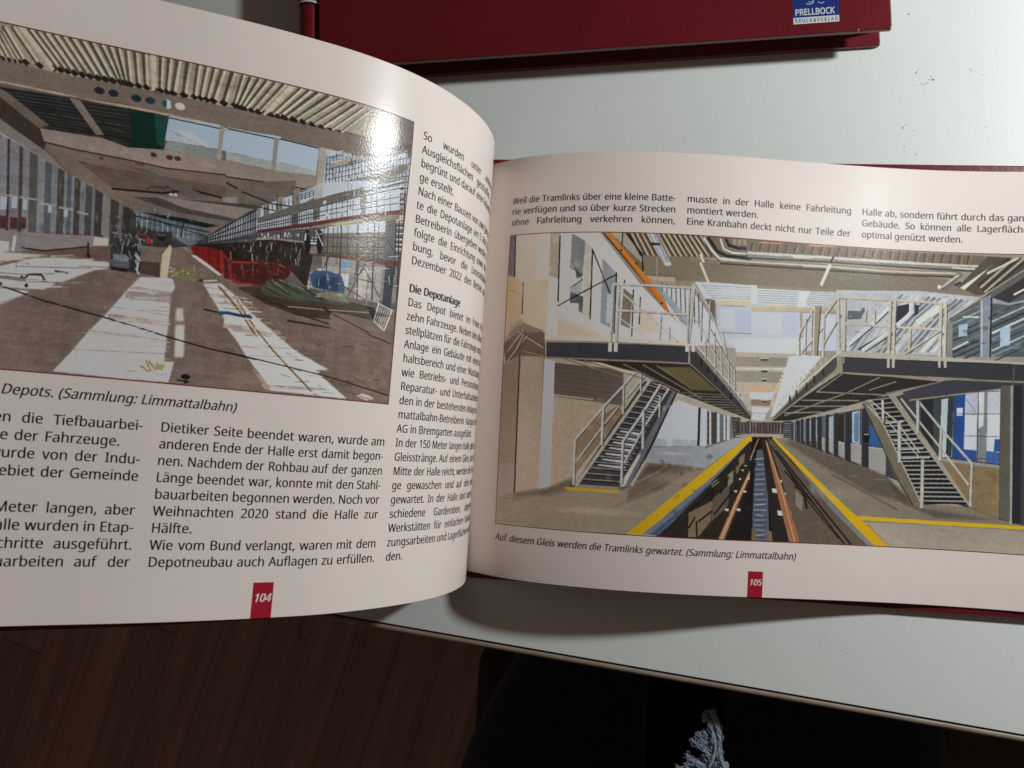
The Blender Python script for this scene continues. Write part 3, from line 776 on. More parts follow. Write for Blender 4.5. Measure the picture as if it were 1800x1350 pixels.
L 50,50,54 8 1692,849,1703,1173
L 50,50,54 8.8 1767,819,1778,1153
L 50,50,54 7.2 1848,785,1861,1131
L 50,50,54 5.6 1869,776,1879,1038
L 50,50,54 10.4 1958,737,1973,1098
L 50,50,54 4 1617,878,1622,1066
L 50,50,54 4 1657,863,1663,1063
L 50,50,54 4 1676,855,1682,1061
L 50,50,54 4 1722,837,1729,1056
L 50,50,54 4 1815,798,1825,1045
L 54,54,58 6.8 1824,1041,1860,921
L 54,54,58 6.8 1649,1057,1623,1177
L 54,54,58 6.8 1820,1075,1800,1139
L 54,54,58 6.8 1919,867,1972,961
P 44,38,36 0.2 1209,1076,1401,1020,1527,1030,1578,1080,1562,1293,1475,1179,1232,1169
L 109,99,93 5.6 1304,1043,1300,1071
L 77,67,61 5.6 1510,1030,1494,1061
L 112,102,96 5.6 1396,1036,1404,1089
L 82,72,66 5.6 1342,1193,1360,1236
L 73,63,57 5.6 1427,1076,1446,1085
L 89,79,73 5.6 1407,1009,1421,1047
L 107,97,91 5.6 1395,1094,1382,1160
L 99,89,83 5.6 1259,1117,1267,1170
L 65,55,49 5.6 1499,1141,1517,1190
L 65,55,49 5.6 1487,1160,1500,1184
L 113,103,97 5.6 1525,1044,1515,1107
L 108,98,92 5.6 1425,1168,1445,1231
L 71,61,55 5.6 1346,1086,1362,1128
L 101,91,85 5.6 1253,1196,1244,1251
L 98,88,82 5.6 1290,1205,1308,1240
L 73,63,57 5.6 1448,1038,1433,1094
L 116,106,100 5.6 1254,1206,1251,1232
L 75,65,59 5.6 1491,1006,1482,1055
L 64,54,48 5.6 1461,1005,1475,1019
L 72,62,56 5.6 1328,1053,1323,1080
L 65,55,49 5.6 1250,1204,1239,1221
L 72,62,56 5.6 1442,1039,1446,1067
L 89,79,73 5.6 1333,1177,1337,1242
L 78,68,62 5.6 1467,1102,1491,1108
L 87,77,71 5.6 1269,1120,1259,1162
L 65,55,49 5.6 1514,1034,1501,1082
L 130,122,118 12 1215,1074,1401,1012,1532,999
P 26,24,28 0.1 1537,949,1554,941,1566,1020,1561,1068,1545,1072,1538,1016
E 60,32,28 0 1545,925,11,12
P 26,24,28 0.1 1589,934,1607,926,1618,1005,1614,1054,1597,1059,1590,1002
E 60,32,28 0 1597,911,11,11
P 180,182,180 0 1536,944,1543,940,1542,986,1535,988
L 185,180,172 8 1582,910,1619,1005
P 108,95,89 0.1 265,1349,671,1252,792,1197,1015,1143,1089,1199,1212,1281,1248,1310,1642,1314,1851,1314,1992,1767,1390,2016,299,2010
P 112,98,89 0.12 1214,1314,1378,1321,1765,1341,1884,1356,1994,1340,2002,2018,1250,2005
B 98,80,72 5 430,1395,671,1252,792,1206,798,1321,641,1391,434,1472
P 60,58,60 0.2 803,960,867,962,1011,1052,1087,1144,1016,1171,792,1197,739,1165
P 88,96,104 0.25 867,962,1143,1018,1147,1119,1093,1152,1008,1099,898,1063
P 104,96,92 0.1 822,919,1078,951,1254,950,1199,1003,922,993,856,964
P 72,66,62 0.12 853,892,1327,815,1330,871,1254,950,1028,946
P 124,116,112 0.08 943,868,1328,843,1265,928,1054,911
P 20,34,32 0.1 894,977,1057,976,1187,987,1143,1013,976,997
L 141,149,159 4 884,989,885,1075
L 164,172,182 4 903,993,904,1078
L 169,177,187 4 922,997,923,1080
L 138,146,156 4 941,1002,942,1083
L 130,138,148 4 960,1006,961,1085
L 155,163,173 4 979,1010,980,1088
L 154,162,172 4 998,1014,999,1090
L 148,156,166 4 1018,1018,1018,1093
L 164,172,182 4 1037,1022,1038,1095
L 158,166,176 4 1057,1027,1057,1098
L 147,155,165 4 1076,1031,1077,1100
L 132,140,150 4 1096,1035,1096,1103
L 30,40,46 8 869,1007,1032,1028,1155,1038
L 40,44,50 6 922,1011,1157,1070
L 30,34,38 8 1057,976,1051,1097
P 56,54,52 0.15 862,1099,1017,1074,1016,1171,866,1189
P 30,28,28 0 964,1110,992,1108,992,1135,966,1137
P 70,70,74 0.35 1145,1064,1328,833,1346,1191,1205,1142,1092,1142
L 184,191,199 4 1156,1061,1156,1108
L 173,180,188 4 1165,1050,1165,1102
L 187,194,202 4 1174,1039,1175,1095
L 180,187,195 4 1184,1028,1184,1089
L 157,164,172 4 1193,1018,1194,1083
L 182,189,197 4 1202,1007,1203,1077
L 177,184,192 4 1211,996,1212,1071
L 154,161,169 4 1220,985,1222,1064
L 189,196,204 4 1230,974,1231,1058
L 179,186,194 4 1239,963,1241,1052
L 159,166,174 4 1248,951,1250,1045
L 197,204,212 4 1258,940,1260,1039
L 167,174,182 4 1267,929,1270,1033
L 191,198,206 4 1276,918,1279,1026
L 161,168,176 4 1286,907,1289,1020
L 170,177,185 4 1295,896,1298,1014
L 173,180,188 4 1304,884,1308,1007
L 163,170,178 4 1314,873,1318,1001
L 151,158,166 4 1323,862,1327,994
L 187,194,202 4 1333,850,1337,988
L 44,42,44 6.4 1145,1069,1331,842
L 34,32,34 6.4 1146,1081,1334,901
L 36,34,36 6.4 1146,1094,1336,959
L 46,44,46 6.4 1147,1107,1339,1018
L 42,40,42 6.4 1148,1120,1342,1076
L 33,31,33 6.4 1148,1133,1345,1134
P 40,32,30 0.25 1092,1133,1339,1050,1346,1191,1242,1180
P 70,66,66 0.12 245,856,400,627,562,812,813,939,868,998,801,1159,739,1165,422,1213,260,1241
P 118,112,110 0.06 233,528,398,566,548,701,643,824,791,927,760,935,644,855,400,648,235,562
P 150,142,134 0.03 235,562,400,639,643,824,638,834,401,657,235,579
P 118,118,122 0.08 376,661,426,667,441,1224,391,1219
P 60,50,50 0.08 426,667,434,672,449,1222,441,1209
P 112,112,118 0.08 434,672,466,695,480,1216,448,1208
P 74,62,60 0.08 466,695,478,704,492,1214,479,1201
P 116,118,122 0.08 478,704,501,720,514,1209,491,1199
P 84,80,82 0.08 501,720,529,740,540,1204,513,1195
P 120,120,124 0.08 529,740,554,758,565,1199,540,1189
P 82,84,90 0.08 554,758,577,774,587,1195,564,1185
P 112,114,118 0.08 577,774,598,789,607,1191,586,1180
P 72,68,68 0.08 598,789,621,805,629,1187,606,1176
P 118,118,120 0.08 621,805,631,813,639,1185,629,1172
P 80,86,96 0.08 631,813,647,824,654,1182,639,1170
P 116,116,120 0.08 647,824,657,831,664,1180,654,1167
P 66,62,62 0.08 657,831,678,846,685,1176,664,1165
P 110,112,116 0.08 678,846,697,859,702,1173,684,1161
P 72,70,72 0.08 697,859,721,876,725,1169,702,1158
P 104,106,112 0.08 721,876,731,884,737,1210,725,1154
P 60,56,56 0.08 731,884,758,903,763,1204,735,1152
P 116,114,112 0.08 758,903,787,924,792,1197,761,1147
P 64,60,60 0.08 787,924,817,945,820,1190,789,1141
P 98,96,94 0.08 817,945,834,957,836,1187,818,1136
P 54,50,50 0.08 834,957,861,977,862,1181,834,1133
P 188,198,212 0.1 416,1012,438,1011,438,1083,417,1089
P 188,198,212 0.1 454,1001,471,1001,471,1066,454,1070
P 188,198,212 0.1 491,1008,503,1010,503,1066,491,1069
P 188,198,212 0.1 575,1020,586,1022,585,1062,574,1064
P 188,198,212 0.1 630,1023,642,1025,641,1074,630,1076
P 80,50,50 0.2 419,1123,442,1120,444,1194,420,1200
P 80,50,50 0.2 452,1123,476,1120,477,1190,453,1196
P 80,50,50 0.2 486,1114,505,1112,506,1178,487,1183
P 124,118,118 0.06 260,1224,422,1207,567,1191,739,1165,791,1163,793,1208,670,1250,547,1295,428,1338,267,1391
P 186,180,172 0.08 739,1172,788,1169,788,1214,737,1221
P 196,198,200 0.04 262,1274,454,1270,455,1323,267,1389
P 188,188,188 0.03 467,1230,477,1229,474,1318,464,1321
L 46,30,28 8 498,1293,572,1295,721,1233
B 184,180,175 2.6 266,1376,428,1334,524,1324,588,1316,501,1355,431,1397,271,1466
B 197,198,200 2.6 269,1424,431,1417,540,1344,633,1321,797,1312,794,1349,748,1368,640,1462,531,1472,434,1468,272,1491
B 197,198,200 2.6 272,1507,435,1489,522,1487,620,1475,582,1518,509,1529,437,1531,274,1541
B 197,198,200 2.6 276,1590,437,1544,534,1541,483,1598,442,1632,285,1756
L 110,96,90 6.4 433,1455,579,1440
L 110,96,90 6.4 430,1387,527,1382
L 110,96,90 6.4 489,1404,737,1361
L 110,96,90 6.4 453,1468,580,1473
L 110,96,90 6.4 691,1358,798,1341
L 36,34,40 10 511,1472,529,1442,568,1435,585,1473
E 34,40,48 0 505,1465,6,12
E 34,46,54 0 522,1509,7,14
E 30,36,44 0 580,1468,9,8
E 30,40,50 0 438,1514,7,8
L 60,56,54 12 614,1404,655,1406
L 60,50,46 4 482,1384,485,1417
B 197,198,200 2.6 912,1377,1030,1360,1041,1417,1032,1451,1031,1506,1030,1589,1028,1644,1027,1735,1025,1871,1061,1865,1045,1994,872,1998,636,1989,690,1872,745,1740,801,1624,839,1536,877,1448
L 152,143,137 16 883,1447,1043,1449
L 152,143,137 36 869,1490,1034,1497
L 152,143,137 12 864,1509,1032,1506
L 152,143,137 8 825,1575,1030,1589
L 152,143,137 32 812,1631,1030,1643
L 152,143,137 12 744,1731,1030,1743
L 152,143,137 6 724,1748,1027,1739
L 152,143,137 8 699,1853,1026,1825
L 152,143,137 8 907,1406,1037,1391
B 132,122,116 2 873,1467,1029,1452,1030,1477,864,1500
B 104,92,86 3 1029,1452,1049,1411,1058,1537,1057,1684,1061,1865,1025,1871,1027,1735,1030,1589
B 176,170,164 3 1053,1538,1078,1535,1086,1614,1054,1616
B 190,188,184 3 1055,1647,1088,1632,1095,1832,1062,1837
L 120,105,98 12 1054,1628,1088,1625
B 212,214,216 2.4 1148,1366,1216,1350,1283,1424,1341,1506,1363,1530,1437,1610,1536,1716,1691,1817,1537,1841,1344,1798,1310,1719,1271,1633,1244,1573,1205,1488
B 222,224,224 2.4 1230,1381,1289,1438,1364,1543,1426,1612,1512,1719,1634,1834,1782,1994,1447,1985,1382,1864,1317,1734,1241,1599
L 156,147,139 20 1233,1450,1298,1486
L 156,147,139 12 1236,1500,1317,1492
L 156,147,139 28 1241,1608,1407,1626
L 156,147,139 12 1274,1632,1434,1626
L 156,147,139 6 1316,1724,1517,1703
L 156,147,139 6 1345,1780,1554,1753
L 156,147,139 4 1359,1802,1569,1772
L 156,147,139 12 1413,1960,1683,1942
L 156,147,139 8 1420,1974,1698,1950
L 124,92,66 12 1283,1439,1325,1531,1382,1631,1446,1731,1525,1841,1621,1966
L 140,124,110 24 1375,1865,1440,1976
L 152,143,137 8 1160,1386,1252,1384
L 152,143,137 24 1179,1428,1283,1426
L 152,143,137 12 1199,1471,1315,1464
L 152,143,137 10 1217,1373,1305,1504
L 152,143,137 20 1263,1606,1367,1605
L 152,143,137 8 1288,1620,1368,1619
L 152,143,137 8 1317,1727,1374,1726
L 112,84,62 12 1205,1367,1255,1440,1306,1523,1370,1651
P 196,194,190 0.1 1095,1197,1123,1198,1135,1206,1101,1211
P 196,194,190 0.1 1107,1208,1134,1209,1146,1217,1114,1222
P 196,194,190 0.1 1118,1220,1145,1220,1158,1228,1126,1233
P 196,194,190 0.1 1130,1231,1156,1232,1170,1240,1138,1243
P 196,194,190 0.1 1142,1242,1167,1243,1182,1251,1151,1254
P 196,194,190 0.1 1154,1253,1179,1254,1194,1262,1164,1265
P 196,194,190 0.1 1166,1264,1190,1266,1206,1273,1176,1276
P 196,194,190 0.1 1178,1275,1201,1277,1218,1284,1189,1287
P 196,194,190 0.1 1190,1286,1213,1288,1230,1295,1202,1298
P 98,34,32 0.12 1087,1139,1148,1133,1205,1142,1233,1173,1249,1314,1213,1290,1153,1230,1100,1187
L 131,29,29 5.6 1098,1141,1106,1190
L 123,21,21 5.6 1110,1142,1117,1200
L 138,36,36 5.6 1122,1143,1129,1210
L 128,26,26 5.6 1133,1143,1141,1221
L 134,32,32 5.6 1145,1144,1153,1231
L 101,0,0 5.6 1157,1145,1165,1241
L 123,21,21 5.6 1169,1145,1176,1251
L 131,29,29 5.6 1181,1146,1188,1261
L 111,9,9 5.6 1193,1147,1200,1272
L 106,4,4 5.6 1205,1148,1212,1282
L 121,19,19 5.6 1217,1148,1224,1292
L 105,3,3 5.6 1229,1149,1236,1302
L 128,46,42 20 1205,1142,1218,1289
L 126,48,44 16 1233,1182,1231,1314
P 92,32,28 0.2 1236,1181,1345,1182,1353,1332,1254,1308
P 70,32,30 0.2 1220,1182,1252,1199,1501,1167,1479,1250,1378,1321,1264,1317,1226,1311
L 120,44,40 16 1220,1174,1252,1204,1258,1203
L 150,52,44 10 1258,1203,1422,1166,1462,1184
L 120,42,38 20 1239,1187,1251,1305
L 130,40,36 12 1258,1324,1372,1325
L 67,37,33 4.8 1341,1162,1400,1169
L 57,27,23 4.8 1362,1080,1382,1240
L 77,47,43 4.8 1393,1127,1477,1227
L 83,53,49 4.8 1368,1159,1470,1226
L 58,28,24 4.8 1325,1139,1329,1192
L 88,58,54 4.8 1341,1134,1419,1238
L 70,40,36 4.8 1346,1146,1336,1235
L 53,23,19 4.8 1453,1098,1355,1195
L 83,53,49 4.8 1339,1158,1458,1184
L 55,25,21 4.8 1328,1093,1475,1217
L 71,41,37 4.8 1339,1114,1408,1187
L 81,51,47 4.8 1329,1102,1368,1212
L 68,38,34 4.8 1444,1088,1373,1255
L 52,22,18 4.8 1383,1136,1453,1195
L 66,36,32 4.8 1352,1171,1423,1237
L 71,41,37 4.8 1326,1158,1416,1225
P 70,60,50 0.2 1278,1359,1384,1314,1765,1341,1884,1356,1897,1430,1711,1429,1536,1435,1370,1420
P 74,80,66 0.14 1375,1352,1403,1269,1460,1265,1548,1288,1633,1315,1659,1286,1737,1305,1762,1353,1708,1378,1567,1376,1453,1385,1384,1376
P 112,110,98 0.12 1605,1325,1659,1290,1737,1307,1757,1356,1671,1363
L 48,50,42 9.6 1402,1289,1498,1360
L 48,50,42 9.6 1427,1273,1544,1339
L 48,50,42 9.6 1460,1275,1522,1303
L 48,50,42 9.6 1392,1333,1452,1370
L 48,50,42 9.6 1549,1296,1635,1361
L 48,50,42 9.6 1408,1273,1430,1324
L 120,122,106 6.4 1415,1281,1484,1342
L 120,122,106 6.4 1447,1270,1549,1307
P 54,80,108 0.16 1571,1207,1596,1168,1652,1161,1711,1178,1733,1252,1729,1296,1660,1294,1586,1283
P 34,56,80 0.15 1599,1222,1640,1201,1659,1281,1603,1284
P 34,58,84 0.15 1661,1196,1697,1197,1702,1287,1663,1286
P 168,176,186 0 1596,1159,1637,1145,1631,1163,1604,1173
P 96,150,200 0.1 1709,1087,1741,1073,1737,1123,1709,1130
P 64,52,42 0.2 1337,1387,1520,1397,1666,1407,1677,1479,1539,1486,1391,1436
L 48,38,32 12 1494,1526,1681,1536
L 48,38,32 9.6 1518,1470,1672,1511
L 48,38,32 12 1357,1402,1517,1449
L 48,38,32 8 1667,1417,1865,1437
L 48,38,32 8 1675,1437,1871,1534
L 48,38,32 8 1847,1539,1984,1582
L 140,124,108 8 1489,1434,1639,1423,1862,1394
L 36,30,28 16 1645,1411,1675,1437
P 34,30,30 0.1 1843,1355,1884,1356,1915,1448,1881,1444
L 176,178,178 6.4 1906,1320,1885,1444
L 176,178,178 6.4 1917,1324,1895,1451
L 176,178,178 6.4 1929,1327,1905,1459
L 176,178,178 6.4 1940,1331,1914,1467
L 176,178,178 6.4 1951,1335,1924,1474
L 176,178,178 6.4 1963,1339,1934,1482
L 176,178,178 6.4 1975,1343,1944,1490
L 186,188,188 8.8 1902,1319,1979,1349,1944,1499,1886,1449,1902,1319
L 75,63,55 4 1741,1648,1788,1639
L 73,61,53 4 1772,1876,1796,1871
L 73,61,53 4 1749,1647,1798,1643
L 83,71,63 4 1499,1733,1523,1746
L 86,74,66 4 1664,1672,1711,1672
L 88,76,68 4 1672,1967,1726,1969
L 78,66,58 4 1869,1587,1899,1595
L 84,72,64 4 1788,1953,1857,1962
L 88,76,68 4 1785,1876,1832,1876
L 79,67,59 4 1473,1953,1502,1956
L 73,61,53 4 1550,1918,1610,1905
L 73,61,53 4 1630,1980,1647,1990
L 73,61,53 4 1517,1839,1569,1842
L 77,65,57 4 1575,1742,1635,1730
L 88,76,68 4 1647,1924,1665,1926
L 70,58,50 4 1704,1870,1737,1859
L 78,66,58 4 1618,1657,1668,1655
L 71,59,51 4 1742,1899,1807,1908
L 75,63,55 4 1483,1876,1526,1888
L 82,70,62 4 1565,1697,1589,1709
L 78,66,58 4 1660,1869,1688,1881
L 88,76,68 4 1895,1649,1936,1644
L 80,68,60 4 1540,1769,1588,1776
L 74,62,54 4 1933,1917,1993,1903
L 70,58,50 4 1911,1849,1951,1842
L 71,59,51 4 1854,1710,1907,1711
P 176,170,164 0.1 1831,1969,1857,1947,1899,1960,1921,1976,1885,1995,1852,1985
L 120,110,102 5.6 1843,1973,1900,1982
P 50,50,52 0.25 795,1196,823,1181,875,1159,905,1179,910,1342,892,1355,862,1352,804,1347
P 112,118,124 0.1 810,1256,852,1251,868,1270,865,1293,810,1296
P 84,88,92 0.12 802,1293,870,1292,867,1333,806,1333
P 30,30,32 0.05 801,1338,867,1340,862,1357,807,1355
P 70,58,54 0.12 907,1279,977,1272,984,1361,910,1351
L 124,128,132 6.4 860,1161,858,1199
L 137,141,145 6.4 892,1172,902,1217
L 139,143,147 6.4 888,1174,885,1188
L 81,85,89 6.4 812,1199,823,1212
L 67,71,75 6.4 844,1161,842,1188
L 64,68,72 6.4 827,1226,827,1256
L 127,131,135 6.4 862,1118,871,1151
L 119,123,127 6.4 863,1225,875,1273
L 86,90,94 6.4 871,1136,870,1168
L 126,130,134 6.4 900,1144,905,1197
L 102,106,110 6.4 847,1165,841,1204
L 123,127,131 6.4 841,1203,836,1256
L 117,121,125 6.4 874,1190,881,1197
L 123,127,131 6.4 887,1118,903,1169
L 111,115,119 6.4 864,1159,863,1179
L 89,93,97 6.4 886,1124,888,1152
L 106,110,114 6.4 860,1127,847,1139
L 85,89,93 6.4 837,1230,844,1278
L 115,119,123 6.4 863,1156,857,1185
L 97,101,105 6.4 842,1227,832,1264
L 69,73,77 6.4 861,1150,854,1181
L 66,70,74 6.4 893,1158,899,1184
E 170,40,44 0 933,1145,10,16
L 150,40,40 10 894,1114,927,1119,945,1170
L 40,40,44 12 720,1214,721,1285
E 34,32,36 0 723,1289,10,10
L 148,153,158 8 888,1229,905,1261
L 177,182,187 8 887,1245,908,1277
L 140,145,150 8 894,1260,902,1295
L 143,148,153 8 890,1277,899,1311
L 167,172,177 8 902,1291,897,1328
L 143,148,153 8 901,1308,899,1344
L 177,182,187 8 893,1326,906,1359
P 172,162,142 0.05 1010,1154,1019,1165,1010,1365,984,1366,985,1224
P 200,192,170 0.03 1010,1154,1019,1165,1010,1365,1002,1365
P 112,108,80 0.2 1023,1325,1043,1284,1099,1289,1135,1336,1103,1362,1041,1349
L 131,127,99 4.8 1112,1285,1106,1298
L 160,156,128 4.8 1051,1312,1044,1322
L 157,153,125 4.8 1091,1331,1095,1331
L 116,112,84 4.8 1094,1282,1093,1288
L 116,112,84 4.8 1101,1292,1085,1302
L 183,179,151 4.8 1027,1301,1018,1291
L 170,166,138 4.8 1074,1299,1062,1306
L 123,119,91 4.8 1060,1309,1072,1297
L 138,134,106 4.8 1041,1330,1033,1319
L 145,141,113 4.8 1043,1344,1056,1348
L 137,133,105 4.8 1028,1318,1036,1320
L 177,173,145 4.8 1033,1311,1018,1320
L 159,155,127 4.8 1029,1316,1018,1314
L 159,155,127 4.8 1057,1314,1069,1300
L 122,118,90 4.8 1107,1291,1121,1302
L 117,113,85 4.8 1076,1319,1061,1315
L 169,165,137 4.8 1105,1279,1111,1267
L 138,134,106 4.8 1030,1348,1038,1337
L 151,147,119 4.8 1040,1331,1050,1325
L 117,113,85 4.8 1039,1318,1056,1320
L 184,180,152 4.8 1083,1316,1091,1313
L 161,157,129 4.8 1089,1304,1090,1304
L 176,172,144 4.8 1028,1347,1030,1339
L 141,137,109 4.8 1041,1320,1049,1312
L 167,163,135 4.8 1031,1302,1039,1295
L 143,139,111 4.8 1092,1339,1104,1343
E 60,48,40 0 1138,1347,12,10
L 196,192,170 8 1147,1348,1198,1333
L 20,20,30 9.6 1158,1524,1213,1531
L 30,56,84 20 1219,1536,1248,1526,1295,1533,1336,1531,1345,1541
E 40,76,110 0 1230,1531,13,14
P 150,132,112 0.1 891,1946,939,1943,934,1955,891,1955
P 172,168,152 0.08 926,1950,942,1902,962,1870,1006,1872,1058,1872,1036,1923,999,1938,967,1950
L 96,88,70 5.6 957,1873,977,1937
L 96,88,70 5.6 968,1880,998,1929
L 96,88,70 5.6 996,1885,1020,1926
L 96,88,70 5.6 938,1912,972,1942
P 140,136,100 0.1 996,1885,1029,1888,1020,1926,992,1921
E 22,20,24 0 1109,1952,20,17
E 30,28,30 0 1111,1982,9,13
L 26,24,26 8 1078,1975,1123,1982
E 110,104,100 0 1000,1585,2,1
E 110,104,100 0 928,1656,2,2
E 110,104,100 0 845,1809,1,2
E 110,104,100 0 842,1877,2,2
E 110,104,100 0 783,1715,2,2
E 110,104,100 0 810,1694,2,1
E 110,104,100 0 832,1845,1,1
E 110,104,100 0 829,1706,2,2
E 110,104,100 0 893,1625,1,1
E 110,104,100 0 943,1952,1,1
E 110,104,100 0 861,1625,1,2
E 110,104,100 0 800,1897,2,1
E 110,104,100 0 955,1625,1,2
E 110,104,100 0 807,1648,2,1
E 110,104,100 0 805,1859,2,1
E 110,104,100 0 858,1631,3,1
E 110,104,100 0 944,1824,1,1
E 110,104,100 0 919,1649,1,2
E 110,104,100 0 911,1949,1,2
E 110,104,100 0 809,1594,1,2
E 110,104,100 0 772,1578,2,2
E 110,104,100 0 805,1840,1,1
E 110,104,100 0 776,1625,1,2
E 110,104,100 0 903,1596,2,1
E 110,104,100 0 833,1677,2,1
E 110,104,100 0 773,1969,2,1
E 110,104,100 0 1015,1760,2,2
E 110,104,100 0 1023,1704,1,2
E 110,104,100 0 957,1940,2,2
E 110,104,100 0 854,1974,2,2
E 110,104,100 0 934,1614,1,2
E 110,104,100 0 990,1811,1,2
E 110,104,100 0 932,1964,1,2
E 110,104,100 0 993,1885,1,2
E 110,104,100 0 856,1619,3,2
E 110,104,100 0 978,1765,2,2
E 110,104,100 0 954,1718,2,1
E 110,104,100 0 1037,1945,2,2
E 110,104,100 0 881,1644,2,1
E 110,104,100 0 893,1689,2,1
E 110,104,100 0 866,1727,2,2
E 110,104,100 0 983,1764,2,1
E 110,104,100 0 904,1944,1,1
E 110,104,100 0 889,1675,0,3
E 110,104,100 0 808,1732,1,2
E 110,104,100 0 1006,1868,2,2
E 110,104,100 0 889,1809,1,2
E 110,104,100 0 1024,1719,1,2
E 110,104,100 0 843,1932,1,1
E 110,104,100 0 965,1751,2,2
E 110,104,100 0 812,1629,1,3
E 110,104,100 0 853,1749,1,1
E 110,104,100 0 930,1760,1,2
E 110,104,100 0 893,1587,1,2
E 110,104,100 0 777,1827,2,2
E 110,104,100 0 863,1748,1,1
E 110,104,100 0 779,1938,1,1
E 110,104,100 0 941,1797,2,2
E 110,104,100 0 839,1879,2,2
E 110,104,100 0 764,1733,2,2
L 30,26,28 8.8 269,1441,437,1527,585,1586,792,1643,954,1694,1026,1719,1179,1762,1378,1799
L 32,28,28 8 1250,1771,1358,1792,1664,1855,1994,1944
L 70,58,50 4.8 1811,1848,1895,1901
L 162,157,154 6.5 937,1764,1040,1752
L 146,138,132 4.9 898,1438,949,1437
L 174,170,168 4.6 756,1767,798,1773
L 162,157,154 3.4 952,1625,1035,1614
L 174,170,168 6.2 980,1391,1026,1386
L 174,170,168 5.2 897,1505,999,1490
L 214,216,220 4.1 904,1955,968,1950
L 146,138,132 6.4 866,1499,956,1491
L 146,138,132 6.4 739,1846,815,1841
L 162,157,154 3.9 935,1682,1037,1677
L 214,216,220 4.4 883,1620,973,1606
L 174,170,168 3.3 902,1434,953,1436
L 146,138,132 6.2 893,1679,927,1684
L 162,157,154 4.7 966,1861,1045,1854
L 174,170,168 4.3 852,1716,982,1701
L 174,170,168 6.3 874,1595,969,1588
L 162,157,154 3.2 905,1587,998,1582
L 146,138,132 6.4 965,1412,1027,1406
L 162,157,154 6.3 985,1422,1027,1418
L 174,170,168 5.6 856,1985,969,1972
L 214,216,220 4.1 818,1676,892,1677
L 214,216,220 7 1005,1887,1046,1887
L 174,170,168 3.3 906,1566,1026,1552
L 146,138,132 3.6 988,1494,1030,1494
L 162,157,154 6.3 881,1731,994,1721
L 146,138,132 5.3 940,1788,1042,1782
L 146,138,132 7 996,1543,1032,1541
L 146,138,132 4.2 838,1913,891,1912
L 146,138,132 4.3 927,1695,1025,1688
L 174,170,168 6.6 802,1905,902,1904
L 174,170,168 3.7 842,1973,905,1976
L 214,216,220 3.6 837,1585,950,1573
L 146,138,132 6 845,1805,870,1806
L 174,170,168 6.1 925,1660,969,1663
L 174,170,168 3 1009,1964,1047,1966
L 162,157,154 4.6 877,1518,940,1516
L 146,138,132 2.8 900,1449,969,1441
L 146,138,132 7 816,1663,901,1654
L 146,138,132 7 911,1578,1030,1562
L 146,138,132 4.9 896,1882,936,1883
L 174,170,168 5.5 820,1700,883,1703
L 174,170,168 4.2 904,1407,1026,1390
L 214,216,220 4.1 998,1639,1036,1640
L 146,138,132 6.1 984,1954,1042,1951
L 146,138,132 5 988,1400,1026,1400
L 214,216,220 3.9 945,1469,972,1469
L 206,208,210 3.8 532,1404,625,1388
L 158,152,148 5.4 473,1389,515,1381
L 206,208,210 6 548,1515,638,1491
L 206,208,210 4 476,1366,518,1358
L 206,208,210 5.7 500,1424,530,1413
L 158,152,148 6 590,1422,653,1403
L 206,208,210 5.3 521,1480,615,1463
L 136,126,120 4.2 635,1471,724,1449
L 158,152,148 3.9 627,1364,648,1365
L 136,126,120 6.1 580,1429,611,1424
L 136,126,120 4.7 538,1432,591,1423
L 136,126,120 5.8 598,1323,682,1307
L 158,152,148 6.4 595,1319,671,1297
L 206,208,210 5.8 466,1504,494,1505
L 136,126,120 3.3 599,1504,668,1490
L 158,152,148 4.8 569,1351,641,1340
L 158,152,148 5.5 556,1377,645,1353
L 206,208,210 4.6 487,1421,534,1415
L 136,126,120 3.3 445,1522,512,1509
L 206,208,210 3.6 557,1497,581,1490
L 158,152,148 5.7 483,1498,569,1481
L 158,152,148 5.2 438,1424,464,1422
L 206,208,210 4.4 434,1369,483,1359
L 206,208,210 2.9 437,1533,511,1512
L 206,208,210 5.7 660,1328,741,1306
L 158,152,148 3.3 540,1501,608,1486
L 206,208,210 5.3 491,1383,572,1364
L 136,126,120 5.7 502,1473,555,1468
L 206,208,210 3.6 564,1420,597,1409
L 158,152,148 2.9 450,1355,538,1336
L 226,228,228 4 1390,1869,1514,1861
L 182,176,170 3.4 1362,1591,1399,1590
L 182,176,170 5 1439,1616,1471,1620
L 170,163,156 4.7 1541,1838,1566,1846
L 170,163,156 5.5 1440,1605,1469,1611
L 152,142,134 4.6 1316,1468,1361,1470
L 182,176,170 5.4 1290,1419,1325,1422
L 182,176,170 4.7 1527,1812,1580,1813
L 182,176,170 3.5 1417,1837,1460,1833
L 152,142,134 2.8 1500,1752,1528,1757
L 152,142,134 6.6 1328,1654,1425,1640
L 226,228,228 3 1420,1892,1467,1887
L 152,142,134 6.1 1328,1646,1395,1641
L 182,176,170 3.5 1663,1903,1699,1904
L 152,142,134 6 1360,1726,1389,1733
L 182,176,170 5.3 1281,1504,1347,1495
L 182,176,170 5.7 1437,1641,1492,1636
L 182,176,170 5 1456,1655,1492,1655
L 226,228,228 4.1 1455,1871,1489,1869
L 226,228,228 6.7 1299,1553,1390,1539
L 182,176,170 6 1378,1698,1496,1687
L 226,228,228 5.8 1307,1440,1341,1443
L 170,163,156 4.6 1524,1778,1596,1775
L 226,228,228 3.9 1634,1960,1737,1952
L 182,176,170 3.3 1274,1485,1346,1474
L 170,163,156 2.9 1281,1421,1305,1419
L 170,163,156 3.7 1425,1601,1463,1599
L 182,176,170 5.7 1308,1607,1338,1608
L 226,228,228 5.9 1338,1497,1383,1494
L 182,176,170 4.6 1363,1598,1430,1591
L 226,228,228 6.7 1611,1839,1648,1836
L 170,163,156 3.6 1502,1886,1523,1895
L 152,142,134 4.4 1361,1535,1403,1530
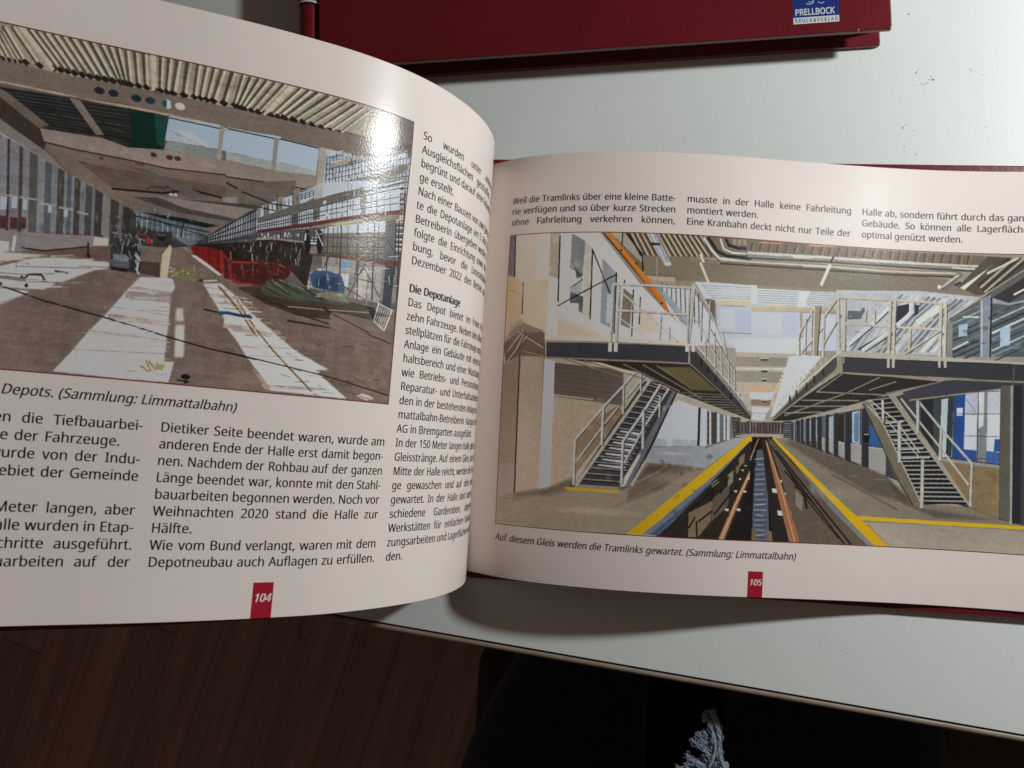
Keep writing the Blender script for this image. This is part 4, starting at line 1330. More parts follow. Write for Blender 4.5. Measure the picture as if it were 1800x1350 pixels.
L 152,142,134 5.9 1335,1518,1396,1510
L 170,163,156 5.3 1598,1868,1667,1861
L 170,163,156 3.2 1525,1894,1591,1894
L 152,142,134 4.7 1402,1556,1430,1557
L 170,163,156 3.2 1275,1459,1349,1451
L 170,163,156 5.2 1406,1901,1482,1896
L 226,228,228 6.7 1470,1715,1547,1714
E 158,148,140 0.25 926,1497,23,3
E 158,148,140 0.55 796,1990,30,1
E 158,148,140 0.25 702,1582,16,5
E 158,148,140 0.4 946,1481,30,4
E 158,148,140 0.25 921,1976,29,4
E 158,148,140 0.4 828,1966,24,6
E 158,148,140 0.25 946,1411,9,9
E 158,148,140 0.25 864,1675,16,5
E 158,148,140 0.25 818,1803,27,0
E 158,148,140 0.55 1016,1504,30,4
E 158,148,140 0.4 611,2016,20,5
E 158,148,140 0.4 1001,1502,30,1
E 158,148,140 0.4 810,1968,15,5
E 158,148,140 0.4 762,1451,24,8
E 158,148,140 0.55 759,1438,22,4
E 158,148,140 0.25 857,1765,22,1
E 158,148,140 0.4 969,1755,15,8
E 158,148,140 0.4 753,1577,29,0
E 158,148,140 0.25 916,1620,24,7
E 158,148,140 0.4 1028,1617,32,3
E 158,148,140 0.25 796,1708,13,9
E 158,148,140 0.25 814,1745,17,8
E 158,148,140 0.4 626,1930,12,4
E 158,148,140 0.25 826,1565,28,4
E 158,148,140 0.55 924,1967,19,3
E 158,148,140 0.4 928,1704,8,5
E 158,148,140 0.55 989,1849,23,3
E 158,148,140 0.25 803,1940,10,7
E 158,148,140 0.25 619,1893,23,9
E 158,148,140 0.4 802,1579,13,9
E 158,148,140 0.25 828,1569,31,6
E 158,148,140 0.25 836,1502,12,7
E 158,148,140 0.4 762,1477,14,3
E 158,148,140 0.4 990,1618,23,1
E 158,148,140 0.55 942,1515,26,3
E 158,148,140 0.4 940,1902,27,1
E 158,148,140 0.25 771,1923,21,8
E 158,148,140 0.4 925,1548,15,1
E 158,148,140 0.55 938,1489,32,5
E 158,148,140 0.55 870,1695,20,0
E 158,148,140 0.55 1027,1807,15,8
E 158,148,140 0.25 694,1876,21,3
E 158,148,140 0.25 789,1633,31,2
E 158,148,140 0.55 883,1785,27,7
E 158,148,140 0.55 646,1808,22,3
E 158,148,140 0.55 986,1686,8,3
E 128,112,104 0.45 646,1350,20,2
E 128,112,104 0.45 820,1353,11,2
E 128,112,104 0.45 680,1417,25,2
E 128,112,104 0.45 675,1391,20,3
E 128,112,104 0.45 855,1379,22,1
E 128,112,104 0.45 904,1382,21,0
E 128,112,104 0.45 937,1313,20,2
E 128,112,104 0.45 972,1426,7,3
E 128,112,104 0.45 577,1393,9,4
E 128,112,104 0.45 446,1406,23,1
E 128,112,104 0.45 662,1320,24,0
E 128,112,104 0.45 517,1396,18,2
E 128,112,104 0.45 553,1506,12,1
E 128,112,104 0.45 891,1277,21,1
E 128,112,104 0.45 743,1334,14,5
E 128,112,104 0.45 667,1382,18,0
E 128,112,104 0.45 500,1409,11,2
E 128,112,104 0.45 962,1237,23,2
E 128,112,104 0.45 804,1270,17,1
E 128,112,104 0.45 752,1415,11,0
E 128,112,104 0.45 709,1306,13,2
E 128,112,104 0.45 923,1313,10,5
E 128,112,104 0.45 880,1354,8,2
E 128,112,104 0.45 631,1412,10,5
E 128,112,104 0.45 897,1429,24,2
E 128,112,104 0.45 732,1298,24,1
E 128,112,104 0.45 839,1295,8,6
E 128,112,104 0.45 751,1400,16,3
E 128,112,104 0.45 591,1367,13,1
E 128,112,104 0.45 766,1449,7,2
E 128,112,104 0.45 695,1423,10,2
E 128,112,104 0.45 433,1359,15,3
E 128,112,104 0.45 775,1304,8,6
E 128,112,104 0.45 709,1367,20,3
E 128,112,104 0.45 698,1305,22,1
E 128,112,104 0.45 425,1420,16,2
E 128,112,104 0.45 502,1471,15,0
E 128,112,104 0.45 900,1405,26,1
E 128,112,104 0.45 527,1478,23,1
E 128,112,104 0.45 938,1429,14,5
E 84,72,66 0.35 1314,1863,67,4
E 128,112,102 0.35 641,1529,44,2
E 128,112,102 0.35 1299,1706,29,13
E 100,86,80 0.35 930,1915,54,8
E 100,86,80 0.35 1268,1529,27,7
E 84,72,66 0.35 1174,1623,69,4
E 100,86,80 0.35 1331,1836,58,5
E 128,112,102 0.35 608,1826,56,2
E 128,112,102 0.35 521,1675,42,3
E 84,72,66 0.35 856,1583,29,6
E 128,112,102 0.35 756,1776,18,13
E 128,112,102 0.35 610,1972,41,8
E 84,72,66 0.35 1107,1859,36,5
E 100,86,80 0.35 432,1930,27,10
E 100,86,80 0.35 830,1761,43,8
E 84,72,66 0.35 1023,1451,41,3
E 100,86,80 0.35 771,1854,49,1
E 100,86,80 0.35 635,1576,27,9
E 84,72,66 0.35 1170,1968,47,2
E 84,72,66 0.35 1221,1849,50,1
E 100,86,80 0.35 1188,1561,49,4
E 100,86,80 0.35 873,1546,40,2
E 100,86,80 0.35 1280,1947,37,2
E 100,86,80 0.35 532,1570,51,5
E 100,86,80 0.35 1122,1779,19,11
E 100,86,80 0.35 959,1714,43,4
E 128,112,102 0.35 793,1496,23,5
E 100,86,80 0.35 822,1857,40,2
E 100,86,80 0.35 1138,1422,63,2
E 100,86,80 0.35 1150,1955,22,9
E 128,112,102 0.35 574,1983,46,2
E 84,72,66 0.35 1332,1651,26,8
E 84,72,66 0.35 1203,1531,26,9
E 84,72,66 0.35 982,1517,27,9
E 84,72,66 0.35 895,1513,27,7
E 100,86,80 0.35 634,1764,47,7
E 100,86,80 0.35 790,2043,33,10
E 128,112,102 0.35 453,1834,48,3
E 84,72,66 0.35 593,2052,50,1
E 84,72,66 0.35 837,1629,30,4
E 128,112,102 0.35 855,1627,19,5
E 84,72,66 0.35 496,1728,47,2
E 100,86,80 0.35 682,1571,47,7
E 128,112,102 0.35 472,1968,37,1
E 128,112,102 0.35 1332,1502,57,6
E 128,112,102 0.35 994,1805,26,12
E 84,72,66 0.35 792,1601,26,2
E 84,72,66 0.35 1317,1378,63,3
E 128,112,102 0.35 635,1720,24,9
E 128,112,102 0.35 1255,1496,42,1
E 84,72,66 0.35 1268,1902,33,10
E 84,72,66 0.35 1067,1868,61,1
E 128,112,102 0.35 1362,1564,63,3
E 100,86,80 0.35 1071,1441,30,3
E 100,86,80 0.35 1161,1778,29,2
E 128,112,102 0.35 436,1675,57,0
E 84,72,66 0.35 1065,1736,50,2
E 84,72,66 0.35 1022,1613,42,3
E 84,72,66 0.35 1084,1877,40,9
E 84,72,66 0.35 469,1908,22,8
E 160,150,142 0 1037,1915,2,2
E 160,150,142 0 1084,1375,1,2
E 160,150,142 0 1172,1897,2,2
E 60,52,50 0 1083,1890,2,1
E 60,52,50 0 993,1457,3,2
E 160,150,142 0 1133,1284,1,2
E 60,52,50 0 1063,1654,3,1
E 60,52,50 0 952,1709,2,2
E 60,52,50 0 598,1909,2,2
E 160,150,142 0 797,1581,2,2
E 60,52,50 0 714,2002,2,2
E 60,52,50 0 704,1672,3,1
E 160,150,142 0 1347,1898,2,2
E 160,150,142 0 609,1880,3,2
E 160,150,142 0 1261,1312,3,2
E 60,52,50 0 1198,1915,2,1
E 60,52,50 0 700,1475,2,1
E 160,150,142 0 1334,1934,2,1
E 160,150,142 0 1364,1855,2,2
E 60,52,50 0 948,1769,1,2
E 160,150,142 0 581,2016,2,2
E 160,150,142 0 793,1867,2,1
E 60,52,50 0 504,1556,2,2
E 160,150,142 0 888,1505,2,2
E 160,150,142 0 943,1546,2,2
E 160,150,142 0 1021,1957,1,1
E 60,52,50 0 936,1992,1,2
E 160,150,142 0 681,1889,2,1
E 60,52,50 0 871,1402,2,1
E 60,52,50 0 517,2074,2,2
E 60,52,50 0 948,1997,3,2
E 160,150,142 0 1377,1841,2,2
E 160,150,142 0 804,1366,3,1
E 160,150,142 0 1263,1724,3,2
E 60,52,50 0 1222,1613,1,2
E 160,150,142 0 763,1598,2,1
E 60,52,50 0 596,1999,1,1
E 60,52,50 0 1260,1375,2,1
E 60,52,50 0 1288,1682,3,2
E 60,52,50 0 877,1932,1,2
E 60,52,50 0 1185,1601,3,1
E 160,150,142 0 1297,1518,2,2
E 60,52,50 0 764,1445,2,2
E 60,52,50 0 547,2061,1,2
E 160,150,142 0 1026,1692,2,2
E 160,150,142 0 1264,1289,2,1
E 160,150,142 0 533,1973,2,2
E 60,52,50 0 1191,1812,2,2
E 160,150,142 0 503,1946,1,1
E 60,52,50 0 953,1713,2,2
E 160,150,142 0 1140,1550,3,2
E 160,150,142 0 1166,1497,3,1
E 60,52,50 0 849,2006,3,1
E 160,150,142 0 546,1744,1,2
E 160,150,142 0 809,1623,1,2
E 60,52,50 0 605,1901,1,2
E 160,150,142 0 926,1998,2,2
E 160,150,142 0 1107,1390,3,2
E 60,52,50 0 1291,1382,2,2
E 60,52,50 0 469,1857,1,1
E 60,52,50 0 981,1830,3,1
E 160,150,142 0 528,1803,2,2
E 60,52,50 0 487,1924,2,2
E 160,150,142 0 798,1399,2,2
E 60,52,50 0 478,2015,2,2
E 160,150,142 0 959,1542,2,2
E 60,52,50 0 949,1512,2,2
E 60,52,50 0 588,1431,2,2
E 60,52,50 0 882,1451,2,2
E 60,52,50 0 674,1852,2,2
L 112,100,94 4.8 441,1624,511,1574,583,1543
L 112,100,94 4.8 493,1699,592,1627,695,1573
L 112,100,94 4.8 480,1830,565,1783,654,1756
L 112,100,94 4.8 553,1928,616,1891,680,1874
L 112,100,94 4.8 1102,1903,1230,1913,1364,1945
L 112,100,94 4.8 1109,1490,1168,1540,1229,1613
L 112,100,94 4.8 1090,1677,1190,1693,1293,1732
E 166,156,146 0.4 1447,1663,19,6
E 166,156,146 0.5 1364,1534,10,6
E 166,156,146 0.4 1503,1755,7,3
E 166,156,146 0.5 1537,1945,27,1
E 166,156,146 0.4 1496,1719,26,1
E 166,156,146 0.4 1596,1880,11,6
E 166,156,146 0.5 1484,1782,16,8
E 166,156,146 0.4 1370,1495,20,7
E 166,156,146 0.5 1367,1535,26,0
E 166,156,146 0.4 1330,1586,21,4
E 166,156,146 0.5 1360,1480,19,7
E 166,156,146 0.5 1426,1643,20,9
E 166,156,146 0.4 1359,1408,29,1
E 166,156,146 0.5 1448,1633,13,4
E 166,156,146 0.5 1346,1502,21,3
E 166,156,146 0.25 1597,1885,13,7
E 166,156,146 0.4 1660,1950,20,6
E 166,156,146 0.4 1314,1499,17,5
E 166,156,146 0.4 1509,1701,30,1
E 166,156,146 0.4 1382,1572,8,6
E 166,156,146 0.25 1548,1775,8,8
E 166,156,146 0.5 1449,1608,27,5
E 166,156,146 0.5 1325,1435,28,2
E 166,156,146 0.5 1463,1791,18,6
E 166,156,146 0.25 1429,1677,23,7
E 166,156,146 0.5 1310,1479,9,8
E 166,156,146 0.5 1412,1588,22,5
E 166,156,146 0.4 1299,1455,15,7
E 166,156,146 0.25 1540,1833,30,0
E 166,156,146 0.25 1628,1957,23,5
E 166,156,146 0.25 1413,1553,16,6
E 166,156,146 0.25 1431,1746,13,5
E 166,156,146 0.4 1599,1880,11,8
E 166,156,146 0.25 1356,1393,10,4
E 166,156,146 0.25 1399,1653,12,8
E 166,156,146 0.5 1486,1646,19,3
E 166,156,146 0.4 1501,1710,16,5
E 166,156,146 0.25 1604,1838,27,2
E 166,156,146 0.4 1472,1737,18,1
E 166,156,146 0.4 1353,1496,21,0
E 166,156,146 0.25 1525,1852,17,6
E 166,156,146 0.4 1653,1886,14,10
E 166,156,146 0.4 1423,1653,20,7
E 166,156,146 0.25 1451,1755,22,1
E 166,156,146 0.25 1325,1391,8,6
E 166,156,146 0.25 1465,1709,19,8
E 166,156,146 0.5 1458,1550,7,9
E 166,156,146 0.25 1681,1927,33,1
E 166,156,146 0.25 1653,1963,30,6
E 166,156,146 0.25 1387,1655,28,5
E 134,118,104 0.4 1459,1615,47,6
E 84,72,64 0.4 1634,1440,68,5
E 70,62,54 0.4 1845,1619,28,6
E 120,106,96 0.4 1914,1681,31,4
E 84,72,64 0.4 1696,1615,50,6
E 134,118,104 0.4 1400,1878,30,3
E 134,118,104 0.4 1563,1722,57,4
E 120,106,96 0.4 1671,1585,61,7
E 120,106,96 0.4 1409,1859,40,1
E 70,62,54 0.4 1657,1477,36,9
E 120,106,96 0.4 1634,1794,28,2
E 84,72,64 0.4 1391,1541,16,10
E 70,62,54 0.4 1632,1734,73,3
E 134,118,104 0.4 1617,1861,24,12
E 84,72,64 0.4 1434,1569,50,1
E 84,72,64 0.4 1521,1818,57,1
E 134,118,104 0.4 1791,1600,38,6
E 134,118,104 0.4 1839,1807,56,2
E 134,118,104 0.4 1716,1530,81,10
E 120,106,96 0.4 1959,1884,25,9
E 70,62,54 0.4 1410,1701,58,3
E 134,118,104 0.4 1450,1772,68,2
E 120,106,96 0.4 1855,1539,33,10
E 70,62,54 0.4 1399,1882,42,6
E 70,62,54 0.4 1641,1717,74,3
E 120,106,96 0.4 1744,1581,39,7
E 134,118,104 0.4 1695,1870,28,5
E 134,118,104 0.4 1427,1640,37,4
E 120,106,96 0.4 1666,1465,65,6
E 84,72,64 0.4 1538,1682,25,3
E 120,106,96 0.4 1594,1819,26,12
E 120,106,96 0.4 1641,1742,25,1
E 84,72,64 0.4 1452,1735,66,4
E 70,62,54 0.4 1842,1564,73,7
E 84,72,64 0.4 1845,1826,18,8
E 70,62,54 0.4 1942,1392,89,7
E 120,106,96 0.4 1853,1416,68,0
E 120,106,96 0.4 1461,1494,24,4
E 84,72,64 0.4 1794,1642,70,2
E 84,72,64 0.4 1412,1753,30,8
E 120,106,96 0.4 1644,1541,78,8
E 134,118,104 0.4 1857,1711,41,8
E 70,62,54 0.4 1599,1895,15,3
E 120,106,96 0.4 1641,1430,33,4
E 134,118,104 0.4 1877,1602,17,4
E 70,62,54 0.4 1677,1819,47,3
E 134,118,104 0.4 1902,1710,70,5
E 84,72,64 0.4 1724,1625,80,0
E 70,62,54 0.4 1491,1501,22,1
E 70,62,54 0.4 1699,1910,66,0
E 134,118,104 0.4 1439,1858,22,12
E 134,118,104 0.4 1925,1452,93,12
E 70,62,54 0.4 1712,1892,19,10
E 84,72,64 0.4 1401,1823,36,6
E 120,106,96 0.4 1743,1465,46,2
E 70,62,54 0.4 1847,1387,58,1
E 84,72,64 0.4 1817,1880,88,5
E 120,106,96 0.4 1615,1841,72,2
E 70,62,54 0.4 1511,1655,37,0
E 70,62,54 0.4 1612,1869,52,2
E 60,50,44 0.6 1706,1355,202,5
E 58,50,46 0.5 1432,1365,107,3
E 50,44,40 0.5 1911,1394,53,20
E 214,216,218 0.35 1711,1305,23,20
E 214,216,218 0.35 1768,1103,15,9
E 214,216,218 0.35 1813,1091,10,10
E 214,216,218 0.35 1845,1248,21,7
E 214,216,218 0.35 1844,1249,14,18
E 214,216,218 0.35 1820,1086,20,5
E 214,216,218 0.35 1898,1222,18,6
E 214,216,218 0.35 1664,1267,12,11
E 214,216,218 0.35 1616,1334,12,17
E 214,216,218 0.35 1822,1124,16,9
E 214,216,218 0.35 1768,931,25,14
E 214,216,218 0.35 1634,1056,23,4
E 214,216,218 0.35 1900,1195,27,5
E 214,216,218 0.35 1820,983,10,21
E 90,84,80 0.4 1248,1094,28,2
E 90,84,80 0.4 1332,1039,14,8
E 60,56,54 0.4 1589,928,27,4
E 90,84,80 0.4 1636,1111,26,0
E 90,84,80 0.4 1772,1010,31,3
E 150,140,128 0.4 1806,910,26,4
E 90,84,80 0.4 1287,1132,29,3
E 150,140,128 0.4 1540,1015,19,2
E 90,84,80 0.4 1409,1095,20,1
E 60,56,54 0.4 1340,922,25,1
E 60,56,54 0.4 1771,1024,32,1
E 60,56,54 0.4 1253,972,12,2
E 60,56,54 0.4 1482,1136,11,8
E 150,140,128 0.4 1979,930,42,7
E 90,84,80 0.4 1292,1205,28,1
E 60,56,54 0.4 1723,837,24,2
E 60,56,54 0.4 1671,1063,17,5
E 60,56,54 0.4 1265,1018,17,5
E 90,84,80 0.4 1406,961,14,4
E 150,140,128 0.4 1829,929,14,2
E 60,56,54 0.4 1273,1130,22,5
E 60,56,54 0.4 1279,1146,30,4
E 90,84,80 0.4 1588,893,13,1
E 90,84,80 0.4 1486,1084,18,7
E 150,140,128 0.4 1396,1100,19,3
E 150,140,128 0.4 1758,957,36,2
E 150,140,128 0.4 1472,1014,26,4
E 60,56,54 0.4 1841,831,21,0
E 90,84,80 0.4 1261,925,10,9
E 150,140,128 0.4 1541,968,24,1
E 150,140,128 0.4 1380,986,18,2
E 90,84,80 0.4 1826,877,31,2
E 150,140,128 0.4 1304,1114,26,4
E 90,84,80 0.4 1683,1115,8,7
E 150,140,128 0.4 1594,1027,33,1
E 90,84,80 0.4 1770,873,8,2
E 150,140,128 0.4 1877,821,24,2
E 90,84,80 0.4 1580,1085,34,4
E 150,140,128 0.4 1829,942,21,5
E 150,140,128 0.4 1425,1127,32,1
E 140,128,118 0.22 576,239,64,14
E 140,128,118 0.22 852,324,56,2
E 60,52,46 0.22 851,262,70,10
E 80,70,62 0.22 1274,478,39,6
E 60,52,46 0.22 811,663,21,8
E 140,128,118 0.22 677,645,61,5
E 80,70,62 0.22 526,886,65,10
E 80,70,62 0.22 1202,88,76,13
E 60,52,46 0.22 428,371,66,6
E 140,128,118 0.22 1123,69,41,6
E 80,70,62 0.22 632,577,30,6
E 140,128,118 0.22 942,772,41,5
E 80,70,62 0.22 856,244,18,8
E 80,70,62 0.22 1296,214,48,2
E 80,70,62 0.22 897,325,54,8
E 140,128,118 0.22 1138,-3,55,0
E 60,52,46 0.22 1067,697,25,3
E 140,128,118 0.22 789,150,65,3
E 80,70,62 0.22 1189,100,67,16
E 60,52,46 0.22 486,210,44,9
E 60,52,46 0.22 933,237,39,7
E 60,52,46 0.22 1059,265,49,6
E 140,128,118 0.22 936,666,47,0
E 60,52,46 0.22 1274,23,52,11
E 140,128,118 0.22 878,179,60,0
E 60,52,46 0.22 845,176,67,1
E 140,128,118 0.22 514,226,50,8
E 140,128,118 0.22 1112,386,54,7
E 80,70,62 0.22 986,487,66,11
E 60,52,46 0.22 1052,658,63,1
L 70,34,32 3.8 1432,1195,1438,1215
L 70,34,32 3.6 1475,1272,1478,1298
L 120,70,62 3.7 1443,1154,1448,1180
L 110,42,38 3.4 1440,1175,1442,1194
L 44,26,26 3.2 1352,1203,1350,1231
L 44,26,26 3.3 1347,1265,1352,1296
L 44,26,26 3.3 1291,1231,1291,1245
L 44,26,26 4.2 1429,1223,1433,1262
L 44,26,26 7.1 1476,1188,1480,1211
L 70,34,32 3.9 1381,1244,1383,1277
L 44,26,26 3.1 1425,1205,1428,1238
L 110,42,38 7.9 1423,1211,1429,1242
L 44,26,26 3.6 1255,1258,1256,1270
L 120,70,62 5.8 1356,1218,1353,1245
L 44,26,26 6.4 1426,1252,1425,1284
L 120,70,62 3.3 1355,1283,1360,1301
L 70,34,32 3.7 1294,1295,1291,1335
L 120,70,62 7.8 1297,1251,1300,1284
L 44,26,26 5.3 1341,1241,1342,1269
L 44,26,26 5.9 1313,1295,1309,1309
L 44,26,26 5.5 1273,1205,1276,1239
L 120,70,62 4.3 1284,1311,1289,1337
L 120,70,62 7.2 1437,1204,1437,1242
L 110,42,38 7.6 1263,1263,1267,1301
L 120,70,62 7.9 1426,1284,1430,1314
L 110,42,38 4.8 1336,1246,1340,1273
L 44,26,26 4.2 1410,1199,1406,1216
L 70,34,32 7.5 1467,1235,1469,1263
L 44,26,26 7.3 1401,1169,1406,1183
L 70,34,32 6.2 1405,1177,1405,1209
L 120,70,62 3.3 1418,1232,1421,1246
L 44,26,26 3 1351,1253,1354,1269
L 44,26,26 5 1341,1302,1338,1325
L 110,42,38 7.1 1275,1310,1281,1339
L 44,26,26 3.2 1440,1221,1443,1262
L 70,34,32 6.6 1335,1269,1334,1298
L 70,34,32 3.8 1417,1199,1420,1238
L 70,34,32 4.9 1335,1262,1332,1297
L 110,42,38 4.6 1400,1245,1402,1262
L 70,34,32 4.1 1363,1271,1368,1309
E 50,34,32 0.5 1328,1287,17,6
E 50,34,32 0.5 1317,1273,9,10
E 130,50,44 0.5 1262,1223,7,7
E 130,50,44 0.5 1344,1266,23,8
E 130,50,44 0.5 1404,1224,25,9
E 130,50,44 0.5 1336,1258,12,13
E 130,50,44 0.5 1316,1242,24,7
E 50,34,32 0.5 1253,1251,23,4
E 50,34,32 0.5 1307,1233,10,8
E 50,34,32 0.5 1452,1159,18,5
E 130,50,44 0.5 1466,1246,10,7
E 130,50,44 0.5 1407,1238,17,6
E 50,34,32 0.5 1296,1307,24,2
E 50,34,32 0.5 1473,1159,9,8
E 130,50,44 0.5 1354,1244,23,6
E 50,34,32 0.5 1366,1257,22,10
L 44,42,44 3.5 1848,1032,1902,1008
L 120,84,66 4.8 1766,1024,1768,1052
L 120,84,66 4.5 1773,1144,1772,1169
L 200,204,208 5.1 1812,1061,1856,1046
L 40,40,44 2.9 1749,1248,1754,1289
L 150,146,140 4.9 1883,1165,1939,1155
L 200,204,208 4.7 1832,1120,1860,1108
L 120,84,66 3.3 1868,1004,1871,1067
L 60,56,54 2.8 1598,1052,1600,1106
L 190,192,194 4 1648,1183,1653,1224
L 190,192,194 4.1 1812,1287,1816,1308
L 190,192,194 5.4 1612,1222,1612,1271
L 190,192,194 3.6 1976,1112,1976,1141
L 150,146,140 4.9 1688,1233,1709,1235
L 200,204,208 3.8 1561,1282,1588,1283
L 150,146,140 5 1605,1342,1626,1340
L 44,42,44 3.1 1947,1128,1997,1106
L 120,84,66 3.6 1785,1036,1786,1086
L 200,204,208 3.6 1772,1253,1815,1238
L 44,42,44 3.3 1850,1106,1867,1096
L 200,204,208 4.9 1935,982,1986,963
L 44,42,44 3.2 1953,1136,1984,1132
L 120,84,66 5 1943,1125,1947,1154
L 120,84,66 5.1 1673,1323,1675,1361
L 200,204,208 2.9 1710,1132,1754,1115
L 190,192,194 5.1 1570,1251,1570,1303
L 40,40,44 3.6 1632,1175,1634,1223
L 150,146,140 3 1663,1126,1685,1128
L 190,192,194 5.2 1944,1113,1951,1173
L 150,146,140 4.8 1574,1291,1595,1289
L 120,84,66 5.3 1773,1048,1775,1084
L 190,192,194 3 1836,1293,1842,1334
L 44,42,44 3.4 1926,1078,1959,1073
L 200,204,208 4.2 1907,1070,1941,1065
L 40,40,44 5.4 1925,1092,1925,1133
L 60,56,54 3.7 1624,1148,1624,1190
L 120,84,66 3.2 1698,1312,1699,1347
L 120,84,66 3.2 1562,1242,1565,1267
L 150,146,140 3.1 1774,1049,1795,1035
L 40,40,44 4.6 1691,1229,1696,1275
L 120,84,66 4.1 1872,1130,1871,1163
L 60,56,54 4.1 1735,1010,1739,1043
L 200,204,208 4.3 1981,1178,2004,1165
L 120,84,66 3.7 1683,1057,1687,1104
L 40,40,44 3.2 1832,1130,1831,1152
L 24,22,22 4.8 1232,1138,1232,1187
L 150,150,152 3.9 1314,1112,1315,1123
L 110,104,100 4.8 1388,1046,1390,1064
L 70,62,56 3.5 1246,1081,1246,1116
L 70,62,56 4.1 1237,1063,1236,1101
L 110,104,100 5.6 1483,1090,1486,1138
L 70,62,56 3.1 1340,1166,1341,1203
L 24,22,22 3 1240,1187,1241,1211
L 150,150,152 5.1 1241,1139,1246,1188
L 150,150,152 3 1500,1003,1501,1055
L 24,22,22 5.9 1392,1041,1393,1081
L 24,22,22 6.1 1252,1088,1253,1133
L 70,62,56 3.3 1512,1078,1513,1108
L 110,104,100 4.4 1387,1134,1390,1181
L 70,62,56 3.6 1423,1107,1427,1123
L 24,22,22 3.2 1398,1068,1401,1100
L 150,150,152 4.8 1292,1084,1293,1098
L 110,104,100 2.9 1271,1078,1274,1101
L 150,150,152 4.2 1461,1078,1460,1104
L 150,150,152 5.8 1403,1037,1402,1088
L 150,150,152 6.2 1327,1133,1331,1178
L 110,104,100 4.6 1462,1085,1462,1098
L 110,104,100 5.3 1289,1208,1292,1238
L 110,104,100 3 1495,1145,1494,1162
L 24,22,22 3.5 1347,1041,1349,1062
L 70,62,56 5.8 1328,1088,1333,1113
L 70,62,56 6.2 1385,1123,1384,1134
L 24,22,22 3.7 1408,1142,1409,1187
L 70,62,56 4.8 1468,1046,1472,1094
L 110,104,100 2.9 1319,1052,1319,1103
L 150,150,152 4.3 1516,1112,1520,1159
L 70,62,56 6 1359,1091,1360,1133
L 24,22,22 3.3 1309,1086,1311,1100
L 150,150,152 3.6 1335,1202,1336,1241
L 70,62,56 3.1 1391,1160,1391,1195
L 24,22,22 3.5 1422,1016,1423,1036
L 24,22,22 5.1 1267,1170,1269,1191
L 110,104,100 6 1487,1048,1485,1070
L 110,104,100 5.1 1253,1108,1257,1124
L 110,104,100 3.3 1300,1144,1298,1161
L 110,104,100 4.8 1346,1141,1350,1165
L 150,150,152 3.8 1433,1142,1436,1155
L 24,22,22 3.7 1481,1042,1485,1069
L 150,150,152 3 1521,1055,1524,1105
L 24,22,22 5.5 1526,1141,1531,1170
L 110,104,100 4.5 1236,1190,1237,1201
L 110,104,100 3 1513,1066,1513,1117
L 24,22,22 5.8 1363,1128,1362,1162
L 70,62,56 5.1 1458,1056,1462,1091
L 24,22,22 6.2 1408,1133,1410,1150
L 150,150,152 4.1 1384,1063,1382,1109
L 24,22,22 2.9 1475,1104,1479,1118
L 110,104,100 4.3 1458,1085,1462,1124
L 150,150,152 4.3 1505,1043,1505,1070
L 70,62,56 4.4 1527,1139,1525,1174
L 24,22,22 4.1 1354,1088,1359,1121
L 150,150,152 6.4 1505,1121,1510,1156
L 150,150,152 4.1 1328,1056,1330,1082
L 150,150,152 5.8 1297,1046,1299,1056
L 70,62,56 5.5 1440,1051,1441,1096
L 24,22,22 4.8 1342,1201,1341,1246
L 70,62,56 3.7 1329,1037,1329,1052
L 70,62,56 4.2 1444,1096,1446,1120
L 150,150,152 3.2 1524,1108,1521,1125
L 70,62,56 4.1 1398,1158,1398,1205
L 110,104,100 3.4 1238,1220,1242,1255
L 150,150,152 5.3 1357,1046,1358,1077
L 150,150,152 5.9 1320,1081,1322,1121
L 70,62,56 4.5 1454,1105,1453,1144
L 110,104,100 4.3 1312,1059,1316,1071
L 56,54,56 3.4 1693,652,1727,622
L 90,88,86 4 1737,704,1739,741
L 206,210,214 4.2 1754,430,1784,393
L 50,52,58 3.7 1867,496,1872,530
L 56,54,56 3.2 1789,366,1817,340
L 90,88,86 3.2 1668,359,1668,414
L 56,54,56 5.4 1694,418,1733,385
L 90,88,86 4.4 1666,636,1673,704
L 206,210,214 4.8 1800,541,1838,506
L 50,52,58 4.8 1819,534,1821,606
L 150,140,126 4.9 1751,619,1785,601
L 50,52,58 4.2 1814,336,1813,367
L 150,140,126 3.4 1695,695,1738,664
L 90,88,86 3.7 1613,402,1615,472
L 206,210,214 3.5 1786,679,1832,640
L 90,88,86 3.5 1768,608,1770,683
L 56,54,56 4.9 1854,369,1880,351
L 50,52,58 2.9 1946,318,1948,385
L 206,210,214 3.1 1974,365,2004,330
L 90,88,86 3.1 1721,551,1722,595
L 206,210,214 4.8 1873,278,1930,244
L 50,52,58 4 1720,672,1726,727
L 56,54,56 4 1675,696,1717,672
L 90,88,86 3.5 2000,467,2004,534
L 150,140,126 3.3 1739,370,1774,334
L 210,214,218 5.1 1629,759,1628,798
L 150,140,126 4 1958,463,2008,415
L 50,52,58 4 1830,326,1835,393
L 56,54,56 3.1 1976,539,2022,509
L 210,214,218 3.2 1831,640,1836,688
L 150,140,126 3.1 1971,471,2011,446
L 210,214,218 5.2 1893,670,1899,709
L 56,54,56 5 1607,414,1667,373
L 90,88,86 3.2 1838,518,1840,567
L 206,210,214 5.4 1620,442,1667,409
L 90,88,86 5.1 1972,418,1971,458
L 206,210,214 4.7 1614,388,1667,345
L 90,88,86 3.5 1989,325,1990,351
L 206,210,214 5.4 1867,540,1919,503
L 210,214,218 3.4 1633,731,1634,773
L 150,140,126 3.7 1881,464,1936,431
L 50,52,58 3.2 1981,641,1988,713
L 56,54,56 2.9 1822,484,1854,447
L 90,88,86 3.9 1618,530,1624,599
L 150,140,126 5.2 1685,640,1717,621
L 50,52,58 3.4 1692,608,1694,675
L 206,210,214 3.1 1690,495,1725,462
L 210,214,218 4.8 1622,570,1622,595
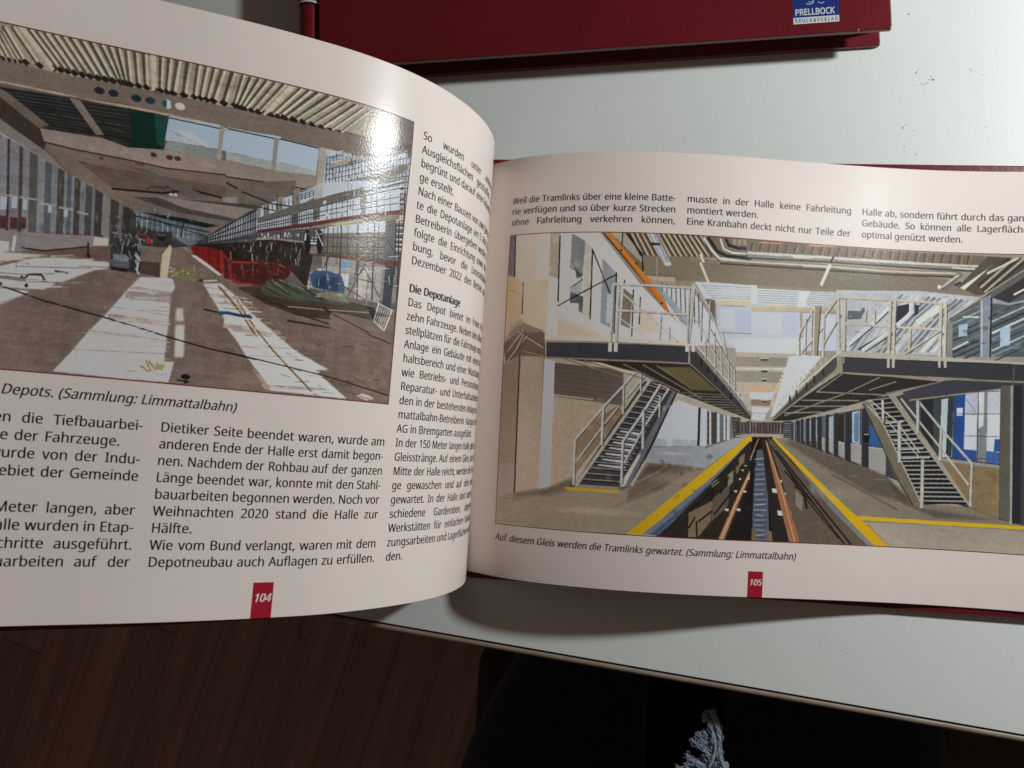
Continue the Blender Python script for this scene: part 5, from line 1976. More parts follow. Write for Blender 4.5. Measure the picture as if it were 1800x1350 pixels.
L 150,140,126 4.8 1879,486,1933,456
L 90,88,86 4.1 1704,535,1705,598
L 150,140,126 5.6 1687,364,1719,328
L 90,88,86 3.4 1854,676,1855,738
L 206,210,214 5.3 1828,591,1894,551
L 210,214,218 4.4 1736,589,1738,630
L 206,210,214 3.2 1780,311,1844,276
L 210,214,218 4.2 1705,518,1708,565
L 150,140,126 3.9 1740,686,1796,652
L 50,52,58 5.1 1707,383,1709,435
L 150,140,126 4 1843,392,1891,350
L 90,88,86 3.5 1812,686,1814,732
L 110,112,116 4.7 837,1073,842,1092
L 36,36,38 4.9 858,1001,864,1000
L 160,168,176 4.3 944,943,950,963
L 110,112,116 3.2 806,1029,821,1023
L 80,74,70 3 896,961,889,970
L 36,36,38 3.9 1074,999,1088,993
L 80,74,70 5 948,1136,945,1138
L 80,74,70 3.7 977,1147,986,1166
L 160,168,176 3.4 997,978,998,987
L 160,168,176 4 904,1143,919,1152
L 160,168,176 5.2 835,1168,831,1164
L 110,112,116 4.5 952,1062,967,1057
L 110,112,116 5 960,1090,971,1106
L 110,112,116 3.9 831,1000,835,997
L 110,112,116 4.5 927,1041,935,1056
L 110,112,116 4.7 923,970,928,976
L 80,74,70 3.1 973,940,972,947
L 110,112,116 3.5 920,1161,933,1161
L 36,36,38 3.8 986,1140,1002,1149
L 110,112,116 4 1076,980,1088,987
L 80,74,70 4.1 852,1031,851,1049
L 160,168,176 3.5 1065,1157,1080,1173
L 110,112,116 3.5 895,1191,900,1194
L 80,74,70 2.9 869,1062,874,1063
L 160,168,176 4.9 944,1139,945,1155
L 80,74,70 4.6 858,1056,874,1064
L 160,168,176 5.2 809,1132,818,1128
L 110,112,116 4 910,1146,922,1149
L 80,74,70 2.9 801,985,796,1000
L 160,168,176 4.5 810,1082,822,1090
L 36,36,38 5 878,1168,892,1174
L 110,112,116 4.3 845,1141,861,1157
L 36,36,38 5 976,1160,969,1161
L 36,36,38 3.8 974,1052,972,1058
L 110,112,116 3.7 1062,1106,1066,1125
L 36,36,38 2.7 927,1068,924,1081
L 160,168,176 2.5 902,1173,911,1174
L 80,74,70 2.8 1012,1126,1022,1127
L 110,112,116 4.8 805,1197,797,1218
L 110,112,116 4.5 876,1169,883,1163
L 160,168,176 3.7 1030,1088,1043,1103
L 36,36,38 4 961,1100,965,1108
L 110,112,116 3.7 821,1025,815,1043
L 36,36,38 3.8 899,1019,910,1028
L 110,112,116 4.3 820,1086,812,1106
L 160,168,176 2.9 897,1103,894,1109
L 110,112,116 3.5 1014,1114,1026,1121
L 80,74,70 2.9 907,1173,901,1192
L 110,112,116 4.5 976,1104,991,1097
L 80,74,70 4.9 863,968,855,969
L 160,168,176 3 807,1126,798,1128
L 80,74,70 4.7 1053,955,1051,960
L 36,36,38 4.4 999,1036,1011,1053
L 36,36,38 2.5 1034,1012,1028,1014
L 110,112,116 3.2 937,1144,939,1146
L 110,112,116 2.6 818,997,827,1009
L 80,74,70 4.4 882,1098,895,1108
L 36,36,38 3.9 956,975,964,971
L 160,168,176 3.8 1002,963,993,984
L 80,74,70 2.7 983,1172,988,1188
L 36,36,38 4.8 1012,1059,1014,1070
L 36,36,38 2.9 1039,983,1041,999
L 80,74,70 4.2 852,1153,846,1165
L 160,168,176 2.4 1022,922,1021,928
L 110,112,116 4.3 1000,985,990,1002
L 110,112,116 4.4 800,1090,803,1093
L 36,36,38 4.2 1072,1068,1083,1072
L 160,168,176 4.6 924,1087,918,1106
L 110,112,116 3.1 994,959,1007,961
L 160,168,176 3.9 836,1127,833,1129
L 110,112,116 2.6 859,1036,872,1049
L 80,74,70 3.3 1013,941,1010,946
L 110,112,116 4.2 1077,918,1091,928
L 110,112,116 3.4 960,973,968,981
L 80,74,70 5 1011,1166,1021,1158
L 110,112,116 4.9 810,1144,814,1156
L 80,74,70 2.4 1027,1166,1028,1166
L 80,74,70 4.8 957,1073,951,1070
L 80,74,70 2.8 1047,1054,1055,1050
L 110,112,116 3.4 963,1051,962,1059
L 160,168,176 2.8 1049,1105,1042,1105
L 36,36,38 3.6 1032,1022,1044,1015
L 36,36,38 5.1 821,1048,816,1059
L 80,74,70 4.4 905,1054,919,1069
L 110,112,116 4.4 919,1186,925,1186
L 110,112,116 4.3 903,1148,908,1145
L 110,112,116 2.9 833,1182,839,1200
L 110,112,116 3.1 847,1123,842,1134
L 80,74,70 4.3 1013,1009,1013,1014
L 80,74,70 3.7 946,1146,937,1149
E 136,132,132 0.35 665,876,7,35
E 90,86,88 0.35 519,1094,6,53
E 52,48,48 0.35 434,894,6,26
E 90,86,88 0.35 512,1003,5,42
E 90,86,88 0.35 639,1038,6,48
E 90,86,88 0.35 680,1021,4,21
E 136,132,132 0.35 620,1125,5,25
E 90,86,88 0.35 611,969,9,55
E 90,86,88 0.35 455,1088,6,17
E 136,132,132 0.35 601,1108,4,40
E 90,86,88 0.35 562,1041,7,51
E 52,48,48 0.35 444,959,5,17
E 52,48,48 0.35 522,996,7,58
E 136,132,132 0.35 584,875,8,53
E 136,132,132 0.35 837,1059,5,25
E 136,132,132 0.35 702,1124,6,28
E 136,132,132 0.35 793,1099,7,44
E 90,86,88 0.35 820,1069,7,38
E 52,48,48 0.35 515,1003,3,24
E 136,132,132 0.35 466,955,5,48
E 52,48,48 0.35 409,1099,7,57
E 52,48,48 0.35 785,1036,5,18
E 52,48,48 0.35 608,982,6,29
E 136,132,132 0.35 742,1055,8,44
E 90,86,88 0.35 442,1168,6,17
E 52,48,48 0.35 485,1185,6,58
E 136,132,132 0.35 644,1064,5,30
E 136,132,132 0.35 665,987,6,30
E 90,86,88 0.35 610,870,6,37
E 52,48,48 0.35 613,941,9,45
E 136,132,132 0.35 676,1110,6,18
E 52,48,48 0.35 558,1161,8,34
E 136,132,132 0.35 404,902,5,51
E 136,132,132 0.35 778,1087,3,35
E 52,48,48 0.35 628,1096,7,56
E 136,132,132 0.35 449,965,5,36
E 52,48,48 0.35 497,1177,8,44
E 90,86,88 0.35 510,1091,6,53
E 136,132,132 0.35 609,1065,6,52
E 52,48,48 0.35 688,935,7,60
E 136,132,132 0.35 611,905,5,56
P 136,132,132 0.1 413,995,471,993,471,1005,414,1007
P 136,132,132 0.1 476,995,534,993,535,1005,476,1007
P 136,132,132 0.1 545,1011,600,1010,600,1022,546,1023
P 136,132,132 0.1 610,1020,661,1020,661,1033,611,1032
P 136,132,132 0.1 671,1030,712,1034,713,1046,672,1042"""
ART5 = """P 150,143,132 0.06 -56,-75,2157,-34,2167,2064,-32,2051
P 96,88,96 0.2 -10,-23,23,-17,32,299,-1,284
P 196,188,176 0.03 24,-17,78,-9,74,340,32,299
P 176,168,156 0.04 74,-9,184,-10,182,324,70,340
P 200,196,188 0.03 120,-4,172,-5,173,324,121,333
P 152,142,128 0.05 172,-5,211,-3,216,486,175,324
P 206,206,206 0.03 211,-8,359,-5,628,496,768,735,712,740,411,735,213,579
P 122,124,128 0.18 256,4,308,58,305,298,255,246
P 150,155,160 0.1 260,372,304,319,301,423,259,465
P 92,94,98 0.1 274,246,307,298,281,319
P 90,92,98 0.15 261,408,313,443,311,556,261,506
P 222,224,226 0.02 260,486,295,487,294,555,260,508
P 178,172,162 0.04 307,47,339,110,341,591,311,556
P 136,140,146 0.15 376,177,429,276,427,658,378,615
P 172,178,184 0.08 398,420,422,398,425,623,400,614
P 204,200,192 0.02 429,276,457,324,454,417,428,398
P 120,112,102 0.08 458,376,493,425,487,649,453,621
P 206,204,200 0.03 493,415,521,464,515,667,487,649
P 196,186,170 0.04 522,494,574,561,598,660,521,677
L 24,24,26 9.6 210,24,215,476
L 24,24,28 8.8 337,115,340,593
L 26,26,30 8 430,274,431,683
L 28,28,30 8 462,324,460,355
L 28,28,30 7.2 495,384,496,699
L 30,30,32 6.4 522,433,521,616
L 30,30,30 10.4 23,-17,30,294
P 228,228,226 0.02 272,-4,359,-3,495,260,634,515,583,469,439,284
P 142,132,120 0.05 359,-5,387,-6,546,329,628,511,617,522,525,361
L 64,52,42 10 376,5,541,345,623,516,710,670
P 168,158,142 0.05 70,340,176,319,179,714,73,610
P 170,150,120 0.05 3,285,71,351,71,557,-2,734,-3,520
L 40,36,34 8.8 70,340,73,557
L 120,100,70 5.6 7,387,70,425
P 184,170,150 0.04 213,569,416,725,218,734
P 214,214,212 0.02 175,298,211,319,213,579,411,735,218,734,175,704
P 184,170,150 0.04 219,595,400,731,223,734
L 60,58,56 5.6 260,382,305,324
L 60,58,56 5.6 258,194,302,324
L 30,30,30 8 214,507,429,287
L 30,30,30 8 336,115,410,419
P 115,104,89 0.08 398,-6,696,-25,928,-22,930,133,660,155,523,150,526,310
P 158,152,140 0.05 398,-4,449,-5,523,150,524,207
L 70,60,50 10.4 472,2,517,156
L 182,172,152 10.4 480,4,525,158
L 70,60,50 10.4 491,1,537,155
L 182,172,152 10.4 499,3,545,156
L 70,60,50 10.4 510,0,558,153
L 182,172,152 10.4 518,2,565,155
L 70,60,50 10.4 529,-1,578,152
L 182,172,152 10.4 537,1,585,153
L 70,60,50 10.4 548,-2,598,150
L 182,172,152 10.4 556,0,605,152
L 70,60,50 10.4 567,-3,618,148
L 182,172,152 10.4 575,-2,625,150
L 70,60,50 10.4 586,-5,638,147
L 182,172,152 10.4 594,-3,645,148
L 70,60,50 10.4 605,-6,658,145
L 182,172,152 10.4 613,-5,666,146
L 70,60,50 10.4 624,-8,679,143
L 182,172,152 10.4 632,-6,686,144
L 70,60,50 10.4 643,-9,699,141
L 182,172,152 10.4 651,-8,706,142
L 70,60,50 10.4 663,-11,719,139
L 182,172,152 10.4 671,-10,727,140
L 70,60,50 10.4 682,-13,740,137
L 182,172,152 10.4 690,-12,747,138
L 70,60,50 10.4 701,-15,760,134
L 182,172,152 10.4 709,-13,768,135
L 70,60,50 10.4 720,-17,781,132
L 182,172,152 10.4 728,-16,788,133
L 70,60,50 10.4 740,-19,801,129
L 182,172,152 10.4 748,-18,809,131
L 30,30,28 12 463,3,521,147
L 40,40,38 12 523,145,527,258
L 50,60,44 8 447,3,445,108
P 127,117,102 0.04 523,150,660,153,791,156,931,159,933,303,794,300,714,299,585,311,534,294
P 176,160,140 0.03 529,289,714,293,933,298,934,313,714,319,585,321
L 120,104,84 6 534,279,933,282
P 150,156,162 0.06 539,-1,573,-4,630,189,602,206
L 88,92,96 6.4 572,-3,628,178
L 205,210,212 8 553,3,611,201
P 60,58,56 0 552,60,585,63,588,78,555,81
E 226,232,236 0 617,203,14,13
E 224,232,238 0 658,194,8,14
L 150,144,134 8 577,162,579,311
P 206,122,44 0.03 383,-4,400,-4,475,158,557,326,630,512,621,519,538,340,453,154
L 190,110,46 12 623,511,670,603,722,709,752,776
L 250,170,70 6.4 392,-1,546,324
E 60,44,30 0 444,120,5,9
E 60,44,30 0 502,209,5,8
E 60,44,30 0 600,468,5,8
P 92,90,86 0.08 740,7,765,4,790,79,825,137,931,138,931,164,808,165,773,112
L 196,194,186 16 748,11,781,96,808,144,931,154
L 40,42,46 20 765,9,801,98,837,125,930,128
P 120,116,106 0.1 806,5,840,5,847,62,929,61,930,102,836,115,813,76
L 206,202,190 12 811,14,825,80,859,101,930,100
L 40,42,46 20 832,12,844,52,882,67,929,63
P 150,140,124 0.08 858,8,872,9,873,48,858,48
P 150,140,124 0.08 878,6,892,6,892,45,878,45
P 150,140,124 0.08 898,3,912,3,912,42,898,42
P 150,140,124 0.08 918,0,932,0,932,40,918,39
P 115,104,89 0.12 910,-25,1125,-3,1464,7,1773,11,1966,23,1967,95,1839,101,913,120
L 69,59,51 8 935,24,927,77
L 126,114,96 8 946,24,939,71
L 74,64,56 8 968,22,961,76
L 127,115,97 8 980,23,973,70
L 78,68,60 8 1002,21,995,75
L 127,115,97 8 1014,21,1007,70
L 67,57,49 8 1036,19,1029,75
L 134,122,104 8 1048,20,1040,69
L 66,56,48 8 1070,18,1063,74
L 128,116,98 8 1082,18,1074,69
L 66,56,48 8 1104,17,1096,74
L 142,130,112 8 1116,17,1108,68
L 74,64,56 8 1138,15,1130,73
L 135,123,105 8 1150,16,1142,68
L 76,66,58 8 1172,14,1164,73
L 130,118,100 8 1184,15,1176,67
L 71,61,53 8 1206,13,1198,73
L 143,131,113 8 1218,13,1210,67
L 77,67,59 8 1240,12,1232,73
L 139,127,109 8 1252,12,1244,67
L 63,53,45 8 1274,11,1266,72
L 127,115,97 8 1286,11,1278,67
L 79,69,61 8 1308,10,1300,72
L 135,123,105 8 1320,10,1312,67
L 71,61,53 8 1342,9,1334,72
L 131,119,101 8 1354,10,1346,67
L 63,53,45 8 1376,8,1368,72
L 133,121,103 8 1388,9,1380,67
L 74,64,56 8 1410,7,1402,72
L 142,130,112 8 1422,8,1414,67
L 79,69,61 8 1443,7,1436,73
L 141,129,111 8 1455,8,1448,67
L 72,62,54 8 1477,6,1470,73
L 142,130,112 8 1489,7,1481,68
L 78,68,60 8 1510,6,1503,74
L 143,131,113 8 1522,7,1515,68
L 74,64,56 8 1544,6,1536,74
L 127,115,97 8 1555,7,1548,69
L 60,50,42 8 1577,6,1569,75
L 144,132,114 8 1588,7,1581,70
L 71,61,53 8 1609,7,1602,77
L 140,128,110 8 1621,8,1614,71
L 69,59,51 8 1642,7,1635,78
L 140,128,110 8 1653,8,1646,73
L 68,58,50 8 1674,8,1667,79
L 131,119,101 8 1686,9,1678,74
L 77,67,59 8 1706,9,1699,81
L 136,124,106 8 1718,10,1710,76
L 67,57,49 8 1738,10,1731,83
L 140,128,110 8 1749,11,1742,78
L 74,64,56 8 1770,11,1763,85
L 127,115,97 8 1781,13,1774,80
P 206,150,110 0 1154,3,1256,-2,1262,6,1155,14
P 200,140,100 0 952,11,1047,8,1047,16,964,19
P 125,115,100 0.05 919,140,1347,146,1696,184,1819,289,1526,308,922,325
P 126,118,108 0.04 921,294,1349,276,1808,285,1841,277,1824,299,1526,319,922,330
P 132,130,124 0.06 918,78,1227,69,1523,68,1779,79,1844,80,1839,117,1774,121,1524,118,1228,114,919,130
L 198,194,182 16 918,93,1227,83,1524,82,1828,86
L 70,66,60 12 919,128,1228,113,1524,113,1806,120
L 230,224,204 8.8 1096,97,1168,96
L 230,224,204 8 1712,101,1806,108
P 120,112,100 0.06 919,140,1228,130,1495,134,1729,124,1746,149,1735,162,1466,163,1198,167,919,176
L 190,180,160 13.6 919,152,1210,144,1466,148,1724,140
L 226,214,190 9.6 1133,150,1228,148
L 60,54,48 10.4 919,176,1199,170,1466,169,1713,164
P 110,108,104 0.1 1735,129,1752,148,1691,262,1663,254,1660,228,1696,204
L 40,38,36 16 1741,201,1691,257
L 190,186,176 12 1735,149,1674,237
E 216,222,228 0 1664,238,8,16
L 36,34,32 12 1254,74,1242,112
L 240,238,230 21.6 1240,133,1208,272
L 240,236,222 14.4 738,128,772,269
P 86,78,70 0.06 1838,18,1887,16,1839,112,1747,232,1736,253,1725,244
L 240,232,208 32 1855,100,1744,253
L 120,112,100 12 1903,25,1839,101
P 84,76,68 0.1 1887,21,1982,23,1983,95,1841,277,1797,285,1753,257
L 52,50,48 12.8 1913,25,1807,217
L 176,168,150 12.8 1932,24,1815,231
L 52,50,48 12.8 1949,24,1823,245
L 176,168,150 12.8 1967,23,1831,259
L 52,50,48 12.8 1985,22,1838,273
L 206,198,176 16 1945,24,1839,132
P 126,117,102 0.04 644,172,791,182,913,157,931,174,1347,167,1696,204,1797,280,1526,311,922,330,743,316,647,326
P 140,130,114 0.03 647,313,742,304,922,311,1349,292,1808,288,1824,299,1526,324,922,342,743,334,647,344
L 190,180,160 13.6 814,154,919,152,1210,144,1466,148,1724,140
L 60,54,48 9.6 814,179,919,178,1199,172,1466,171,1713,166
L 226,214,190 9.6 1133,150,1228,148
L 240,238,230 20 1240,133,1208,272
L 36,34,32 12 1254,74,1242,112
L 240,236,222 14.4 739,185,774,325
P 110,108,104 0.1 1735,129,1752,148,1691,262,1663,254,1660,228,1696,204
L 190,186,176 12 1735,149,1674,237
E 216,222,228 0 1664,238,8,16
P 200,206,210 0.03 916,331,1266,317,1268,446,919,458
L 150,156,160 6.4 922,345,1124,335
L 150,156,160 6.4 1153,331,1266,327
L 150,156,160 6.4 923,362,1124,350
L 150,156,160 6.4 1154,345,1266,342
L 150,156,160 6.4 923,378,1124,366
L 150,156,160 6.4 1154,360,1267,356
L 150,156,160 6.4 923,394,1124,381
L 150,156,160 6.4 1154,374,1267,371
L 150,156,160 6.4 924,411,1125,396
L 150,156,160 6.4 1154,389,1267,385
L 150,156,160 6.4 924,427,1125,412
L 150,156,160 6.4 1154,403,1267,400
L 150,156,160 6.4 924,443,1125,427
L 150,156,160 6.4 1155,417,1267,414
P 224,228,228 0.02 1123,324,1165,324,1138,462,1114,465
P 210,214,214 0.02 916,336,940,338,937,487,919,489
P 176,166,146 0.04 918,453,1268,420,1268,451,919,487
L 236,200,160 6.4 989,437,1078,434
P 196,204,218 0.03 919,489,1126,471,1136,728,924,742
P 220,226,236 0.02 1001,491,1058,488,1060,625,1003,628
P 184,192,210 0.03 1059,488,1120,484,1121,628,1063,630
P 212,218,230 0.02 931,498,996,492,998,622,933,628
P 178,186,200 0.03 922,641,1129,632,1129,668,923,687
P 206,208,212 0.02 923,702,1141,689,1142,748,924,763
L 110,112,116 6.4 923,698,1141,685
P 190,200,216 0.05 1138,472,1292,464,1308,709,1142,728
P 206,214,226 0.03 1215,494,1257,493,1253,664,1218,658
P 204,210,214 0.03 720,313,957,310,959,428,796,433,762,431
L 150,156,160 6.4 749,336,934,328
L 150,156,160 6.4 755,351,934,344
L 150,156,160 6.4 761,367,934,359
L 150,156,160 6.4 767,383,935,375
L 150,156,160 6.4 773,399,935,390
L 150,156,160 6.4 779,414,935,405
P 110,106,100 0.06 762,421,799,427,799,590,787,571,783,470,762,452
P 190,180,164 0.04 796,427,935,418,936,451,803,462
L 224,196,160 8 819,437,930,426
P 190,200,216 0.03 803,467,936,461,942,745,848,736,812,639
P 216,222,232 0.02 819,484,875,481,875,613,823,612
P 170,178,198 0.04 879,484,937,482,939,622,881,621
P 200,204,210 0.02 847,675,940,671,941,715,859,720
L 110,112,116 5.6 823,643,940,636
P 204,208,212 0.05 594,356,704,356,763,492,848,726,723,739,629,516
L 70,74,80 7.2 599,335,603,416
L 70,74,80 7.2 616,340,621,441
L 70,74,80 7.2 633,344,638,466
L 70,74,80 7.2 650,349,655,491
L 70,74,80 7.2 667,353,673,516
L 70,74,80 7.2 684,358,690,540
L 70,74,80 7.2 701,362,707,565
L 70,74,80 7.2 718,367,725,590
L 70,74,80 7.2 735,371,742,614
P 150,156,164 0.12 592,387,615,390,703,570,704,630,669,583
E 80,90,100 0 616,446,3,4
E 80,90,100 0 624,462,3,4
E 80,90,100 0 632,479,3,4
E 80,90,100 0 640,495,3,4
E 80,90,100 0 649,512,2,4
E 80,90,100 0 657,528,3,4
E 80,90,100 0 665,545,3,4
E 80,90,100 0 673,561,3,4
E 80,90,100 0 681,578,3,4
E 80,90,100 0 690,594,2,4
E 80,90,100 0 698,611,3,3
E 80,90,100 0 706,627,3,4
P 120,106,92 0.25 -1,755,15,692,80,621,162,673,171,777,122,736,59,777
P 92,76,64 0.25 -4,768,56,686,169,686,177,851,87,848,12,916
L 150,138,124 9.6 8,906,102,707
L 60,50,44 6.4 15,906,111,707
L 150,138,124 9.6 19,811,82,676
L 60,50,44 6.4 26,811,91,676
L 150,138,124 9.6 55,675,166,790
L 60,50,44 6.4 62,675,174,789
L 150,138,124 9.6 86,812,167,841
L 60,50,44 6.4 92,812,176,841
L 150,138,124 9.6 47,832,83,707
L 60,50,44 6.4 54,832,92,707
P 122,108,94 0.05 -3,905,74,843,177,851,182,1774,-1,1822
P 146,134,120 0.04 74,853,169,860,175,1768,80,1773
P 128,118,112 0.05 -1,1587,71,1578,74,1784,-1,1817
L 38,34,32 11.2 72,843,75,1330,77,1776
P 92,84,76 0.08 213,891,471,925,477,1160,217,1117
P 148,136,120 0.04 217,1115,463,1161,381,1304,305,1411,306,1652,218,1708
P 120,104,86 0.08 336,1308,460,1156,478,1215,342,1548,311,1632,311,1411
L 80,72,66 4.8 217,921,466,951
L 80,72,66 4.8 218,952,467,985
L 80,72,66 4.8 219,982,468,1019
L 80,72,66 4.8 220,1013,469,1053
L 80,72,66 4.8 220,1044,470,1087
L 80,72,66 4.8 221,1074,471,1121
L 176,164,146 7.2 216,1107,365,1129
P 170,170,176 0.03 174,870,214,880,217,1115,218,1762,173,1778
L 196,196,200 8 179,877,178,1769
P 176,180,186 0.03 580,1285,675,1107,757,1149,757,1398,594,1413
P 196,202,208 0.03 659,1119,757,1149,755,1309,662,1278
P 150,156,164 0.04 581,1365,759,1358,757,1398,583,1424
P 206,214,224 0.02 637,1141,656,1144,660,1439,643,1436
P 46,46,48 0.04 750,1148,760,1147,761,1396,752,1396
P 176,184,192 0.03 760,1149,784,1156,786,1395,761,1396
P 50,50,52 0.04 784,1166,791,1168,796,1384,789,1387
P 170,176,184 0.04 791,1169,799,1170,804,1381,796,1384
P 70,64,62 0.04 799,1171,821,1171,825,1376,804,1380
P 172,180,188 0.04 821,1178,831,1179,835,1366,825,1369
P 96,100,104 0.04 831,1181,846,1182,850,1360,835,1364
P 178,184,190 0.04 846,1186,853,1187,857,1354,850,1356
P 60,60,62 0.04 853,1188,858,1189,861,1350,857,1353
P 168,172,176 0.04 858,1189,869,1190,873,1347,861,1350
P 110,108,106 0.04 869,1193,881,1194,884,1342,873,1345
P 38,36,38 0.05 878,1197,910,1199,914,1330,885,1332
L 130,132,136 4 881,1209,910,1208
L 130,132,136 4 882,1219,910,1219
L 130,132,136 4 882,1230,911,1229
L 130,132,136 4 882,1240,911,1240
L 130,132,136 4 882,1251,911,1250
L 130,132,136 4 882,1261,911,1261
L 130,132,136 4 883,1272,912,1271
L 130,132,136 4 883,1282,912,1282
L 130,132,136 4 883,1293,912,1292
L 130,132,136 4 883,1303,912,1303
L 130,132,136 4 884,1314,913,1313
L 130,132,136 4 884,1324,913,1323
P 70,80,96 0.2 914,1234,951,1210,953,1300,917,1306
P 40,60,84 0.1 920,1238,937,1237,938,1292,921,1293
P 126,117,104 0.05 -1,1817,175,1765,312,1697,455,1596,580,1519,588,1414,788,1395,919,1328,953,1300,954,1330,509,2000,-5,1996
P 138,142,148 0.05 577,1425,788,1395,919,1329,950,1307,786,1539,674,1530,580,1524
B 98,88,76 5 215,1724,300,1653,313,1712,234,1772,78,1815,77,1784
G 70,60,50 0 580,1524,741,1533,623,1698,504,1789,512,1679
G 60,52,44 0 575,1544,674,1535,556,1665,529,1678
L 112,102,90 9.6 730,1539,461,1824
L 112,102,90 9.6 646,1537,518,1689
L 112,102,90 9.6 257,1749,65,1837
L 112,102,90 9.6 188,1778,24,1833
L 112,102,90 9.6 861,1349,783,1405
P 205,168,40 0.03 267,1722,290,1716,472,1718,480,1732,447,1734,285,1733
P 58,58,60 0.12 550,989,663,1048,572,1425,490,1692,312,1692,411,1391
L 34,34,38 13.6 567,988,641,1016
L 126,126,126 7.2 567,982,641,1010
L 34,34,38 13.6 555,1020,633,1048
L 126,126,126 7.2 555,1014,633,1042
P 176,180,186 0.04 576,1054,616,1082,611,1094,571,1064
L 34,34,38 13.6 543,1055,625,1081
L 126,126,126 7.2 543,1049,625,1075
P 176,180,186 0.04 564,1089,607,1116,602,1129,558,1100
L 34,34,38 13.6 530,1090,616,1115
L 126,126,126 7.2 530,1084,616,1109
P 176,180,186 0.04 551,1125,599,1151,594,1163,545,1136
L 34,34,38 13.6 518,1126,608,1150
L 126,126,126 7.2 517,1120,607,1144
P 176,180,186 0.04 538,1162,590,1186,585,1199,532,1172
L 34,34,38 13.6 505,1163,599,1185
L 126,126,126 7.2 504,1157,599,1179
P 176,180,186 0.04 525,1199,581,1222,576,1234,519,1209
L 34,34,38 13.6 491,1200,590,1221
L 126,126,126 7.2 491,1194,590,1215
P 176,180,186 0.04 511,1236,572,1258,567,1270,506,1246
L 34,34,38 13.6 478,1237,581,1257
L 126,126,126 7.2 478,1231,581,1251
L 34,34,38 13.6 465,1274,572,1293
L 126,126,126 7.2 465,1268,572,1287
P 168,170,178 0.04 478,1312,552,1332,542,1353,467,1330
L 34,34,38 13.6 452,1312,563,1329
L 126,126,126 7.2 451,1306,563,1323
P 168,170,178 0.04 466,1349,543,1369,533,1390,455,1368
L 34,34,38 13.6 438,1350,554,1366
L 126,126,126 7.2 438,1344,554,1360
P 168,170,178 0.04 453,1387,534,1405,524,1426,443,1406
L 34,34,38 13.6 424,1388,545,1402
L 126,126,126 7.2 424,1382,545,1396
P 168,170,178 0.04 441,1425,525,1442,515,1463,430,1444
L 34,34,38 13.6 411,1426,536,1439
L 126,126,126 7.2 411,1420,536,1433
P 168,170,178 0.04 428,1464,516,1479,506,1500,418,1483
L 34,34,38 13.6 397,1465,527,1476
L 126,126,126 7.2 397,1459,527,1470
P 168,170,178 0.04 415,1502,507,1517,497,1538,405,1521
L 34,34,38 13.6 383,1504,518,1514
L 126,126,126 7.2 383,1498,518,1508
P 168,170,178 0.04 403,1541,498,1554,488,1575,392,1560
L 34,34,38 13.6 369,1543,509,1551
L 126,126,126 7.2 369,1537,509,1545
L 34,34,38 13.6 355,1582,500,1588
L 126,126,126 7.2 355,1576,500,1582
L 34,34,38 13.6 341,1621,491,1626
L 126,126,126 7.2 341,1615,490,1620
L 34,34,38 13.6 327,1661,481,1664
L 126,126,126 7.2 327,1655,481,1658
P 150,146,136 0.04 567,972,578,976,324,1700,308,1714,312,1692
P 96,98,102 0.06 657,1034,668,1053,588,1424,518,1679,480,1708,471,1694,550,1427
L 40,42,48 12 667,1058,578,1435,515,1679
P 168,166,160 0.04 481,1663,540,1468,548,1477,493,1691,474,1711
P 150,146,138 0.03 512,1679,563,1505,570,1515,523,1683
P 64,70,80 0.02 291,1699,312,1692,314,1710,293,1714
P 80,84,90 0.02 474,1688,512,1684,491,1711,472,1711
L 70,72,76 17.6 515,939,476,1028,405,1179,306,1404,309,1700
L 164,164,162 13.6 513,937,474,1025,403,1176,304,1401,307,1697
L 70,72,76 13.6 463,1164,411,1294,316,1544
L 164,164,162 9.6 461,1161,408,1291,314,1541
L 70,72,76 18.4 405,1184,406,1424
L 164,164,162 14.4 403,1181,403,1422
L 70,72,76 14.4 476,1028,478,1218
L 164,164,162 10.4 474,1025,476,1215
L 70,72,76 16 549,962,489,1107
L 164,164,162 12 547,959,487,1104
L 70,72,76 13.6 538,948,539,1063
L 164,164,162 9.6 535,945,537,1060
L 70,72,76 18.4 614,1001,555,1191,482,1397,484,1670
L 164,164,162 14.4 611,998,552,1188,480,1394,481,1668
L 70,72,76 15.2 645,1023,560,1290,491,1535
L 164,164,162 11.2 643,1020,557,1287,489,1533
L 70,72,76 20 552,1186,555,1435
L 164,164,162 16 549,1183,553,1432
L 70,72,76 13.6 610,1086,611,1226
L 164,164,162 9.6 608,1083,608,1223
P 48,42,38 0.1 244,857,709,859,948,1206,776,1112,668,1053,521,931,460,916
P 196,176,146 0.05 333,874,387,881,510,937,475,945
L 112,106,98 8 244,861,473,975
L 112,106,98 8 325,870,550,979
L 112,106,98 8 470,885,679,1047
L 112,106,98 8 542,884,764,1088
L 112,106,98 8 592,885,729,1032
L 104,100,94 6.4 685,1056,843,1053
L 104,100,94 6.4 713,1072,854,1069
L 104,100,94 6.4 742,1088,866,1085
L 104,100,94 6.4 770,1104,877,1102
L 104,100,94 6.4 799,1120,888,1118
L 104,100,94 6.4 828,1136,899,1135
L 104,100,94 6.4 857,1152,910,1151
L 104,100,94 6.4 886,1168,922,1168
L 104,100,94 6.4 916,1184,933,1184
P 92,84,60 0.08 604,894,715,883,820,1033,729,1032
P 58,58,64 0.06 178,753,707,748,706,856,180,863
L 126,116,106 12 174,859,437,862,708,860
P 196,190,178 0.03 169,702,320,707,711,708,729,741,712,748,171,743
L 120,116,110 6.4 170,742,712,745
P 120,118,114 0.05 707,743,730,736,841,941,950,1160,951,1210,831,1032,714,863
P 60,58,58 0.06 712,773,735,781,951,1190,948,1206,714,858
L 190,184,172 8 725,721,950,1142
P 186,182,174 0.02 411,746,425,746,425,808,412,806
P 186,182,174 0.02 433,744,446,744,446,806,433,805
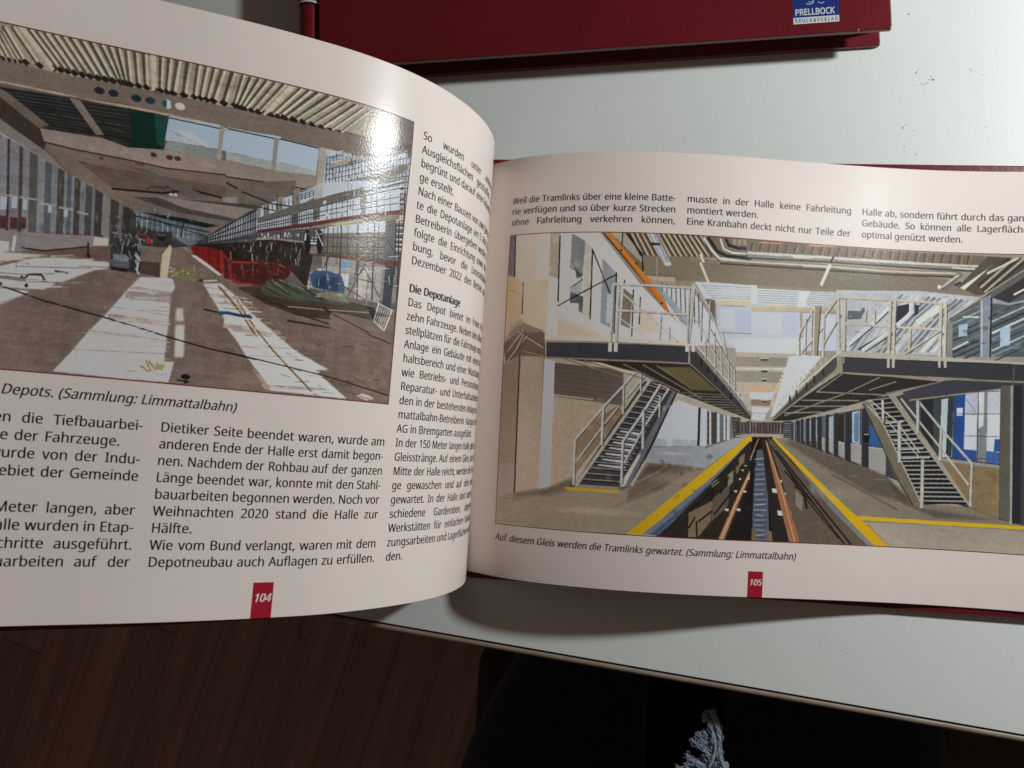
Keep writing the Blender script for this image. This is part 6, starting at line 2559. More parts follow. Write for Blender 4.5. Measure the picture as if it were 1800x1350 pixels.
P 186,182,174 0.02 693,722,707,722,707,784,694,783
P 186,182,174 0.02 716,720,729,720,729,781,717,781
L 40,38,38 12 757,830,755,870
L 40,38,38 12 782,877,781,917
L 40,38,38 12 812,931,810,971
L 40,38,38 12 842,986,840,1026
L 40,38,38 12 872,1040,871,1080
L 74,76,80 9.6 423,353,422,740
L 176,174,168 16 419,347,418,735
L 74,76,80 8.6 445,357,444,739
L 176,174,168 14.4 441,351,440,733
L 74,76,80 9.6 425,358,573,359,715,363
L 176,174,168 16 421,352,569,353,711,357
L 74,76,80 8.6 441,534,572,537,709,543
L 176,174,168 14.4 437,528,568,531,705,537
L 74,76,80 12 721,335,715,554,707,727
L 176,174,168 20 717,329,711,548,703,721
L 74,76,80 7.2 705,362,703,717
L 176,174,168 12 701,356,699,711
L 74,76,80 6.2 446,398,555,559,665,721
L 176,174,168 10.4 442,392,551,553,661,715
L 74,76,80 6.2 447,576,565,730
L 176,174,168 10.4 443,571,561,724
L 74,76,80 6.2 722,340,778,476,828,694,853,792
L 176,174,168 10.4 717,334,774,471,824,688,849,786
L 74,76,80 5.3 723,553,795,728
L 176,174,168 8.8 719,548,791,722
L 74,76,80 4.3 603,555,601,717
L 176,174,168 7.2 599,549,597,711
L 74,76,80 4.8 752,449,753,712
L 176,174,168 8 748,443,749,706
L 74,76,80 4.8 783,445,780,719
L 176,174,168 8 779,440,776,714
L 74,76,80 3.8 635,623,636,713
L 176,174,168 6.4 631,617,632,708
L 180,178,172 8 768,707,770,827
L 70,72,76 4.8 770,707,773,827
L 180,178,172 8 800,643,809,904
L 70,72,76 4.8 803,642,811,904
L 180,178,172 8 783,624,850,819,899,945,949,1090
L 70,72,76 4.8 786,624,853,819,902,944,952,1090
L 180,178,172 6.4 767,687,840,880,949,1130
L 70,72,76 3.8 770,686,843,880,952,1130
L 180,178,172 6.4 829,640,849,789
L 70,72,76 3.8 832,639,852,789
L 180,178,172 6.4 826,761,835,951
L 70,72,76 3.8 829,761,838,951
L 180,178,172 5.6 856,828,862,989
L 70,72,76 3.4 859,828,865,988
L 180,178,172 5.6 880,886,884,1036
L 70,72,76 3.4 883,886,887,1036
L 180,178,172 5.2 899,945,903,1075
L 70,72,76 3.1 902,944,906,1074
P 150,146,140 0.1 884,795,942,778,947,1010,923,992
E 252,232,200 0 894,799,3,8
E 252,232,200 0 899,823,3,7
E 252,232,200 0 904,846,3,8
E 252,232,200 0 909,870,4,8
E 252,232,200 0 914,894,4,7
E 252,232,200 0 919,917,4,8
E 252,232,200 0 924,941,4,7
E 252,232,200 0 930,964,3,8
E 252,232,200 0 935,988,3,8
E 60,58,58 0 920,791,10,4
E 60,58,58 0 927,836,10,4
E 60,58,58 0 923,882,11,3
E 60,58,58 0 923,927,11,4
E 60,58,58 0 930,971,10,4
P 168,160,148 0.06 883,761,1138,749,1097,997,1047,1136,937,1147,888,974
P 206,212,216 0.03 882,672,1156,639,1132,750,883,764
P 140,132,122 0.05 884,795,1132,778,1130,835,885,862
P 190,184,170 0.03 886,868,1114,848,1111,860,886,882
P 140,134,124 0.05 886,890,1108,877,1103,951,888,963
P 206,168,128 0.04 933,986,1051,984,1048,1004,934,1013
P 208,216,222 0.03 941,1024,1039,1019,1026,1066,948,1068
P 130,116,104 0.06 948,1073,1027,1071,1021,1111,949,1112
P 206,212,216 0.03 953,1123,1021,1122,1012,1156,953,1157
P 180,184,188 0.05 957,1162,1009,1162,1003,1208,951,1207
P 70,66,64 0.03 978,800,1012,796,1007,810,983,813
L 212,206,190 5.6 978,797,1012,793
P 70,66,64 0.03 982,876,1011,873,1007,887,987,889
L 212,206,190 5.6 982,873,1011,870
P 70,66,64 0.03 987,936,1008,934,1005,948,991,949
L 212,206,190 5.6 987,933,1008,931
P 70,66,64 0.03 991,1077,1010,1075,1007,1089,994,1090
L 212,206,190 5.6 991,1074,1010,1072
E 255,238,214 0 1090,803,4,10
E 255,238,214 0 1084,829,4,10
E 255,238,214 0 1078,854,4,10
E 255,238,214 0 1072,880,4,10
E 255,238,214 0 1066,905,4,10
E 255,238,214 0 1060,931,4,9
E 255,238,214 0 1054,956,4,10
E 255,238,214 0 1048,981,4,10
E 255,238,214 0 1042,1007,4,9
E 250,214,180 0 1036,1065,3,4
E 250,214,180 0 1034,1076,2,4
E 250,214,180 0 1031,1087,3,5
E 250,214,180 0 1029,1099,3,4
E 250,214,180 0 1027,1110,2,4
P 196,200,204 0.1 1090,772,1139,755,1217,758,1035,1188,1027,1172
L 170,168,162 4 1045,1159,1046,1204
L 170,168,162 4.4 1046,1134,1047,1185
L 170,168,162 4.8 1050,1109,1051,1166
L 170,168,162 5.2 1056,1084,1057,1151
L 170,168,162 5.6 1063,1058,1065,1122
L 170,168,162 6 1072,1033,1074,1093
L 170,168,162 6.4 1083,1007,1084,1063
L 170,168,162 6.8 1095,981,1096,1033
L 170,168,162 7.2 1108,955,1109,1004
L 170,168,162 7.6 1123,929,1123,974
L 170,168,162 8 1138,902,1139,943
L 170,168,162 8.4 1155,875,1156,913
L 170,168,162 8.8 1173,849,1174,882
L 170,168,162 9.2 1192,822,1193,852
L 170,168,162 9.6 1213,794,1213,821
L 170,168,162 10 1234,767,1234,790
P 176,180,184 0.12 1266,302,1584,271,1808,295,1803,352,1699,474,1702,701,1272,723
L 190,194,198 14.9 1308,720,1388,505,1503,305
L 110,116,124 11.4 1329,717,1412,499,1524,306
L 150,156,162 10.2 1350,715,1436,493,1545,307
L 190,194,198 13.2 1372,713,1461,487,1566,309
L 206,200,186 12.6 1393,710,1485,482,1586,310
L 150,156,162 10 1414,708,1509,476,1607,311
L 110,116,124 16.1 1435,706,1533,471,1627,312
L 110,116,124 17.9 1456,704,1557,465,1648,314
L 110,116,124 10.9 1477,702,1581,460,1668,315
L 190,194,198 20.5 1498,699,1604,455,1689,316
L 150,156,162 13.4 1519,697,1628,449,1709,318
L 110,116,124 16.4 1540,695,1651,444,1729,319
L 110,116,124 20.1 1561,693,1675,439,1749,321
L 150,156,162 13.3 1582,691,1698,434,1769,323
L 216,218,218 15.2 1602,689,1721,429,1789,324
L 110,116,124 11.2 1623,688,1744,424,1808,326
L 216,218,218 14.5 1643,686,1767,419,1828,328
L 150,156,162 10.8 1663,684,1789,414,1847,330
L 150,156,162 17 1683,682,1812,410,1867,332
L 190,194,198 18 1704,680,1834,405,1886,334
P 34,38,52 0.1 1492,390,1550,363,1590,370,1585,432,1494,504
P 34,38,54 0.1 1355,694,1471,558,1506,564,1390,711
L 190,194,198 36 1378,702,1471,578,1545,457,1562,424,1561,357
L 100,104,112 9.6 1386,709,1478,588,1554,467,1573,423,1572,356
L 232,234,232 8 1375,692,1468,570,1541,452,1555,420,1555,363
L 206,208,206 28 1319,667,1406,523,1480,391
L 70,80,110 9.6 1328,676,1412,538,1489,395
L 222,220,210 36 1586,484,1681,362
L 180,170,150 12 1414,708,1643,458
L 96,102,110 12 1315,441,1363,440,1377,413
L 96,102,110 12 1316,453,1363,451,1377,417
L 96,102,110 12 1316,465,1363,461,1378,421
L 96,102,110 12 1316,478,1363,471,1378,425
L 96,102,110 12 1316,490,1363,482,1378,429
P 92,100,104 0.25 1699,474,1814,331,1817,702,1702,711
P 130,132,130 0.06 1688,475,1716,447,1716,710,1691,712
P 96,98,100 0.05 1699,454,1841,277,1862,245,1983,95,1983,136,1873,281,1710,473
L 170,160,144 8 1693,449,1835,273,1982,85
P 88,96,100 0.2 1854,297,1983,219,1987,690,1858,699
P 60,56,54 0.12 1857,297,1983,136,1984,239,1916,330,1857,333
L 60,66,70 12.1 1858,421,1984,301
L 110,120,124 9.6 1718,442,1814,352
L 170,186,192 10.9 1858,460,1984,340
L 150,164,170 9.6 1719,481,1814,391
L 60,66,70 15.5 1859,499,1985,379
L 110,120,124 9.6 1719,520,1815,430
L 200,210,212 13.3 1859,538,1985,418
L 50,56,60 9.6 1720,559,1815,469
L 120,134,140 11.6 1859,578,1985,457
L 50,56,60 9.6 1720,599,1815,509
L 60,66,70 7.6 1860,617,1986,496
L 110,120,124 9.6 1720,638,1816,548
L 170,186,192 11.3 1860,656,1986,535
L 50,56,60 9.6 1721,677,1816,587
L 120,134,140 15.5 1860,694,1986,573
L 50,56,60 9.6 1721,716,1817,626
L 60,66,70 9.1 1861,733,1986,612
L 50,56,60 9.6 1722,755,1817,665
P 168,186,206 0.04 1888,502,1923,489,1921,617,1887,625
P 160,178,196 0.05 1738,492,1771,479,1769,562,1738,574
L 240,238,226 12 1934,272,1983,219
L 240,238,226 9.6 1718,659,1773,603
L 226,226,218 8 1754,434,1809,433
P 150,156,164 0.05 1857,297,1916,330,1984,301,1984,316,1916,345,1857,333
P 132,140,152 0.05 1814,310,1854,277,1852,699,1817,702
L 30,34,40 10.4 1855,297,1853,699
L 186,192,200 8 1820,320,1823,701
L 86,84,82 9.5 1280,352,1226,492,1225,764
L 190,182,166 13.6 1275,347,1221,488,1221,760
L 86,84,82 7.3 1189,425,1130,622,1133,764
L 190,182,166 10.4 1184,420,1125,617,1128,760
L 86,84,82 5.6 1155,511,1156,752
L 190,182,166 8 1150,507,1151,747
L 86,84,82 5.6 1178,462,1179,729
L 190,182,166 8 1173,457,1174,724
L 86,84,82 6.7 1221,570,1141,743
L 190,182,166 9.6 1216,566,1136,739
L 86,84,82 7.3 1291,469,1229,672
L 190,182,166 10.4 1286,465,1224,667
L 86,84,82 10.1 1280,357,1287,706
L 190,182,166 14.4 1276,352,1283,702
L 86,84,82 12.3 1306,359,1308,725
L 190,182,166 17.6 1301,354,1303,720
L 86,84,82 12.3 1280,352,1502,347,1677,352
L 190,182,166 17.6 1275,347,1497,342,1673,347
L 86,84,82 11.8 1307,527,1478,531,1676,533
L 190,182,166 16.8 1302,523,1473,526,1672,528
L 86,84,82 14 1484,354,1481,737
L 190,182,166 20 1479,350,1476,733
L 86,84,82 12.9 1502,352,1498,736
L 190,182,166 18.4 1497,348,1494,731
L 86,84,82 14 1675,347,1674,719
L 190,182,166 20 1671,342,1669,714
L 86,84,82 11.8 1694,350,1692,717
L 190,182,166 16.8 1689,345,1688,713
L 86,84,82 11.2 1561,544,1559,699
L 190,182,166 16 1557,539,1554,694
L 86,84,82 8.4 1676,538,1570,677,1541,711
L 190,182,166 12 1672,533,1565,672,1537,706
L 86,84,82 5.6 1391,427,1386,510
L 190,182,166 8 1386,422,1382,505
L 86,84,82 5.6 1424,423,1423,506
L 190,182,166 8 1419,418,1418,501
P 150,138,118 0.05 1181,420,1211,422,1202,752,1181,754
L 84,70,56 8 1209,422,1200,752
L 206,200,186 8 1183,425,1183,754
P 64,66,70 0.1 1108,1209,1381,1092,1679,876,1972,813,2018,809,2025,1823,1899,1789,1479,1535,1110,1326
P 176,190,200 0.05 1680,1002,1726,980,1723,1382,1678,1392
P 60,62,66 0.06 1705,988,1726,980,1721,1382,1700,1379
P 44,80,140 0.05 1728,971,1767,959,1766,1401,1726,1381
P 206,212,218 0.02 1737,1053,1759,1051,1759,1104,1737,1106
P 180,186,202 0.05 1767,943,1813,936,1811,1400,1765,1395
P 214,222,232 0.04 1768,1101,1807,1098,1806,1324,1767,1327
P 52,82,142 0.05 1765,1328,1811,1332,1810,1400,1765,1395
L 120,128,150 5.6 1769,988,1806,1075
P 126,130,134 0.05 1817,936,1847,927,1844,1408,1814,1404
P 206,208,208 0.03 1815,936,1835,932,1834,1163,1816,1187
P 188,194,204 0.05 1847,919,1896,909,1893,1414,1845,1407
P 222,228,236 0.04 1850,1083,1893,1073,1894,1337,1848,1331
P 72,100,156 0.05 1844,1331,1894,1337,1893,1416,1845,1407
P 56,88,146 0.04 1874,1250,1893,1248,1894,1332,1871,1334
P 140,142,138 0.03 1678,1392,1893,1422,1893,1444,1679,1413
P 128,112,86 0.08 1679,1413,1893,1444,1893,1778,1792,1712,1730,1556
P 44,46,50 0.08 1605,1014,1649,999,1653,1374,1610,1365
P 70,72,74 0.08 1652,1004,1674,991,1679,1406,1657,1394
P 54,92,140 0.08 1408,1203,1467,1186,1469,1346,1411,1338
P 150,170,186 0.08 1342,1119,1371,1105,1375,1332,1345,1322
P 96,120,150 0.08 1350,1129,1368,1116,1371,1321,1353,1310
P 54,44,40 0.08 1287,1147,1312,1133,1316,1327,1290,1315
P 150,160,168 0.08 1251,1161,1271,1148,1274,1319,1253,1307
P 140,146,150 0.08 1202,1177,1223,1164,1226,1312,1204,1301
P 90,94,98 0.08 1225,1164,1237,1151,1241,1345,1228,1332
P 146,146,142 0.05 1408,1347,1476,1357,1478,1530,1411,1505
L 180,178,170 6.4 1408,1347,1476,1355
P 146,146,142 0.05 1340,1329,1381,1341,1384,1471,1342,1443
L 180,178,170 6.4 1340,1329,1381,1339
P 146,146,142 0.05 1291,1320,1319,1333,1321,1441,1293,1412
L 180,178,170 6.4 1291,1320,1319,1331
P 146,146,142 0.05 1255,1313,1275,1327,1276,1417,1256,1387
L 180,178,170 6.4 1255,1313,1275,1325
P 146,146,142 0.05 1227,1299,1240,1313,1242,1403,1228,1373
L 180,178,170 6.4 1227,1299,1240,1311
P 50,50,54 0.06 1377,1093,1405,1081,1412,1489,1384,1478
L 110,112,116 5.6 1377,1093,1384,1478
P 50,50,54 0.06 1313,1127,1336,1116,1342,1447,1318,1435
L 110,112,116 5.6 1313,1127,1318,1435
P 50,50,54 0.06 1270,1137,1288,1126,1293,1423,1275,1411
L 110,112,116 5.6 1270,1137,1275,1411
P 50,50,54 0.06 1237,1151,1252,1141,1256,1404,1242,1392
L 110,112,116 5.6 1237,1151,1242,1392
P 50,50,54 0.06 1206,1166,1224,1155,1229,1384,1210,1372
L 110,112,116 5.6 1206,1166,1210,1372
P 50,50,54 0.06 1182,1174,1200,1163,1204,1369,1186,1357
L 110,112,116 5.6 1182,1174,1186,1357
P 50,50,54 0.06 1163,1181,1176,1171,1179,1360,1166,1348
L 110,112,116 5.6 1163,1181,1166,1348
P 50,50,54 0.06 1143,1189,1153,1179,1156,1351,1146,1338
L 110,112,116 5.6 1143,1189,1146,1338
P 50,50,54 0.06 1126,1196,1135,1186,1138,1345,1128,1332
L 110,112,116 5.6 1126,1196,1128,1332
L 150,158,164 6.4 1157,1193,1160,1327
L 150,158,164 6.4 1180,1191,1182,1325
L 150,158,164 6.4 1204,1188,1207,1323
L 150,158,164 6.4 1118,1197,1121,1331
P 54,52,56 0.1 1078,1206,1108,1203,1110,1323,1079,1319
L 130,132,134 4 1080,1218,1107,1218
L 130,132,134 4 1081,1230,1107,1230
L 130,132,134 4 1081,1243,1107,1242
L 130,132,134 4 1081,1255,1107,1255
L 130,132,134 4 1081,1267,1107,1267
L 130,132,134 4 1082,1280,1108,1279
L 130,132,134 4 1082,1292,1108,1292
L 130,132,134 4 1082,1304,1108,1304
L 130,132,134 4 1082,1316,1108,1316
P 70,60,58 0.2 893,1229,1078,1212,1078,1290,895,1301
P 150,134,118 0.06 895,1312,1044,1304,1032,1322,896,1329
L 122,118,122 4.8 913,1233,914,1299
L 120,116,120 4.8 924,1232,926,1298
L 85,81,85 4.8 936,1231,937,1297
L 152,148,152 4.8 948,1230,949,1296
L 120,116,120 4.8 959,1228,961,1295
L 136,132,136 4.8 971,1227,972,1294
L 97,93,97 4.8 983,1226,984,1293
L 99,95,99 4.8 994,1225,996,1292
L 80,76,80 4.8 1006,1224,1008,1291
L 107,103,107 4.8 1018,1223,1019,1290
L 101,97,101 4.8 1030,1222,1031,1289
L 113,109,113 4.8 1041,1221,1043,1288
L 110,106,110 4.8 1053,1220,1054,1286
L 146,142,146 4.8 1065,1218,1066,1285
P 24,24,26 0.02 1384,1256,1413,1253,1410,1313,1389,1315
L 196,200,206 5.6 1390,1263,1409,1262
P 124,116,104 0.05 1037,1318,1110,1323,1262,1419,1413,1490,1479,1535,1583,1705,1786,1713,1899,1783,2025,1817,2026,2020,1499,2009
G 66,60,54 0 1110,1323,1413,1490,1479,1535,1583,1711,1416,1653,1217,1468,1084,1345
G 60,54,48 0 1479,1535,1608,1731,1899,1789,1671,1797,1519,1677
L 98,90,80 10.4 1271,1541,1527,1755
L 98,90,80 10.4 1310,1538,1583,1727
L 98,90,80 10.4 1375,1544,1596,1715
L 98,90,80 10.4 1151,1395,1270,1508
L 98,90,80 10.4 1545,1709,1671,1786
L 98,90,80 10.4 1615,1747,1708,1793
P 150,142,130 0.04 1380,1846,1980,1845,2025,1845,2026,2020,1505,2009,1420,1865
P 70,68,70 0.06 1891,889,2019,866,2025,1823,1893,1782
P 46,46,50 0.05 1939,883,1967,879,1968,1803,1937,1801
L 150,152,152 16 1931,889,1934,1801
P 96,92,84 0.06 1894,889,1926,884,1931,1791,1894,1773
P 46,46,48 0.1 1406,1022,1496,990,1785,1685,1608,1714
L 30,30,32 10.4 1412,1046,1491,1022
L 150,150,146 6.4 1409,1033,1491,1008
L 30,30,32 10.4 1420,1075,1504,1051
L 150,150,146 6.5 1417,1061,1504,1037
L 30,30,32 10.4 1429,1103,1517,1080
L 150,150,146 6.7 1426,1090,1517,1066
L 30,30,32 10.4 1437,1132,1530,1109
L 150,150,146 6.8 1434,1119,1530,1095
L 30,30,32 10.4 1445,1160,1543,1138
L 150,150,146 7 1443,1147,1542,1124
L 30,30,32 10.4 1454,1189,1555,1167
L 150,150,146 7.1 1451,1176,1555,1154
P 190,196,200 0.03 1470,1179,1542,1159,1539,1167,1471,1186
L 30,30,32 10.4 1462,1217,1568,1196
L 150,150,146 7.2 1459,1204,1568,1183
L 30,30,32 10.4 1470,1246,1580,1225
L 150,150,146 7.4 1468,1233,1580,1212
P 190,196,200 0.03 1487,1236,1568,1218,1564,1225,1487,1243
L 30,30,32 10.4 1479,1274,1593,1255
L 150,150,146 7.5 1476,1261,1593,1241
L 30,30,32 10.4 1487,1303,1606,1284
L 150,150,146 7.7 1484,1289,1605,1270
P 190,196,200 0.03 1503,1293,1593,1276,1589,1283,1504,1300
L 30,30,32 10.4 1495,1331,1618,1313
L 150,150,146 7.8 1492,1318,1618,1299
L 30,30,32 10.4 1503,1360,1630,1342
L 150,150,146 7.9 1501,1346,1630,1328
P 190,196,200 0.03 1520,1350,1618,1334,1614,1341,1520,1357
L 30,30,32 10.4 1512,1388,1643,1371
L 150,150,146 8.1 1509,1375,1643,1357
L 30,30,32 10.4 1520,1417,1655,1400
L 150,150,146 8.2 1517,1403,1655,1386
P 190,196,200 0.03 1536,1407,1643,1392,1639,1399,1536,1414
L 30,30,32 10.4 1528,1445,1668,1429
L 150,150,146 8.3 1525,1432,1667,1415
L 30,30,32 10.4 1536,1473,1680,1458
L 150,150,146 8.5 1533,1460,1680,1444
L 30,30,32 10.4 1544,1502,1692,1486
L 150,150,146 8.6 1542,1488,1692,1473
L 30,30,32 10.4 1553,1530,1704,1515
L 150,150,146 8.8 1550,1517,1704,1502
L 30,30,32 10.4 1561,1558,1716,1544
L 150,150,146 8.9 1558,1545,1716,1531
L 30,30,32 10.4 1569,1587,1729,1573
L 150,150,146 9 1566,1574,1728,1560
L 30,30,32 10.4 1577,1615,1741,1602
L 150,150,146 9.2 1574,1602,1740,1588
L 30,30,32 10.4 1585,1643,1753,1631
L 150,150,146 9.3 1582,1630,1752,1617
L 30,30,32 10.4 1593,1672,1765,1659
L 150,150,146 9.5 1590,1658,1764,1646
L 30,30,32 10.4 1601,1700,1776,1688
L 150,150,146 9.6 1598,1687,1776,1674
P 112,106,92 0.05 1381,1049,1409,1042,1467,1197,1614,1702,1608,1731,1577,1711,1510,1526,1421,1179
L 60,56,50 8 1383,1058,1517,1531,1583,1716
L 170,164,148 8 1410,1046,1474,1219,1615,1708
P 150,146,134 0.04 1480,994,1503,984,1640,1306,1798,1711,1783,1696,1628,1341
L 70,72,72 11.2 1563,954,1686,1204,1798,1425,1795,1711
L 170,170,164 16 1560,950,1682,1200,1795,1420,1792,1706
L 70,72,72 9.5 1532,1014,1687,1340,1787,1566
L 170,170,164 13.6 1529,1010,1684,1335,1784,1562
L 70,72,72 14 1596,1020,1597,1241
L 170,170,164 20 1592,1015,1594,1236
L 70,72,72 12.9 1684,1199,1682,1413
L 170,170,164 18.4 1681,1194,1679,1409
L 70,72,72 11.2 1461,1032,1466,1168
L 170,170,164 16 1458,1028,1462,1164
L 70,72,72 15.1 1528,1174,1531,1439
L 170,170,164 21.6 1524,1169,1528,1435
L 70,72,72 6.7 1409,1032,1515,1163,1606,1370
L 170,170,164 9.6 1406,1028,1511,1159,1603,1366
L 70,72,72 5.6 1476,1156,1607,1404
L 170,170,164 8 1473,1152,1604,1399
L 70,72,72 15.1 1618,1419,1619,1734
L 170,170,164 21.6 1615,1415,1616,1730
L 70,72,72 5.6 1403,1072,1463,1180
L 170,170,164 8 1400,1068,1460,1175
P 46,44,42 0.08 1298,851,1685,882,1534,953,1406,1028,1354,1061,1107,1198,1033,1207,1144,1048
L 128,124,112 8.8 1298,868,1202,997
L 128,124,112 8.8 1443,876,1313,997
L 128,124,112 8.8 1508,898,1405,965
L 128,124,112 8.8 1679,882,1470,982
L 128,124,112 8.8 1202,997,1470,991
L 128,124,112 8.8 1144,1059,1367,1039
L 128,124,112 8.8 1112,1102,1315,1082
L 128,124,112 8.8 1080,1150,1224,1130
L 128,124,112 8.8 1313,997,1081,1167
P 66,66,76 0.06 1534,964,1685,879,1891,889,1891,909,1599,1015,1554,1013
L 150,140,120 9.6 1561,1018,1891,915
P 60,60,66 0.06 1296,747,2018,742,2019,854,1891,851,1298,853
L 140,134,120 12 1291,859,1597,860,2019,861
L 36,36,40 8 1296,754,2018,742
P 170,166,156 0.03 1269,720,1309,708,1595,713,1842,722,2018,730,2018,744,1842,741,1296,751
P 140,134,120 0.05 1270,746,1296,751,1301,853,1259,878,1034,1202,1030,1185
P 76,74,74 0.06 1270,752,1283,773,1271,843,1042,1187,1032,1196
L 206,202,190 8.8 1289,718,1142,958,1031,1180
P 176,172,160 0.02 1471,731,1482,732,1482,807,1472,806
P 176,172,160 0.02 1490,729,1502,730,1501,805,1491,804
P 176,172,160 0.02 1664,712,1675,713,1675,789,1665,788
P 176,172,160 0.02 1685,710,1696,712,1696,787,1686,786
L 150,146,134 12 1280,751,1281,792
L 150,146,134 12 1302,751,1302,792
L 44,42,42 12 1225,842,1226,883
L 44,42,42 12 1190,894,1191,935
L 44,42,42 12 1162,945,1162,985
L 44,42,42 12 1123,999,1124,1040
L 44,42,42 12 1098,1036,1099,1076
L 100,100,104 8 1937,759,1936,883
P 38,32,28 0.1 958,1320,1037,1313,1493,2029,610,2010
P 104,108,112 0.12 951,1330,954,1345,630,1990,561,1994,628,1896,788,1604
P 64,82,110 0.15 789,1663,822,1620,651,1938,619,1996,592,1994,682,1851
P 44,38,34 0.12 954,1350,989,1327,996,1386,993,2005,622,1997,822,1630
P 112,98,82 0.08 731,1837,817,1750,814,1889,769,1992,733,1995
P 90,80,70 0.08 816,1740,880,1636,877,1775,817,1889
P 120,114,106 0.06 870,1577,892,1545,891,1625,873,1656
P 110,100,88 0.06 910,1464,933,1427,931,1492,913,1523
P 100,92,82 0.06 900,1524,917,1493,912,1553,901,1574
L 24,22,22 10.4 761,1893,766,1992
L 24,22,22 10.4 767,1893,816,1819
L 24,22,22 10.4 737,1816,812,1691
L 24,22,22 10.4 734,1935,755,1864
L 24,22,22 10.4 814,1750,822,1620
L 24,22,22 10.4 827,1838,903,1654
L 24,22,22 10.4 847,1698,873,1596
L 150,140,128 5.6 814,1661,839,1624
L 150,140,128 5.6 811,1646,833,1610
P 30,28,28 0.06 877,2003,960,1589,986,1467,999,2015
P 150,112,84 0.05 844,2002,867,2002,917,1752,986,1447,978,1443,905,1733
L 190,160,134 6.4 855,2001,911,1742,981,1445
P 190,186,178 0.03 864,1797,880,1798,879,1815,866,1812
P 190,186,178 0.03 909,1793,925,1794,924,1811,911,1809
P 190,186,178 0.03 896,1675,909,1676,908,1689,897,1687
P 190,186,178 0.03 932,1674,945,1675,944,1688,933,1686
P 190,186,178 0.03 913,1595,923,1596,922,1607,914,1605
P 190,186,178 0.03 946,1589,956,1590,956,1601,947,1600
P 190,186,178 0.03 922,1538,931,1538,930,1547,923,1546
P 190,186,178 0.03 934,1508,941,1508,941,1516,934,1515
P 28,26,26 0.05 954,1329,993,1320,1054,2020,957,2016
P 84,90,102 0.14 978,1405,1007,1397,1027,1684,1040,2016,973,2014,971,1688
L 135,143,157 6.4 972,1466,1007,1457
L 62,68,80 8 969,1482,1015,1476
L 126,134,148 6.4 983,1499,1006,1502
L 62,68,80 8 970,1515,1016,1509
L 112,120,134 6.4 971,1533,1014,1527
L 62,68,80 8 970,1549,1017,1543
L 106,114,128 6.4 978,1566,1007,1562
L 62,68,80 8 971,1582,1018,1576
L 117,125,139 6.4 978,1599,1013,1592
L 62,68,80 8 972,1615,1018,1609
L 103,111,125 6.4 975,1633,1007,1630
L 62,68,80 8 973,1648,1019,1642
L 114,122,136 6.4 985,1665,1013,1666
L 62,68,80 8 973,1681,1020,1676
L 139,147,161 6.4 976,1699,1008,1690
L 62,68,80 8 974,1715,1021,1709
L 115,123,137 6.4 983,1732,1018,1726
L 62,68,80 8 975,1748,1021,1742
L 138,146,160 6.4 977,1765,1020,1757
L 62,68,80 8 976,1781,1022,1775
L 135,143,157 6.4 978,1798,1022,1800
L 62,68,80 8 977,1814,1023,1808
L 139,147,161 6.4 986,1831,1013,1837
L 62,68,80 8 977,1847,1024,1842
L 117,125,139 6.4 980,1865,1019,1862
L 62,68,80 8 978,1880,1025,1875
L 118,126,140 6.4 982,1898,1014,1897
L 62,68,80 8 979,1913,1025,1908
L 118,126,140 6.4 982,1931,1019,1932
L 62,68,80 8 980,1947,1026,1941
L 128,136,150 6.4 988,1964,1019,1959
L 62,68,80 8 981,1980,1027,1974
P 104,90,72 0.06 971,1921,987,1931,984,2014,971,2015
P 112,98,78 0.06 1029,1928,1051,1937,1052,2015,1040,2016
P 150,98,68 0.04 982,1327,986,1326,960,1445,953,1457
P 42,38,36 0.06 994,1320,1019,1323,1164,2018,1054,2020
P 180,178,172 0.02 1009,1339,1013,1339,1013,1342,1010,1342
P 180,178,172 0.02 1010,1342,1013,1342,1013,1345,1010,1345
P 180,178,172 0.02 1011,1349,1015,1349,1015,1352,1012,1352
P 180,178,172 0.02 1013,1359,1017,1359,1017,1362,1014,1362
P 180,178,172 0.02 1015,1373,1020,1372,1020,1376,1016,1376
P 180,178,172 0.02 1019,1389,1023,1389,1023,1393,1019,1393
P 180,178,172 0.02 1022,1409,1027,1408,1028,1412,1023,1413
P 180,178,172 0.02 1026,1431,1032,1430,1032,1435,1027,1435
P 180,178,172 0.02 1031,1456,1037,1455,1038,1460,1032,1461
P 180,178,172 0.02 1036,1483,1043,1483,1043,1488,1037,1489
P 180,178,172 0.02 1042,1513,1050,1513,1050,1519,1043,1519
P 180,178,172 0.02 1048,1546,1056,1545,1057,1552,1049,1553
P 180,178,172 0.02 1055,1581,1064,1580,1064,1588,1056,1588
P 180,178,172 0.02 1062,1619,1072,1618,1072,1626,1063,1626
P 180,178,172 0.02 1069,1658,1080,1658,1080,1666,1071,1667
P 180,178,172 0.02 1077,1701,1089,1700,1089,1709,1079,1710
P 180,178,172 0.02 1086,1745,1099,1744,1099,1755,1088,1755
P 180,178,172 0.02 1094,1792,1108,1791,1109,1802,1097,1803
P 180,178,172 0.02 1104,1841,1119,1840,1119,1852,1106,1853
P 180,178,172 0.02 1113,1892,1130,1891,1130,1904,1116,1905
P 180,178,172 0.02 978,1342,980,1342,980,1345,978,1345
P 180,178,172 0.02 978,1343,980,1343,980,1346,978,1346
P 180,178,172 0.02 977,1346,979,1346,979,1348,977,1348
P 180,178,172 0.02 977,1349,979,1349,979,1352,977,1352
P 180,178,172 0.02 976,1354,978,1354,978,1356,976,1356
P 180,178,172 0.02 975,1359,977,1359,977,1362,975,1362
P 180,178,172 0.02 973,1366,976,1366,976,1369,973,1369
P 180,178,172 0.02 972,1374,974,1373,974,1377,972,1377
P 180,178,172 0.02 970,1382,973,1382,973,1385,970,1386
P 180,178,172 0.02 968,1391,971,1391,971,1395,968,1395
P 180,178,172 0.02 966,1401,970,1401,970,1405,966,1406
P 180,178,172 0.02 964,1412,968,1412,968,1417,964,1417
